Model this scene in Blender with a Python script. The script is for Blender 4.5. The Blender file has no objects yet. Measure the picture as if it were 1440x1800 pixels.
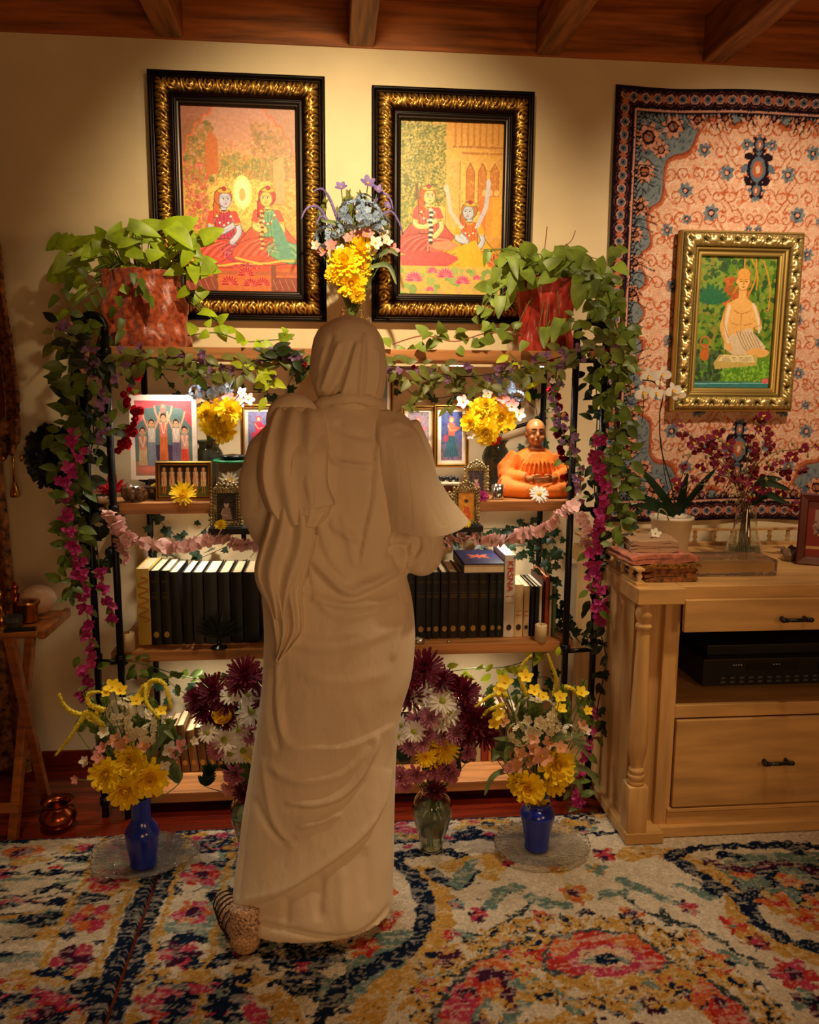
import bpy, math, random
import numpy as np
from mathutils import Vector, Matrix, Quaternion, noise as mnoise
random.seed(7)
S = bpy.context.scene
C = S.collection
PI = math.pi
# ------------------------------------------------------------------ camera
YAW, PITCH, ROLL, FPX = 5.5, 8.8, .42, 1440.0
_y, _p, _a = map(math.radians, (YAW, PITCH, ROLL))
CPOS = Vector((0, -3.05, 1.44))
FW = Vector((math.sin(_y)*math.cos(_p), math.cos(_y)*math.cos(_p), -math.sin(_p)))
_r0 = Vector((math.cos(_y), -math.sin(_y), 0)); _u0 = _r0.cross(FW)
RT = math.cos(_a)*_r0 + math.sin(_a)*_u0
UP = -math.sin(_a)*_r0 + math.cos(_a)*_u0
cam = bpy.data.cameras.new('camera'); co = bpy.data.objects.new('camera', cam); C.objects.link(co)
m = Matrix((RT, UP, -FW)).transposed().to_4x4(); m.translation = CPOS
co.matrix_world = m
cam.sensor_fit = 'HORIZONTAL'; cam.sensor_width = 36; cam.lens = 36*FPX/1440; cam.clip_start = .05
S.camera = co
def ray(px, py): return FW + RT*((px-720)/FPX) - UP*((py-900)/FPX)
def P(px, py, Y):
    d = ray(px, py); return CPOS + d*((Y-CPOS.y)/d.y)
def PZ(px, py, Z):
    d = ray(px, py); return CPOS + d*((Z-CPOS.z)/d.z)
def PX(px, py, X):
    d = ray(px, py); return CPOS + d*((X-CPOS.x)/d.x)
def proj(p):
    q = Vector(p)-CPOS; z = q.dot(FW)
    return 720+FPX*q.dot(RT)/z, 900-FPX*q.dot(UP)/z
# ------------------------------------------------------------------ look
S.view_settings.view_transform = 'Standard'; S.view_settings.look = 'None'
S.view_settings.gamma = 1; S.view_settings.use_curve_mapping = False
S.view_settings.exposure = 0.0
W = bpy.data.worlds.new('world'); S.world = W; W.use_nodes = True
W.node_tree.nodes['Background'].inputs[0].default_value = (1.0, .62, .30, 1)
W.node_tree.nodes['Background'].inputs[1].default_value = 0.035
def lamp(name, kind, loc, aim, power, col, **k):
    l = bpy.data.lights.new(name, kind); l.energy = power; l.color = col
    for a, b in k.items(): setattr(l, a, b)
    o = bpy.data.objects.new(name, l); C.objects.link(o); o.location = loc
    o.rotation_euler = (Vector(aim)-Vector(loc)).to_track_quat('-Z', 'Y').to_euler()
    return o
WARM = (1.0, .55, .24)
# ceiling track spots (above the frame) that light the paintings, the altar and the tapestry
lamp('picture_spot', 'SPOT', (.12, -1.5, 2.56), (.06, 0, 1.80), 165, (1, .77, .46), spot_size=1.25, spot_blend=1.0, shadow_soft_size=.03)
lamp('tapestry_spot', 'SPOT', (1.5, -1.15, 2.54), (1.62, 0, 1.5), 78, (1, .76, .50), spot_size=1.6, spot_blend=1.0, shadow_soft_size=.04)
lamp('flower_fill', 'SPOT', (-.80, -1.02, 2.54), (-.55, -.68, .25), 66, (1, .76, .44), spot_size=.62, spot_blend=1.0, shadow_soft_size=.03)  # added fill spot for the left floor bouquets
lamp('flower_fill_right', 'SPOT', (1.0, -1.25, 2.54), (.62, -.8, .2), 84, (1, .76, .44), spot_size=.85, spot_blend=1.0, shadow_soft_size=.03)  # added fill spot for the right bouquets and rug
# added warm fill lights behind and beside the camera
lamp('fill_light', 'AREA', (1.9, -3.4, 1.5), (.3, -.8, .5), 10, WARM, shape='DISK', size=.6)
lamp('fill_light_low', 'AREA', (.3, -4.0, 1.15), (0, -1, .5), 13.5, WARM, shape='DISK', size=.8)
# ------------------------------------------------------------------ materials
def lin(c):
    return tuple(((x/12.92) if x <= .04045 else ((x+.055)/1.055)**2.4) for x in c)
def rgb(r, g, b): return lin((r/255, g/255, b/255))
MATS = {}
def mat(name, col=(.5,.5,.5), rough=.5, metal=0, var=.12, vs=8, bump=0, bs=60, stretch=None, col2=None, trans=0,
        emit=0, spec=.5, sheen=0, transl=0, attr=False, wave=0, objrand=0, coat=0, alpha=1, ior=1.45):
    if name in MATS: return MATS[name]
    M = bpy.data.materials.new(name); M.use_nodes = True; MATS[name] = M
    nt = M.node_tree; N = nt.nodes; L = nt.links; b = N['Principled BSDF']
    def nd(t, **k):
        n = N.new(t)
        for a, v in k.items(): setattr(n, a, v)
        return n
    tc = nd('ShaderNodeTexCoord'); mp = nd('ShaderNodeMapping'); L.new(tc.outputs['Object'], mp.inputs[0])
    if stretch: mp.inputs['Scale'].default_value = stretch
    nz = nd('ShaderNodeTexNoise'); nz.inputs['Scale'].default_value = vs; nz.inputs['Detail'].default_value = 5
    L.new(mp.outputs[0], nz.inputs[0])
    fac = nz.outputs[0]
    if wave:
        wv = nd('ShaderNodeTexWave'); wv.inputs['Scale'].default_value = wave; wv.inputs['Distortion'].default_value = 6
        wv.inputs['Detail'].default_value = 3; wv.bands_direction = 'Z'
        L.new(mp.outputs[0], wv.inputs[0])
        mx = nd('ShaderNodeMix'); mx.inputs[0].default_value = .5; L.new(nz.outputs[0], mx.inputs[2]); L.new(wv.outputs[1], mx.inputs[3]); fac = mx.outputs[0]
    cr = nd('ShaderNodeValToRGB'); L.new(fac, cr.inputs[0])
    c2 = col2 or tuple(x*(1-var*2) for x in col); c1 = tuple(min(1, x*(1+var)) for x in col)
    cr.color_ramp.elements[0].color = (*c2, 1); cr.color_ramp.elements[1].color = (*c1, 1)
    cr.color_ramp.elements[0].position = .3; cr.color_ramp.elements[1].position = .7
    out = cr.outputs[0]
    if attr:
        at = nd('ShaderNodeAttribute', attribute_name='Col')
        m3 = nd('ShaderNodeMix', data_type='RGBA', blend_type='MULTIPLY'); m3.inputs[0].default_value = 1
        L.new(at.outputs[0], m3.inputs[6]); L.new(out, m3.inputs[7]); out = m3.outputs[2]
    if objrand:
        oi = nd('ShaderNodeObjectInfo'); hs = nd('ShaderNodeHueSaturation')
        mr = nd('ShaderNodeMapRange'); mr.inputs[3].default_value = 1-objrand; mr.inputs[4].default_value = 1+objrand*.6
        L.new(oi.outputs['Random'], mr.inputs[0]); L.new(mr.outputs[0], hs.inputs['Value']); L.new(out, hs.inputs['Color']); out = hs.outputs[0]
    L.new(out, b.inputs['Base Color'])
    b.inputs['Roughness'].default_value = rough; b.inputs['Metallic'].default_value = metal
    b.inputs['Specular IOR Level'].default_value = spec; b.inputs['IOR'].default_value = ior
    b.inputs['Transmission Weight'].default_value = trans
    b.inputs['Sheen Weight'].default_value = sheen; b.inputs['Coat Weight'].default_value = coat
    if emit:
        b.inputs['Emission Color'].default_value = (*col, 1); b.inputs['Emission Strength'].default_value = emit
    if bump:
        n2 = nd('ShaderNodeTexNoise'); n2.inputs['Scale'].default_value = bs; n2.inputs['Detail'].default_value = 4
        L.new(mp.outputs[0], n2.inputs[0])
        bp = nd('ShaderNodeBump'); bp.inputs['Strength'].default_value = bump; bp.inputs['Distance'].default_value = .01
        L.new(n2.outputs[0], bp.inputs['Height']); L.new(bp.outputs[0], b.inputs['Normal'])
    if transl:
        tr = nd('ShaderNodeBsdfTranslucent'); L.new(out, tr.inputs[0])
        ms = nd('ShaderNodeMixShader'); ms.inputs[0].default_value = transl
        L.new(b.outputs[0], ms.inputs[1]); L.new(tr.outputs[0], ms.inputs[2]); L.new(ms.outputs[0], N['Material Output'].inputs[0])
    return M
wall_m = mat('wall_paint', rgb(232,212,170), .8, var=.03, bump=.08, bs=180)
ceil_m = mat('cedar_planks', rgb(180,104,44), .55, var=.3, vs=3, stretch=(1,9,14), bump=.1)
beam_m = mat('cedar_beam', rgb(150,92,46), .6, var=.3, vs=4, stretch=(14,1,10), bump=.1)
floor_m = mat('red_wood_floor', rgb(110,32,14), .22, var=.3, vs=3, stretch=(1,12,1), coat=.3)
oak_m = mat('maple_wood', rgb(205,160,100), .42, var=.14, vs=3, stretch=(1.2,8,9), bump=.03)
oakv_m = mat('maple_wood_upright', rgb(210,166,108), .42, var=.14, vs=3, stretch=(9,9,1), bump=.03)
shelf_m = mat('shelf_board_wood', rgb(186,124,70), .5, var=.22, vs=3, stretch=(1,14,14), bump=.05)
iron_m = mat('black_iron_pipe', (.012,.012,.013), .35, .6, var=.1)
blackm = mat('black_gloss', (.008,.008,.009), .25)
blackmat = mat('black_matte', (.012,.011,.012), .7)
goldbright = mat('gold_leaf', rgb(222,170,84), .32, .85, var=.15, vs=30)
brass_m = mat('brass', rgb(190,130,50), .28, 1, var=.15)
copper_m = mat('copper', rgb(170,85,45), .25, 1, var=.2)
steel_m = mat('steel', (.62,.6,.56), .18, 1, var=.05)
carve_m = mat('carved_gilding', (1,1,1), .33, .75, var=.05, attr=True)
paint_m = mat('oil_paint_canvas', (1,1,1), .45, var=.04, vs=90, attr=True, bump=.05, bs=300)
print_m = mat('printed_paper', (1,1,1), .35, var=.02, attr=True)
weave_m = mat('woven_wool', (1,1,1), .9, var=.14, vs=160, attr=True, bump=.5, bs=260, spec=.1)
pile_m = mat('rug_pile', (1,1,1), .95, var=.18, vs=120, attr=True, bump=.9, bs=200, spec=.05)
cloth_m = mat('white_cotton', rgb(240,224,198), .85, var=.03, vs=14, bump=.45, bs=26, stretch=(1,1,.45), sheen=.15, transl=.08, spec=.15)
glass_m = mat('clear_glass', (.93,.95,.92), .03, trans=1, var=0)
gglass_m = mat('grey_green_glass', (.20,.22,.18), .04, trans=.85, var=0)
water_m = mat('vase_water', (.55,.62,.38), .05, trans=.85, var=0)
blueglaze = mat('blue_glaze', rgb(16,44,165), .22, var=.12, coat=.5)
# ------------------------------------------------------------------ mesh tools
def basis(d, up=(0,0,1)):
    d = Vector(d).normalized(); u = Vector(up)
    if abs(d.dot(u.normalized())) > .98: u = Vector((0,1,0)) if abs(d.y) < .9 else Vector((1,0,0))
    x = u.cross(d).normalized(); y = d.cross(x)
    return Matrix((x, y, d)).transposed()
class MB:
    def __init__(s): s.v=[]; s.f=[]; s.mi=[]; s.c=[]; s.k=0; s.col=None
    def add(s, vs, fs):
        o = len(s.v); s.v += [tuple(v) for v in vs]; s.f += [tuple(i+o for i in f) for f in fs]
        s.mi += [s.k]*len(fs)
        if s.col is not None: s.c += [s.col]*len(vs)
        return s
    def box(s, x0,x1,y0,y1,z0,z1, M=None):
        v = [Vector((x,y,z)) for z in (z0,z1) for y in (y0,y1) for x in (x0,x1)]
        if M is not None: v = [M@p for p in v]
        return s.add(v, [(0,2,3,1),(4,5,7,6),(0,1,5,4),(2,6,7,3),(0,4,6,2),(1,3,7,5)])
    def tube(s, pts, r, n=8, cap=True):
        pts = [Vector(p) for p in pts]; k = len(pts)
        rs = r if hasattr(r, '__len__') else [r]*k
        vs = []; up = None
        for i, p in enumerate(pts):
            d = (pts[min(i+1,k-1)]-pts[max(i-1,0)])
            if d.length < 1e-9: d = Vector((0,0,1))
            d.normalize()
            if up is None: B = basis(d); x = B.col[0].copy()
            else:
                x = (up - d*up.dot(d))
                if x.length < 1e-6: x = basis(d).col[0].copy()
                x.normalize()
            up = x; y = d.cross(x)
            for j in range(n):
                a = 2*PI*j/n; vs.append(p+(x*math.cos(a)+y*math.sin(a))*rs[i])
        fs = [(i*n+j, i*n+(j+1)%n, (i+1)*n+(j+1)%n, (i+1)*n+j) for i in range(k-1) for j in range(n)]
        if cap: fs += [tuple(range(n-1,-1,-1)), tuple((k-1)*n+j for j in range(n))]
        return s.add(vs, fs)
    def lathe(s, prof, n=24, c=(0,0,0), flute=None, cap=True, M=None, sy=1):
        vs = []
        for (r, z) in prof:
            for j in range(n):
                a = 2*PI*j/n; rr = r*(flute(a, z) if flute else 1)
                p = Vector((rr*math.cos(a), sy*rr*math.sin(a), z))
                if M is not None: p = M@p
                vs.append(p+Vector(c))
        k = len(prof)
        fs = [(i*n+j, i*n+(j+1)%n, (i+1)*n+(j+1)%n, (i+1)*n+j) for i in range(k-1) for j in range(n)]
        if cap: fs += [tuple(range(n-1,-1,-1)), tuple((k-1)*n+j for j in range(n))]
        return s.add(vs, fs)
    def ball(s, c, r, n=12, m=8, M=None):
        r = r if hasattr(r,'__len__') else (r,r,r); vs=[]; c=Vector(c)
        for i in range(m+1):
            t = PI*i/m
            for j in range(n):
                a = 2*PI*j/n; p = Vector((r[0]*math.sin(t)*math.cos(a), r[1]*math.sin(t)*math.sin(a), -r[2]*math.cos(t)))
                vs.append(c+(M@p if M is not None else p))
        return s.add(vs, [(i*n+j, i*n+(j+1)%n, (i+1)*n+(j+1)%n, (i+1)*n+j) for i in range(m) for j in range(n)])
    def grid(s, fn, nu, nv, wrap=False):
        vs = [fn(i/(nu-1) if not wrap else i/nu, j/(nv-1)) for j in range(nv) for i in range(nu)]
        q = nu if wrap else nu-1
        return s.add(vs, [(j*nu+i, j*nu+(i+1)%nu, (j+1)*nu+(i+1)%nu, (j+1)*nu+i) for j in range(nv-1) for i in range(q)])
    def blade(s, o, d, nrm, L, w, shape='leaf', bend=.3, fold=.15, n=6):
        """a leaf or petal from o along d; nrm is the side it shows"""
        d = Vector(d).normalized(); nrm = Vector(nrm); nrm = nrm-d*nrm.dot(d)
        if nrm.length < 1e-5: nrm = basis(d).col[0].copy()
        nrm.normalize(); x = d.cross(nrm); vs=[]; o = Vector(o)
        for i in range(n+1):
            t = i/n
            if shape == 'leaf': h = math.sin(PI*t**.8)**.9*(1-.15*t)
            elif shape == 'heart': h = (math.sin(PI*min(1,t*1.02)**.55))**.75 if t<1 else 0
            elif shape == 'petal': h = math.sin(PI*(.06+.80*t))**.7 * (.45+.75*t)
            elif shape == 'round': h = (max(0,1-(2*t-1)**2))**.5 if 0<t<1 else (.25 if t==0 else .3)
            elif shape == 'strap': h = (1-t**5)*(.6+.4*min(1,t*4))
            else: h = 1-t
            h = max(h, 0.02)*w*.5
            ang = bend*t
            if abs(bend) > 1e-3: cx = L*math.sin(ang)/bend; cz = -L*(1-math.cos(ang))/bend
            else: cx = L*t; cz = 0
            p = o+d*cx+nrm*cz
            nn = nrm*math.cos(ang)+d*math.sin(ang)
            back = -d*(.22*L*(1-t)**2 if (shape=='heart') else 0)
            vs += [p-x*h+nn*abs(fold)*h*(1 if fold>0 else -1)+back*(h/(w*.5)), p, p+x*h+nn*abs(fold)*h*(1 if fold>0 else -1)+back*(h/(w*.5))]
        fs=[]
        for i in range(n):
            a=i*3; fs += [(a,a+1,a+4,a+3),(a+1,a+2,a+5,a+4)]
        return s.add(vs, fs)
    def ivy(s, o, d, nrm, L):
        d = Vector(d).normalized(); nrm = Vector(nrm); nrm = nrm-d*nrm.dot(d)
        if nrm.length < 1e-5: nrm = basis(d).col[0].copy()
        nrm.normalize(); x = d.cross(nrm); o=Vector(o)
        pts = [(0,0),(.22,-.12),(.52,.05),(.34,.32),(.44,.62),(.2,.6),(0,1.0),(-.2,.6),(-.44,.62),(-.34,.32),(-.52,.05),(-.22,-.12)]
        vs = [o+d*(.3*L)+nrm*(.04*L)]+[o+x*(a*L)+d*(b*L)-nrm*(.08*L*(abs(a)+max(0,b-.5))) for a,b in pts]
        return s.add(vs, [(0,i+1,(i+1)%12+1) for i in range(12)])
    def mesh(s, name, mats, smooth=True):
        me = bpy.data.meshes.new(name); me.from_pydata(s.v, [], s.f)
        for m_ in (mats if isinstance(mats,(list,tuple)) else [mats]): me.materials.append(m_)
        if s.mi and max(s.mi) > 0: me.polygons.foreach_set('material_index', s.mi)
        if smooth: me.polygons.foreach_set('use_smooth', [True]*len(s.f))
        if s.c and len(s.c) == len(s.v):
            at = me.color_attributes.new('Col', 'FLOAT_COLOR', 'POINT')
            at.data.foreach_set('color', np.array([(c[0],c[1],c[2],1) for c in s.c], dtype=np.float32).ravel())
        me.update(); return me
    def build(s, name, mats, parent=None, smooth=True, bev=0, sub=0, auto=None):
        o = bpy.data.objects.new(name, s.mesh(name, mats, smooth)); C.objects.link(o)
        if parent:
            o.parent = parent; o.matrix_parent_inverse = parent.matrix_basis.inverted()
        if bev:
            b = o.modifiers.new('b','BEVEL'); b.width = bev; b.segments = 2; b.limit_method='ANGLE'; b.angle_limit=.6
        if sub:
            q = o.modifiers.new('s','SUBSURF'); q.levels = sub; q.render_levels = sub
        return o
def tag(o, label=None, cat=None, group=None, kind=None):
    if label: o['label'] = label
    if cat: o['category'] = cat
    if group: o['group'] = group
    if kind: o['kind'] = kind
    return o
def thing(name, loc, label, cat, group=None):
    o = bpy.data.objects.new(name, None); C.objects.link(o); o.location = loc; o.empty_display_size=.02
    return tag(o, label, cat, group)
def struct(o): o['kind'] = 'structure'; return o
def spline(pts, n=10):
    pts = [Vector(p) for p in pts]; out=[]
    if len(pts) < 3:
        return [pts[0].lerp(pts[-1], i/n) for i in range(n+1)]
    for i in range(len(pts)-1):
        a = pts[max(i-1,0)]; b = pts[i]; c = pts[i+1]; d = pts[min(i+2,len(pts)-1)]
        for j in range(n):
            t=j/n; out.append(.5*((2*b)+(c-a)*t+(2*a-5*b+4*c-d)*t*t+(3*b-a-3*c+d)*t**3))
    out.append(pts[-1]); return out
def rv(s=1): return Vector((random.uniform(-s,s),random.uniform(-s,s),random.uniform(-s,s)))
# ------------------------------------------------------------------ painter (fills colour grids that become vertex colours)
def vnoise(x, y, seed=0):
    xi = np.floor(x).astype(np.int64); yi = np.floor(y).astype(np.int64); fx = x-xi; fy = y-yi
    def h(a, b):
        n = (a*374761393 + b*668265263 + seed*974711) & 0xffffffff
        n = ((n ^ (n>>13))*1274126177) & 0xffffffff
        return ((n ^ (n>>16)) & 0xffff)/65535.0
    sx = fx*fx*(3-2*fx); sy = fy*fy*(3-2*fy)
    return (h(xi,yi)*(1-sx)+h(xi+1,yi)*sx)*(1-sy)+(h(xi,yi+1)*(1-sx)+h(xi+1,yi+1)*sx)*sy
def fbm(x, y, seed=0, o=4):
    s=0; a=.5
    for i in range(o): s = s+a*vnoise(x*2**i, y*2**i, seed+i); a*=.5
    return s/(1-.5**o)
class Canvas:
    """x right, y down, in the picture's own units"""
    def __init__(s, w, h, step, x0=0, y0=0, base=(255,255,255), warp=0, ws=1):
        s.nx = int(round(w/step))+1; s.ny = int(round(h/step))+1
        xs = np.linspace(x0, x0+w, s.nx); ys = np.linspace(y0, y0+h, s.ny)
        s.X0, s.Y0 = np.meshgrid(xs, ys); s.X, s.Y = s.X0, s.Y0
        if warp:
            s.X = s.X0+warp*(fbm(s.X0*ws, s.Y0*ws, 5, 3)-.5); s.Y = s.Y0+warp*(fbm(s.X0*ws, s.Y0*ws, 9, 3)-.5)
        s.a = np.zeros((s.ny, s.nx, 3)); s.a[:] = base
    def put(s, m, col, al=1):
        m = np.clip(m, 0, 1)[..., None]*al; s.a = s.a*(1-m)+np.array(col, float)*m; return s
    def ell(s, cx, cy, rx, ry, col, ang=0, soft=0, al=1):
        c, n = math.cos(ang), math.sin(ang); dx = s.X-cx; dy = s.Y-cy
        d = np.sqrt(((dx*c+dy*n)/rx)**2+((-dx*n+dy*c)/ry)**2)
        return s.put((1-d)/(soft+1e-3)+.5 if soft else (d < 1).astype(float), col, al)
    def ring(s, cx, cy, r, w, col, al=1):
        d = np.hypot(s.X-cx, s.Y-cy); return s.put((np.abs(d-r) < w).astype(float), col, al)
    def poly(s, pts, col, al=1):
        ins = np.zeros(s.X.shape, bool); n=len(pts)
        for i in range(n):
            x1,y1 = pts[i]; x2,y2 = pts[(i+1)%n]
            if y1 == y2: continue
            c = ((y1 > s.Y) != (y2 > s.Y)) & (s.X < (x2-x1)*(s.Y-y1)/(y2-y1)+x1); ins ^= c
        return s.put(ins.astype(float), col, al)
    def line(s, pts, w, col, al=1):
        d = np.full(s.X.shape, 1e9)
        for (x1,y1),(x2,y2) in zip(pts, pts[1:]):
            L = (x2-x1)**2+(y2-y1)**2+1e-12
            t = np.clip(((s.X-x1)*(x2-x1)+(s.Y-y1)*(y2-y1))/L, 0, 1)
            d = np.minimum(d, np.hypot(s.X-x1-t*(x2-x1), s.Y-y1-t*(y2-y1)))
        return s.put((d < w/2).astype(float), col, al)
    def curve(s, pts, w, col, al=1, n=6):
        q = spline([(a,b,0) for a,b in pts], n); return s.line([(p.x,p.y) for p in q], w, col, al)
    def rect(s, x0,y0,x1,y1, col, al=1): return s.put(((s.X>x0)&(s.X<x1)&(s.Y>y0)&(s.Y<y1)).astype(float), col, al)
    def dabs(s, x0,y0,x1,y1, n, r, cols, seed=1, al=.9):
        R = random.Random(seed)
        for _ in range(n):
            cx, cy = R.uniform(x0,x1), R.uniform(y0,y1); rr = r*R.uniform(.5,1.3)
            i0 = np.searchsorted(s.X0[0], cx-rr*2); i1 = np.searchsorted(s.X0[0], cx+rr*2)
            j0 = np.searchsorted(s.Y0[:,0], cy-rr*2); j1 = np.searchsorted(s.Y0[:,0], cy+rr*2)
            sub = np.hypot(s.X[j0:j1,i0:i1]-cx, (s.Y[j0:j1,i0:i1]-cy)*R.uniform(.7,1.5)) < rr
            s.a[j0:j1,i0:i1][sub] = s.a[j0:j1,i0:i1][sub]*(1-al)+np.array(R.choice(cols), float)*al
        return s
    def grain(s, k=10, sc=.3, seed=3):
        s.a += ((fbm(s.X0*sc, s.Y0*sc, seed)-.5)*2*k)[...,None]; return s
    def obj(s, name, fn, mt, parent=None):
        """fn maps the grid arrays (u 0..1 right, v 0..1 down) to world x, y, z arrays"""
        u, v = np.meshgrid(np.linspace(0,1,s.nx), np.linspace(0,1,s.ny))
        x, y, z = fn(u, v); co_ = np.stack([x,y,z], -1).reshape(-1,3).astype(np.float32)
        me = bpy.data.meshes.new(name); nx, ny = s.nx, s.ny
        idx = np.arange(nx*ny).reshape(ny,nx)
        q = np.stack([idx[1:,:-1], idx[1:,1:], idx[:-1,1:], idx[:-1,:-1]], -1).reshape(-1,4)
        me.vertices.add(nx*ny); me.vertices.foreach_set('co', co_.ravel())
        me.loops.add(q.size); me.loops.foreach_set('vertex_index', q.ravel().astype(np.int32))
        me.polygons.add(len(q)); me.polygons.foreach_set('loop_start', np.arange(0,q.size,4,dtype=np.int32))
        me.update(calc_edges=True)
        a = np.clip(s.a/255, 0, 1); a = np.where(a <= .04045, a/12.92, ((a+.055)/1.055)**2.4)
        at = me.color_attributes.new('Col','FLOAT_COLOR','POINT')
        at.data.foreach_set('color', np.concatenate([a, np.ones((ny,nx,1))], -1).astype(np.float32).ravel())
        me.materials.append(mt); me.polygons.foreach_set('use_smooth', [True]*len(q))
        o = bpy.data.objects.new(name, me); C.objects.link(o)
        if parent: o.parent = parent; o.matrix_parent_inverse = parent.matrix_basis.inverted()
        return o
def flat(x0,x1,z0,z1,y,M=None):
    def f(u,v):
        x = x0+(x1-x0)*u; z = z1+(z0-z1)*v; return x, np.full_like(x, y), z
    if M is None: return f
    def g(u,v):
        x,y_,z = f(u,v); R = np.array(M); p = np.stack([x,y_,z,np.ones_like(x)],-1)@R.T
        return p[...,0],p[...,1],p[...,2]
    return g
# ================================================================== the room
WT = 2.592
struct(MB().box(-2.6,3.4,0,.12,0,2.8).build('wall_back', wall_m, smooth=False))
struct(MB().box(-2.72,-2.6,-5,.12,0,2.8).build('wall_left', wall_m, smooth=False))
struct(MB().box(3.4,3.52,-5,.12,0,2.8).build('wall_right', wall_m, smooth=False))
b = MB()
for i in range(46): b.box(-2.6,3.4,-5+i*.111,-5+i*.111+.1085,-.03,0)
b.box(-2.6,3.4,-5,.12,-.05,-.02)
struct(b.build('floor', floor_m, smooth=False))
b = MB()
for i in range(37): b.box(-2.72,3.52,-5.0+i*.14,-5.0+i*.14+.137,2.742,2.77)
b.box(-2.72,3.52,-5.0,.12,2.765,2.80)
struct(b.build('ceiling', ceil_m, smooth=False))
for i, xc in enumerate((-1.17,-.53,.115,.77,1.38,2.05,2.7)):
    struct(MB().box(xc-.043,xc+.043,-5,-.002,WT,2.75).build('trim_%d'%(i+1), beam_m, smooth=False, bev=.004))
b = MB().box(-2.6,3.4,-.012,0,WT-.002,2.745)
struct(b.build('trim_8', ceil_m, smooth=False))
struct(MB().box(-2.6,3.4,-.012,0,0,.06).build('baseboard_back', floor_m, smooth=False, bev=.003))
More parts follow.
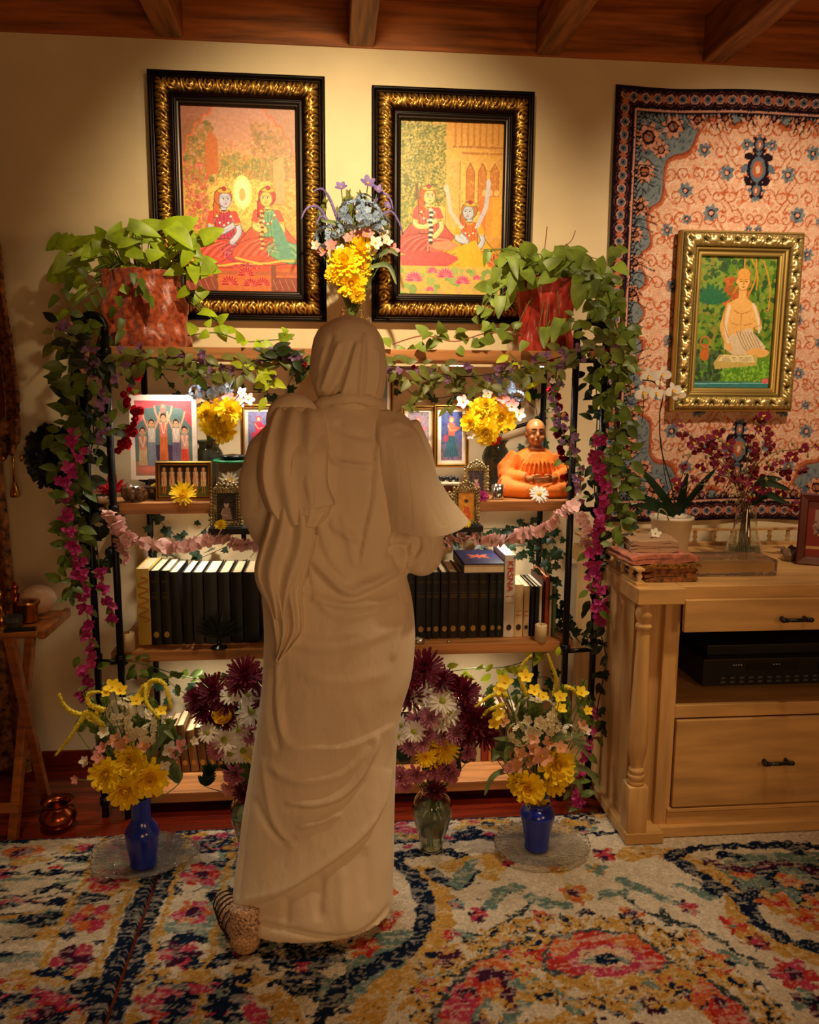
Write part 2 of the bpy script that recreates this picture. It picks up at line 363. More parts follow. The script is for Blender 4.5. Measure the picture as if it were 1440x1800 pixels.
# ------------------------------------------------------------------ rugs
CREAM=(228,212,188); NAVY=(22,36,62); MUST=(206,158,78); TEAL=(112,138,132); PINK=(196,66,96); RED=(196,56,52); ORG=(212,110,60); PLUM=(74,32,62); SKY=(120,150,160)
def W2(px,py):
    p = PZ(px,py,.01); return (p.x, -p.y)
def motif(cv, px, py, r, cols, n=6):
    x, y = W2(px,py); k = r/900.
    for i in range(n):
        a = 2*PI*i/n+px; cv.ell(x+k*.7*math.cos(a), y+k*.7*math.sin(a), k*.52, k*.4, cols[i%2], a)
    cv.ell(x,y,k*.45,k*.4,cols[2])
def rugpat(x0,x1,y0,y1,which):
    cv = Canvas(x1-x0, y1-y0, .005, x0, y0, CREAM, warp=.035, ws=45)
    X, Y = cv.X, cv.Y
    def patches(col, sx, sy, th, seed, mask=None, al=1):
        n = fbm(X*sx, Y*sy, seed, 4) > th
        if mask is not None: n &= mask
        cv.put(n.astype(float), col, al)
    if which == 'A':
        seam = x1
        far = (seam-X)
        patches((190,172,146), 6, 20, .55, 3, al=.7)
        patches(TEAL, 9, 30, .62, 11, al=.8); patches(NAVY, 10, 34, .60, 21); patches(PINK, 9, 16, .74, 31); patches(MUST, 8, 18, .72, 41); patches(RED, 12, 24, .77, 51)
        for a in [(-.95,.62),(-1.3,.9),(-1.1,1.2)]: cv.ell(a[0],a[1],.06,.035,ORG); cv.ell(a[0],a[1],.03,.02,PLUM)
        for k in range(12):
            yy = .62+k*.17; c=[PLUM,RED,ORG][k%3]
            cv.rect(seam-.20, yy-.06, seam-.06, yy+.06, CREAM, .6)
            motif_w(cv, seam-.13, yy, .052, (c, PINK, PLUM))
        for q in (.055,.2): cv.rect(seam-q-.012, 0, seam-q+.008, 5, MUST)
        brk=fbm(X*26,Y*26,66,3)
        cv.put(((np.abs(np.hypot((X-(seam-.20))/.30, (Y-1.40)/.26)-.85) < .11)&(brk>.44)).astype(float), MUST)
        cv.put(((np.abs(np.hypot((X-(seam-.20))/.30, (Y-1.40)/.26)-.62) < .07)&(brk<.56)).astype(float), PINK)
        patches(NAVY, 22, 24, .66, 71, (np.hypot((X-(seam-.20))/.30,(Y-1.40)/.26) < 1.1))
    else:
        seam = x0; f = X-seam
        # left border band of rug B
        lb = (f < .55)
        patches(TEAL, 12, 26, .60, 12, lb, .8); patches(NAVY, 13, 30, .58, 22, lb); patches(PINK, 12, 15, .74, 33, lb)
        for q in (.055,.2): cv.rect(seam+q-.008, 0, seam+q+.012, 5, MUST)
        for k in range(12):
            yy = .62+k*.17; motif_w(cv, seam+.13, yy, .05, ([PLUM,RED,ORG][k%3], PINK, PLUM))
        brk=fbm(X*26,Y*26,67,3)
        cv.put(((np.abs(np.hypot((X-(seam+.18))/.27, (Y-1.40)/.24)-.85) < .12)&(brk>.42)).astype(float), MUST)
        cv.put(((np.abs(np.hypot((X-(seam+.18))/.27, (Y-1.40)/.24)-.62) < .08)&(brk<.58)).astype(float), PINK)
        patches(NAVY,22,24,.64,72,(np.hypot((X-(seam+.18))/.27,(Y-1.40)/.24) < 1.25))
        # top band
        tb = (Y < .66)
        patches(MUST, 9, 16, .56, 14, tb); patches(TEAL, 12, 30, .62, 16, tb); patches(PINK, 14, 20, .68, 17, tb); patches(NAVY, 20, 40, .62, 18, tb)
        cv.rect(x0,.655,x1,.672,NAVY)
        # scalloped navy and mustard border of the cream field
        L1 = [W2(*p) for p in ((700,1520),(740,1560),(745,1620),(720,1670),(660,1700),(600,1740),(560,1800))]
        L2 = [W2(*p) for p in ((745,1535),(770,1570),(768,1640),(740,1700),(680,1740),(640,1800))]
        for q in ((660,1700),(700,1660),(620,1740)):
            x,y = W2(*q); cv.ell(x,y,.08,.05,TEAL)
        cv.curve(L2, .075, MUST); cv.curve(L1, .05, NAVY)
        cv.curve([W2(*p) for p in ((700,1505),(790,1500),(830,1530),(800,1560),(760,1535))], .04, NAVY)
        cv.curve([W2(*p) for p in ((790,1525),(880,1510),(860,1540))], .06, MUST)
        cv.curve([W2(*p) for p in ((800,1555),(830,1520))], .05, TEAL)
        R1 = [W2(*p) for p in ((1180,1510),(1240,1545),(1310,1590),(1330,1620),(1400,1660),(1470,1670))]
        R2 = [W2(*p) for p in ((1100,1505),(1160,1500),(1240,1530),(1290,1580),(1310,1640),(1380,1670),(1480,1700))]
        x,y = W2(1420,1545); cv.ell(x,y,.30,.14,TEAL); patches(NAVY,14,22,.5,61,np.hypot((X-x)/.34,(Y-y)/.2)<1)
        cv.curve(R2,.06,MUST); cv.curve(R1,.045,NAVY)
        for q in ((1370,1590,44),(1420,1620,40),(1390,1550,30),(1300,1535,30),(1440,1590,36)): motif(cv,*q,(MUST,ORG,RED))
        cv.curve([W2(*p) for p in ((1180,1505),(1260,1490),(1440,1490))],.03,NAVY)
        cv.curve([W2(*p) for p in ((1240,1515),(1300,1530),(1380,1520),(1450,1540))],.03,PLUM)
        # branches
        for br in (((845,1690),(850,1650),(880,1630),(910,1610),(935,1580)), ((850,1650),(820,1640)), ((1090,1575),(1130,1600),(1180,1625),(1230,1635),(1275,1662)),
                   ((1165,1600),(1172,1625)),((1280,1670),(1330,1690),(1360,1720)),((720,1790),(745,1770)),((905,1640),(925,1650))):
            cv.curve([W2(*p) for p in br], .016, (52,66,70))
        for br in (((855,1600),(880,1570),(915,1560)),((1090,1550),(1140,1570),(1190,1590)),((1200,1560),(1250,1580)),((740,1720),(800,1715),(820,1740)),
                   ((930,1580),(960,1590),(1000,1595)),((1060,1575),(1100,1570)),((845,1710),(860,1690)),((1265,1680),(1310,1695)),((800,1640),(822,1650))):
            cv.curve([W2(*p) for p in br], .034, TEAL)
        for q in ((840,1610,24,PINK,PLUM,RED),(955,1615,26,PINK,ORG,PLUM),(888,1663,27,ORG,MUST,TEAL),(790,1643,14,PINK,RED,RED),(905,1715,34,PINK,RED,MUST),
                  (785,1685,28,PLUM,(180,110,100),PLUM),(755,1740,32,RED,PINK,ORG),(790,1765,30,ORG,NAVY,PLUM),(1010,1572,34,MUST,ORG,PLUM),(1030,1605,14,PLUM,NAVY,PLUM),
                  (1110,1610,26,ORG,PLUM,NAVY),(1210,1600,25,PINK,PLUM,RED),(1217,1652,27,MUST,ORG,ORG),(1290,1628,28,RED,ORG,TEAL),(1250,1695,40,ORG,RED,MUST),
                  (1330,1660,26,PLUM,(170,90,80),PINK),(1395,1715,44,RED,PINK,PLUM),(1425,1765,34,TEAL,PLUM,NAVY),(1065,1505,30,RED,PLUM,PINK),(800,1590,22,SKY,NAVY,PINK),
                  (980,1530,24,MUST,MUST,ORG),(1050,1530,26,MUST,TEAL,TEAL),(895,1520,16,PINK,PLUM,RED),(715,1490,10,PINK,PINK,PINK),(700,1610,14,RED,ORG,RED),(690,1570,10,ORG,RED,ORG),(675,1625,24,RED,RED,ORG),(640,1665,30,RED,ORG,RED)):
            motif(cv, q[0],q[1],q[2],q[3:])
        # central medallion
        cx, cy = W2(1068,1870)
        R_ = np.hypot((X-cx)/.40, (Y-cy)/.42)
        cv.put(((R_<1.14)).astype(float), MUST, .0)
        rag = fbm(X*60,Y*60,77,2)
        cv.put(((R_<1.10+.12*rag)&(rag>.42)).astype(float), MUST)
        cv.put(((R_<1.12+.14*rag)&(rag>.68)).astype(float), NAVY)
        cv.put((R_<.98).astype(float), (60,66,70)); cv.put((R_<.94).astype(float), ORG); patches(PINK,14,14,.5,81,R_<.94); patches(RED,18,14,.55,82,R_<.94)
        cv.put((R_<.72).astype(float), MUST); patches(CREAM,18,18,.52,83,R_<.72); patches(PLUM,22,22,.62,84,R_<.9); patches(TEAL,20,20,.64,85,R_<.75)
        x,y = W2(1065,1690)
        rr = np.hypot((X-x)/.165,(Y-y)/.115)
        cv.put(((rr<1.35+.3*rag)&(rag>.42)).astype(float), MUST); cv.put(((rr<1.3+.4*rag)&(rr>1.05)&(rag>.68)).astype(float), NAVY)
        for a in range(5):
            t=PI+a*PI/4; cv.ell(x+.105*math.cos(t), y+.075*math.sin(t),.062,.05,(70,78,84))
        for a in range(5):
            t=PI+a*PI/4; cv.ell(x+.10*math.cos(t), y+.07*math.sin(t),.053,.042,[RED,ORG][a%2])
        cv.ell(x,y,.10,.06,PINK); cv.ell(x,y-.01,.07,.04,(226,180,150)); cv.ell(x,y,.03,.024,NAVY); cv.ell(x-.045,y,.02,.012,TEAL); cv.ell(x+.045,y,.02,.012,TEAL)
        patches(NAVY, 30, 60, .80, 91, al=.6)
    # far edge binding
    cv.put((cv.Y0 < y0+.012).astype(float), NAVY)
    if which=='A': cv.rect(x1-.04,0,x1+1,9,NAVY)
    else: cv.rect(x0-1,0,x0+.04,9,NAVY)
    n = fbm(cv.X0*140, cv.Y0*140, 6, 2)
    cv.put((n > .66).astype(float), CREAM, .55)
    n = fbm(cv.X0*30, cv.Y0*110, 8, 3); cv.put((n > .63).astype(float), CREAM, .55)
    cv.grain(16, 60); return cv
def motif_w(cv, x, y, k, cols, n=6):
    for i in range(n):
        a = 2*PI*i/n; cv.ell(x+k*.7*math.cos(a), y+k*.7*math.sin(a), k*.5, k*.4, cols[i%2], a)
    cv.ell(x,y,k*.42,k*.4,cols[2])
def rugobj(cv, name, x0,x1,y0,y1, shear, label):
    def f(u,v):
        X = x0+(x1-x0)*u; Y = y0+(y1-y0)*v
        z = .012+.0035*fbm(X*90,Y*90,4,2)
        e = np.minimum(np.minimum(X-x0,x1-X),np.minimum(Y-y0,y1-Y)); z = np.where(e<.004, .0005, z)
        return X, -Y, z
    o = cv.obj(name, f, pile_m); tag(o, label, 'rug'); return o
sxA = PZ(225,1680,.01).x
xA1, xB0 = sxA-.003, sxA+.005
rugobj(rugpat(-2.0,xA1,.545,2.4,'A'),'rug',-2.0,xA1,.545,2.4,0,'faded cream and navy patterned rug left of the dark seam in the floor')
rugobj(rugpat(xB0,2.6,.532,2.4,'B'),'rug',xB0,2.6,.532,2.4,0,'large cream rug with red medallion and mustard flowers that the person stands on')
# ------------------------------------------------------------------ picture frames
def framegen(mb, x0,x1,z0,z1,y,prof,orn=None,period=.05,M=None,ds=.004,cols=None):
    """prof: (inset, height) pairs, swept round the rectangle; orn(s,t)->height added, colour"""
    sides = [((x0,z1),(x1,z1),(0,-1)),((x1,z1),(x1,z0),(-1,0)),((x1,z0),(x0,z0),(0,1)),((x0,z0),(x0,z1),(1,0))]
    for (a,b_,n) in sides:
        L = math.hypot(b_[0]-a[0], b_[1]-a[1]); dx,dz=(b_[0]-a[0])/L,(b_[1]-a[1])/L
        nu = max(2,int(L/ds)) if orn else 2; vs=[]; cs=[]
        for (ins,h,ct) in prof:
            for i in range(nu+1):
                s_ = ins+(L-2*ins)*i/nu
                hh, cc = h, ct
                if orn and ct == 'o':
                    k = round(L/period); ph = (s_/L*k)%1
                    e,cc = orn(ph, ins, s_); hh = h+e
                p = Vector((a[0]+dx*s_+n[0]*ins, y-hh, a[1]+dz*s_+n[1]*ins))
                if M is not None: p = M@p
                vs.append(p); cs.append(cc)
        m_=len(prof); fs=[(j*(nu+1)+i, j*(nu+1)+i+1,(j+1)*(nu+1)+i+1,(j+1)*(nu+1)+i) for j in range(m_-1) for i in range(nu)]
        o=len(mb.v); mb.v+=[tuple(v) for v in vs]; mb.f+=[tuple(q+o for q in f)[::-1] for f in fs]; mb.mi+=[mb.k]*len(fs); mb.c+=cs
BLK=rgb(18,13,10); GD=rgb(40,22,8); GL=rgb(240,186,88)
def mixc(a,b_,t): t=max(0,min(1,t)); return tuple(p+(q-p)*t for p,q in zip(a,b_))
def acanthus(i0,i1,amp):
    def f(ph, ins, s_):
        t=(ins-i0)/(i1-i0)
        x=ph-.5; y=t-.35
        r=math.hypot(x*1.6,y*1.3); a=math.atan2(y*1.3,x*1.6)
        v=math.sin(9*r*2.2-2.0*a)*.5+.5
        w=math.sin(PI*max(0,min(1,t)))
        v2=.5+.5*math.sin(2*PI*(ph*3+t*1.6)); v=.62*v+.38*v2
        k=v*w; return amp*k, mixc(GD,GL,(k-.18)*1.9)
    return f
def bigframe(x0,x1,z0,z1,label):
    t = thing('picture_frame',((x0+x1)/2,0,z0),label,'painting')
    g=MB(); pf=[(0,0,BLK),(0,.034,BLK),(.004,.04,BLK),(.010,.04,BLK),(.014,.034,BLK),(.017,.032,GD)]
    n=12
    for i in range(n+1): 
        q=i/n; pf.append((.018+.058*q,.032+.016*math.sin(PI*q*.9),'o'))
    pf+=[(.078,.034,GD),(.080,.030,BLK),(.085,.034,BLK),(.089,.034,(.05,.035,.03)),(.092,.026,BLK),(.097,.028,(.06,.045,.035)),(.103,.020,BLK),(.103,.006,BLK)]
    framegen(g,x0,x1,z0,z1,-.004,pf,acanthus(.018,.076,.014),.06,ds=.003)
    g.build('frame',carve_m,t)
    return t,(x0+.102,x1-.102,z0+.102,z1-.102)
def fig(cv, cx, cy, s, robe, skin, hair, robe2, face=1, fold=(0,0,0)):
    """a seated draped figure, s = head radius"""
    dk=lambda c,k=.62: tuple(v*k for v in c)
    lt=lambda c,k=.35: tuple(v+(255-v)*k for v in c)
    def pol(pts,c):
        pts=[(cx+a*s,cy+b_*s) for a,b_ in pts]; cv.poly(pts,c); cv.line(pts+[pts[0]],.13*s,dk(c))
    def lim(pts,w,c):
        pts=[(cx+a*s,cy+b_*s) for a,b_ in pts]; cv.curve(pts,(w+.22)*s,dk(c,.6)); cv.curve(pts,w*s,c)
        cv.curve([(x-.12*s,y-.12*s) for x,y in pts],w*.35*s,lt(c,.3))
    def el(x,y,rx,ry,c,ang=0,o=True):
        if o: cv.ell(cx+x*s,cy+y*s,(rx+.1)*s,(ry+.1)*s,dk(c),ang)
        cv.ell(cx+x*s,cy+y*s,rx*s,ry*s,c,ang)
    pol([(-3.4,8.2),(-4.6,6.8),(-3.2,5),(-1.4,3),(1.5,2.8),(2.8,4.6),(4.8,6.8),(5,8.4),(0,9)],robe)
    el(-1.9,7.0,3.0,1.55,robe,-.25); el(2.6,7.2,2.9,1.35,robe2,.22)
    for i in range(9): cv.curve([(cx+(-4.3+i*.55)*s,cy+(7.9-.05*i)*s),(cx+(-2.8+i*.5)*s,cy+(6.2+.04*i)*s),(cx+(-1.0+i*.3)*s,cy+(5.5+.1*i)*s)],.12*s,dk(robe,.72) if i%2 else lt(robe,.25))
    for i in range(7): cv.curve([(cx+(5.0-i*.55)*s,cy+(7.9-i*.1)*s),(cx+(3.2-i*.5)*s,cy+(6.3+i*.1)*s),(cx+(1.2-i*.2)*s,cy+(5.9+i*.3)*s)],.12*s,dk(robe2,.72) if i%2 else lt(robe2,.3))
    cv.curve([(cx-4.4*s,cy+8*s),(cx-1*s,cy+8.7*s),(cx+2*s,cy+8.3*s),(cx+4.9*s,cy+8.4*s)],.26*s,(246,200,90))
    lim([(0,.6),(0,1.9)],.7,skin)
    pol([(-1.5,1.9),(-.5,1.6),(.6,1.6),(1.4,1.9),(1.2,3.6),(1.3,5.2),(-1.2,5.2),(-1.1,3.6)],robe2)
    for i in range(5): cv.curve([(cx+(-1.0+i*.5)*s,cy+2.1*s),(cx+(-.7+i*.35)*s,cy+3.6*s),(cx+(-1.0+i*.5)*s,cy+5.1*s)],.1*s,dk(robe2,.75))
    lim([(-1.35,2.2),(-1.75,3.9),(-.4,4.3),(1.5*face,3.2)],.62,skin); lim([(1.25,2.2),(1.95,4.2),(1.0,5.6)],.62,skin)
    el(1.65*face,3.0,.34,.42,skin)
    for k in (-.2,0,.2): cv.line([(cx+(1.65*face+k)*s,cy+2.8*s),(cx+(1.75*face+k*1.5)*s,cy+2.35*s)],.14*s,skin)
    cv.curve([(cx-1.5*s,cy+2.0*s),(cx-1.75*s,cy+3.0*s)],.9*s,robe); cv.curve([(cx+1.35*s,cy+2.0*s),(cx+1.75*s,cy+3.0*s)],.85*s,robe)
    pol([(-.9,-.6),(-1.35,.8),(-1.3,2.6),(-.5,2.2),(-.55,.4)],hair)
    el(-.05,-.12,1.08,1.16,hair); el(.2*face,.22,.74,.92,skin)
    f=face; ex=lambda x:cx+(.28*f+x*f)*s
    for x in (-.34,.26):
        cv.ell(ex(x),cy+.10*s,.20*s,.10*s,(250,244,236)); cv.ell(ex(x+.05),cy+.10*s,.09*s,.09*s,(40,26,30)); cv.line([(ex(x-.2),cy-.02*s),(ex(x+.2),cy-.02*s)],.06*s,(50,30,30)); cv.line([(ex(x-.22),cy-.2*s),(ex(x+.2),cy-.18*s)],.07*s,(70,40,36))
    cv.line([(ex(0),cy+.1*s),(ex(.1),cy+.46*s),(ex(-.02),cy+.48*s)],.06*s,dk(skin,.75)); cv.ell(ex(0),cy+.70*s,.19*s,.075*s,(196,54,64))
    cv.ell(ex(.5)-.1*s,cy+.5*s,.14*s,.1*s,(236,150,130),al=.4)
    el(.1,-.95,.85,.24,(236,190,70)); el(.1,-1.22,.2,.2,(200,40,60))
    for i in range(11):
        a=PI*i/10; cv.ell(cx+.95*s*math.cos(a),cy+1.75*s+1.7*s*math.sin(a),.15*s,.15*s,(250,238,206) if i%2 else (220,60,60))
    for i in range(6):
        a=PI*i/5; cv.ell(cx+.5*s*math.cos(a),cy+1.45*s+.35*s*math.sin(a),.09*s,.09*s,(250,214,90))
    cv.line([(cx-2.0*s,cy+3.3*s),(cx-1.4*s,cy+3.5*s)],.16*s,(240,200,80)); cv.line([(cx+1.4*s,cy+3.3*s),(cx+2.1*s,cy+3.2*s)],.16*s,(240,200,80))
def art1():
    cv=Canvas(108,172,.42,0,0,(222,160,120)); X,Y=cv.X0,cv.Y0
    cv.put(np.clip((60-Y)/60,0,1),(206,150,132)); cv.put(np.clip((Y-40)/60,0,1),(238,166,70))
    cv.ell(56,84,48,34,(255,222,110),soft=1.0,al=.85)
    cv.dabs(0,14,30,70,260,2.2,[(150,130,60),(176,140,70),(196,130,80),(120,116,60)],1,.7); cv.dabs(66,14,108,66,300,2.2,[(170,130,84),(190,140,90),(206,150,96),(150,126,70)],2,.7)
    cv.dabs(30,44,90,64,160,2.4,[(176,160,80),(200,150,80),(140,140,80)],3,.7)
    cv.dabs(2,52,24,112,330,1.5,[(224,110,90),(236,130,120),(180,150,60),(206,90,70)],4,.9); cv.dabs(84,66,108,112,260,1.4,[(226,160,80),(200,150,60),(236,180,90)],5,.9)
    cv.dabs(0,30,108,128,2600,.8,[(206,150,80),(236,176,90),(176,150,70),(230,120,90),(250,200,110),(150,140,70)],15,.55)
    for i in range(14): cv.curve([(20+i*6,66),(22+i*6+3*math.sin(i),56),(26+i*6,50+3*math.sin(i*2))],.7,(150,140,70))
    cv.ell(56,78,9,16,(255,240,150)); cv.ell(56,78,7,13,(255,250,190)); cv.ell(56,80,3,6,(230,190,110))
    cv.poly([(26,22),(34,30),(34,62),(22,62),(22,34)],(214,120,60)); cv.poly([(86,48),(96,44),(97,88),(86,88)],(230,170,110))
    for sx in (1,-1):
        f=lambda a:(54-sx*a[0],a[1])
        pts=[f(a) for a in ((24,0),(28,8),(32,8),(36,16),(40,16),(44,26),(48,28),(50,40),(53,44),(54,60))]
        cv.poly(pts+[f((60,60)),f((60,0))],(176,110,84) if sx>0 else (190,140,116),.75); cv.curve(pts,1.4,(236,116,70))
    cv.rect(0,132,108,172,(214,112,50))
    cv.poly([(2,132),(14,122),(60,126),(104,124),(108,148),(60,154),(0,150)],(226,90,50))
    fig(cv,38,84,7.3,(228,84,64),(206,206,232),(214,110,50),(204,60,90),1)
    fig(cv,80,82,7.2,(232,96,66),(246,206,110),(206,60,50),(120,176,130),-1)
    cv.poly([(88,100),(96,116),(104,138),(92,140),(86,124),(84,104)],(104,164,140))
    for i in range(17): cv.ell(74+.8*math.sin(i),95+i*2.2,1.9,1.3,(150,60,40) if i%2 else (240,190,110))
    cv.rect(0,152,108,156,(190,96,56)); cv.rect(0,158,30,172,(150,70,50)); cv.rect(84,158,108,172,(150,70,50)); cv.rect(26,146,31,172,(140,74,48)); cv.rect(82,146,87,172,(140,74,48))
    for i in range(18): cv.line([(i*6,160),(i*6+4,170)],.7,(210,120,90))
    for (x,y,r) in ((42,165,8),(58,156,8),(62,166,7),(74,165,7),(48,150,4),(68,150,4)):
        for k in range(9):
            a=-PI*k/8; cv.ell(x+r*.55*math.cos(a),y+r*.55*math.sin(a),r*.6,r*.18,(236,120,90),a); cv.ell(x+r*.55*math.cos(a),y+r*.55*math.sin(a),r*.52,r*.12,(186,20,40),a)
    cv.grain(14,.5); cv.grain(8,2); return cv
def art2():
    cv=Canvas(100,166,.42,0,0,(226,176,90)); X,Y=cv.X0,cv.Y0
    cv.rect(44,0,100,170,(222,158,66)); cv.ell(52,70,40,44,(250,214,110),soft=1,al=.8)
    for i in range(8): cv.rect(52+i*6,0,54+i*6,22,(200,130,50)); cv.rect(50,22,100,24,(190,120,44))
    cv.rect(60,28,100,30,(196,124,48))
    for x in (64,76,88): cv.poly([(x,84),(x,46),(x+4,38),(x+8,46),(x+8,84)],(206,130,56)); cv.line([(x,84),(x,46),(x+4,38),(x+8,46),(x+8,84)],.9,(180,104,40))
    cv.rect(44,36,58,100,(232,186,100)); cv.line([(44,36),(44,100)],1,(200,140,60)); cv.line([(58,36),(58,100)],1,(200,140,60))
    cv.dabs(-4,4,42,76,620,2.4,[(120,120,40),(150,140,56),(176,160,70),(96,104,36),(196,170,90)],7,.85)
    cv.dabs(0,0,44,80,2200,.9,[(106,110,36),(150,146,60),(190,180,90),(220,200,110),(84,96,36)],16,.7)
    cv.dabs(44,20,100,110,900,.8,[(236,176,90),(206,136,60),(250,206,120)],17,.4)
    cv.line([(16,60),(18,110)],3,(120,90,50)); cv.dabs(0,76,18,120,240,1.6,[(110,130,50),(140,150,60),(206,170,60)],8,.9)
    for i,x in enumerate((82,88,94)):
        cv.ell(x,66,2.6,3,(240,190,120)); cv.poly([(x-3.6,70),(x+3.6,70),(x+4.4,108),(x-4.4,108)],[(232,130,60),(236,160,60),(240,176,60)][i])
    fig(cv,27,70,7.0,(226,90,84),(250,210,130),(214,100,40),(226,110,90),1)
    fig(cv,68,84,6.8,(244,178,40),(196,206,226),(200,120,50),(232,120,50),-1)
    cv.line([(60,100),(49,84),(46,66)],3.6,(226,206,190)); cv.line([(76,98),(84,80),(86,60)],4,(206,206,220)); cv.ell(45,63,2.4,4,(236,210,190)); cv.ell(86,57,2.4,4.2,(220,214,220))
    for i in range(14): cv.ell(30+.5*math.sin(i),84+i*2.4,2.1,1.4,(40,40,40) if i%2 else (250,240,220))
    cv.poly([(0,128),(44,124),(60,130),(40,142),(2,142)],(232,90,90)); cv.ell(44,118,13,4.5,(240,150,110))
    cv.poly([(54,120),(74,112),(88,138),(60,140)],(240,190,40))
    cv.rect(0,138,100,166,(232,190,90)); cv.dabs(0,142,100,166,60,3.6,[(130,170,90),(160,190,100),(220,180,110)],9,.8)
    for (x,y,r) in ((14,152,8),(32,144,5),(45,148,8),(62,154,7),(30,162,4),(76,150,4)):
        for k in range(9):
            a=-PI*k/8; cv.ell(x+r*.5*math.cos(a),y+r*.5*math.sin(a),r*.62,r*.2,(236,130,150),a); cv.ell(x+r*.5*math.cos(a),y+r*.5*math.sin(a),r*.4,r*.1,(210,50,110),a)
    cv.grain(14,.5); cv.grain(8,2); return cv
def art3():
    cv=Canvas(80,124,.42,0,0,(110,150,40)); cv.dabs(0,0,80,90,900,2.6,[(50,100,26),(96,140,36),(130,160,50),(34,76,34),(150,140,50)],11,.85)
    cv.dabs(28,20,52,50,90,2.6,[(214,110,40),(190,90,40),(150,110,40)],12,.9)
    for a in ((46,0,36,34),(52,0,60,30),(58,2,50,40),(66,4,74,50)): cv.curve([(a[0],a[1]),((a[0]+a[2])/2+4,(a[1]+a[3])/2),(a[2],a[3])],1.6,(206,150,50))
    for k in range(9):
        a=-PI*.9+k*.32; cv.ell(14+9*math.cos(a),44+9*math.sin(a),10,2.2,(30,110,70),a)
    cv.rect(0,96,80,124,(96,150,40)); cv.dabs(30,98,80,118,300,1.2,[(130,190,50),(80,140,30),(150,200,70)],13,.9); cv.dabs(0,88,28,118,200,2,[(50,80,40),(80,110,60),(36,70,40)],14,.9)
    cv.rect(0,118,80,124,(50,130,130)); cv.line([(0,120),(80,119)],.8,(150,210,200)); cv.ell(76,117,4,2.5,(226,110,110))
    SK=(240,186,104)
    cv.ell(44,70,16,14,SK); cv.poly([(30,44),(42,38),(50,38),(62,46),(58,76),(34,76)],SK)
    cv.poly([(30,76),(56,66),(74,84),(70,94),(40,92),(30,86)],(226,206,170))
    for i in range(7): cv.curve([(42+i*3,70),(50+i*3,84),(60+i*2,92)],.8,(170,140,100))
    cv.ell(66,90,12,4.5,SK); cv.line([(32,46),(27,66),(36,86)],6,SK); cv.line([(60,48),(66,66),(54,60)],5.6,SK); cv.ell(52,56,3,3.6,SK)
    cv.line([(33,46),(30,66),(34,80)],3,(236,222,196)); cv.line([(58,44),(64,58),(66,70)],2.6,(236,222,196))
    cv.rect(42,30,50,40,SK); cv.ell(46,22,6.6,9,SK); cv.ell(46,17,6.6,6.4,(230,166,76))
    cv.line([(39.6,18),(39.4,24),(42,30),(46,31.4),(50,30),(52.6,24),(52.5,18)],.7,(170,110,50))
    for q in ([(30,44),(28,60),(34,76)],[(62,46),(67,62),(60,66)],[(38,50),(46,53),(56,50)],[(46,53),(46.5,74)],[(36,62),(44,64)],[(50,64),(58,62)]): cv.curve(q,.7,(186,124,60))
    for x in (43.4,49): cv.ell(x,23,1.3,.5,(70,40,20)); cv.line([(x-1.5,21.2),(x+1.5,21.1)],.5,(120,70,30))
    cv.ell(46.4,28,1.6,.6,(170,60,40)); cv.line([(46.4,22),(46.6,26)],.6,(180,110,40)); cv.ell(39.6,23,1.2,2,SK)
    cv.poly([(20,100),(26,92),(66,92),(66,102),(22,106)],(206,180,100)); cv.poly([(24,98),(30,92),(45,93),(44,99)],(240,226,170)); cv.poly([(45,93),(60,92),(64,99),(45,99)],(240,226,170))
    for i in range(4): cv.line([(29,94+i*1.3),(43,94.6+i*1.2)],.35,(120,90,60)); cv.line([(47,94.6+i*1.2),(60,94+i*1.2)],.35,(120,90,60))
    cv.ell(10,92,5,6,(200,110,40)); cv.rect(7,82,13,88,(190,100,36)); cv.ring(10,80,5,.8,(200,120,60))
    cv.grain(12,.6); cv.grain(8,2); return cv
t,(a,b_,c,d)=bigframe(-.607,-.012,1.662,2.482,'left large painting of two seated figures in ornate gold and black frame on wall')
art1().obj('canvas',flat(a,b_,c,d,-.012),paint_m,t)
MB().box(a-.02,b_+.02,-.010,-.002,c-.02,d+.02).build('backing',blackmat,t,smooth=False)
t,(a,b_,c,d)=bigframe(.149,.722,1.664,2.461,'right large painting with tree and golden palace in ornate gold and black frame')
art2().obj('canvas',flat(a,b_,c,d,-.012),paint_m,t)
MB().box(a-.02,b_+.02,-.010,-.002,c-.02,d+.02).build('backing',blackmat,t,smooth=False)
# gold frame that hangs over the tapestry, leaning on its cord
t=thing('picture_frame',(1.51,-.02,1.35),'smaller painting of a seated bald monk in pale gold frame over the tapestry','painting')
GL0=GL; 
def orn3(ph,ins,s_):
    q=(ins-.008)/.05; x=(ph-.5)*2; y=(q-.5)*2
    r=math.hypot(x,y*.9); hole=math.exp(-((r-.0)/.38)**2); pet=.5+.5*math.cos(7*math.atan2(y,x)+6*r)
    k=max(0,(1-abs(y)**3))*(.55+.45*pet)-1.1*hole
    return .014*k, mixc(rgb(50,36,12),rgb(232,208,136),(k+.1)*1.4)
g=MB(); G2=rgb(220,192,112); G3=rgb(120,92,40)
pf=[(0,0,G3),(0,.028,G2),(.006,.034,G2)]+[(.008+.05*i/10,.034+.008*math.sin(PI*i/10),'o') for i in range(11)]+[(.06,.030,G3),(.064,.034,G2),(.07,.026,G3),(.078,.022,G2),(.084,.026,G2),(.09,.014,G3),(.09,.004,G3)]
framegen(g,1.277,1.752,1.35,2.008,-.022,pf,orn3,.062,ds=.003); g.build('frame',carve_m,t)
art3().obj('canvas',flat(1.365,1.664,1.438,1.92,-.03),paint_m,t)
MB().box(1.35,1.68,-.028,-.02,1.42,1.93).build('backing',blackmat,t,smooth=False)
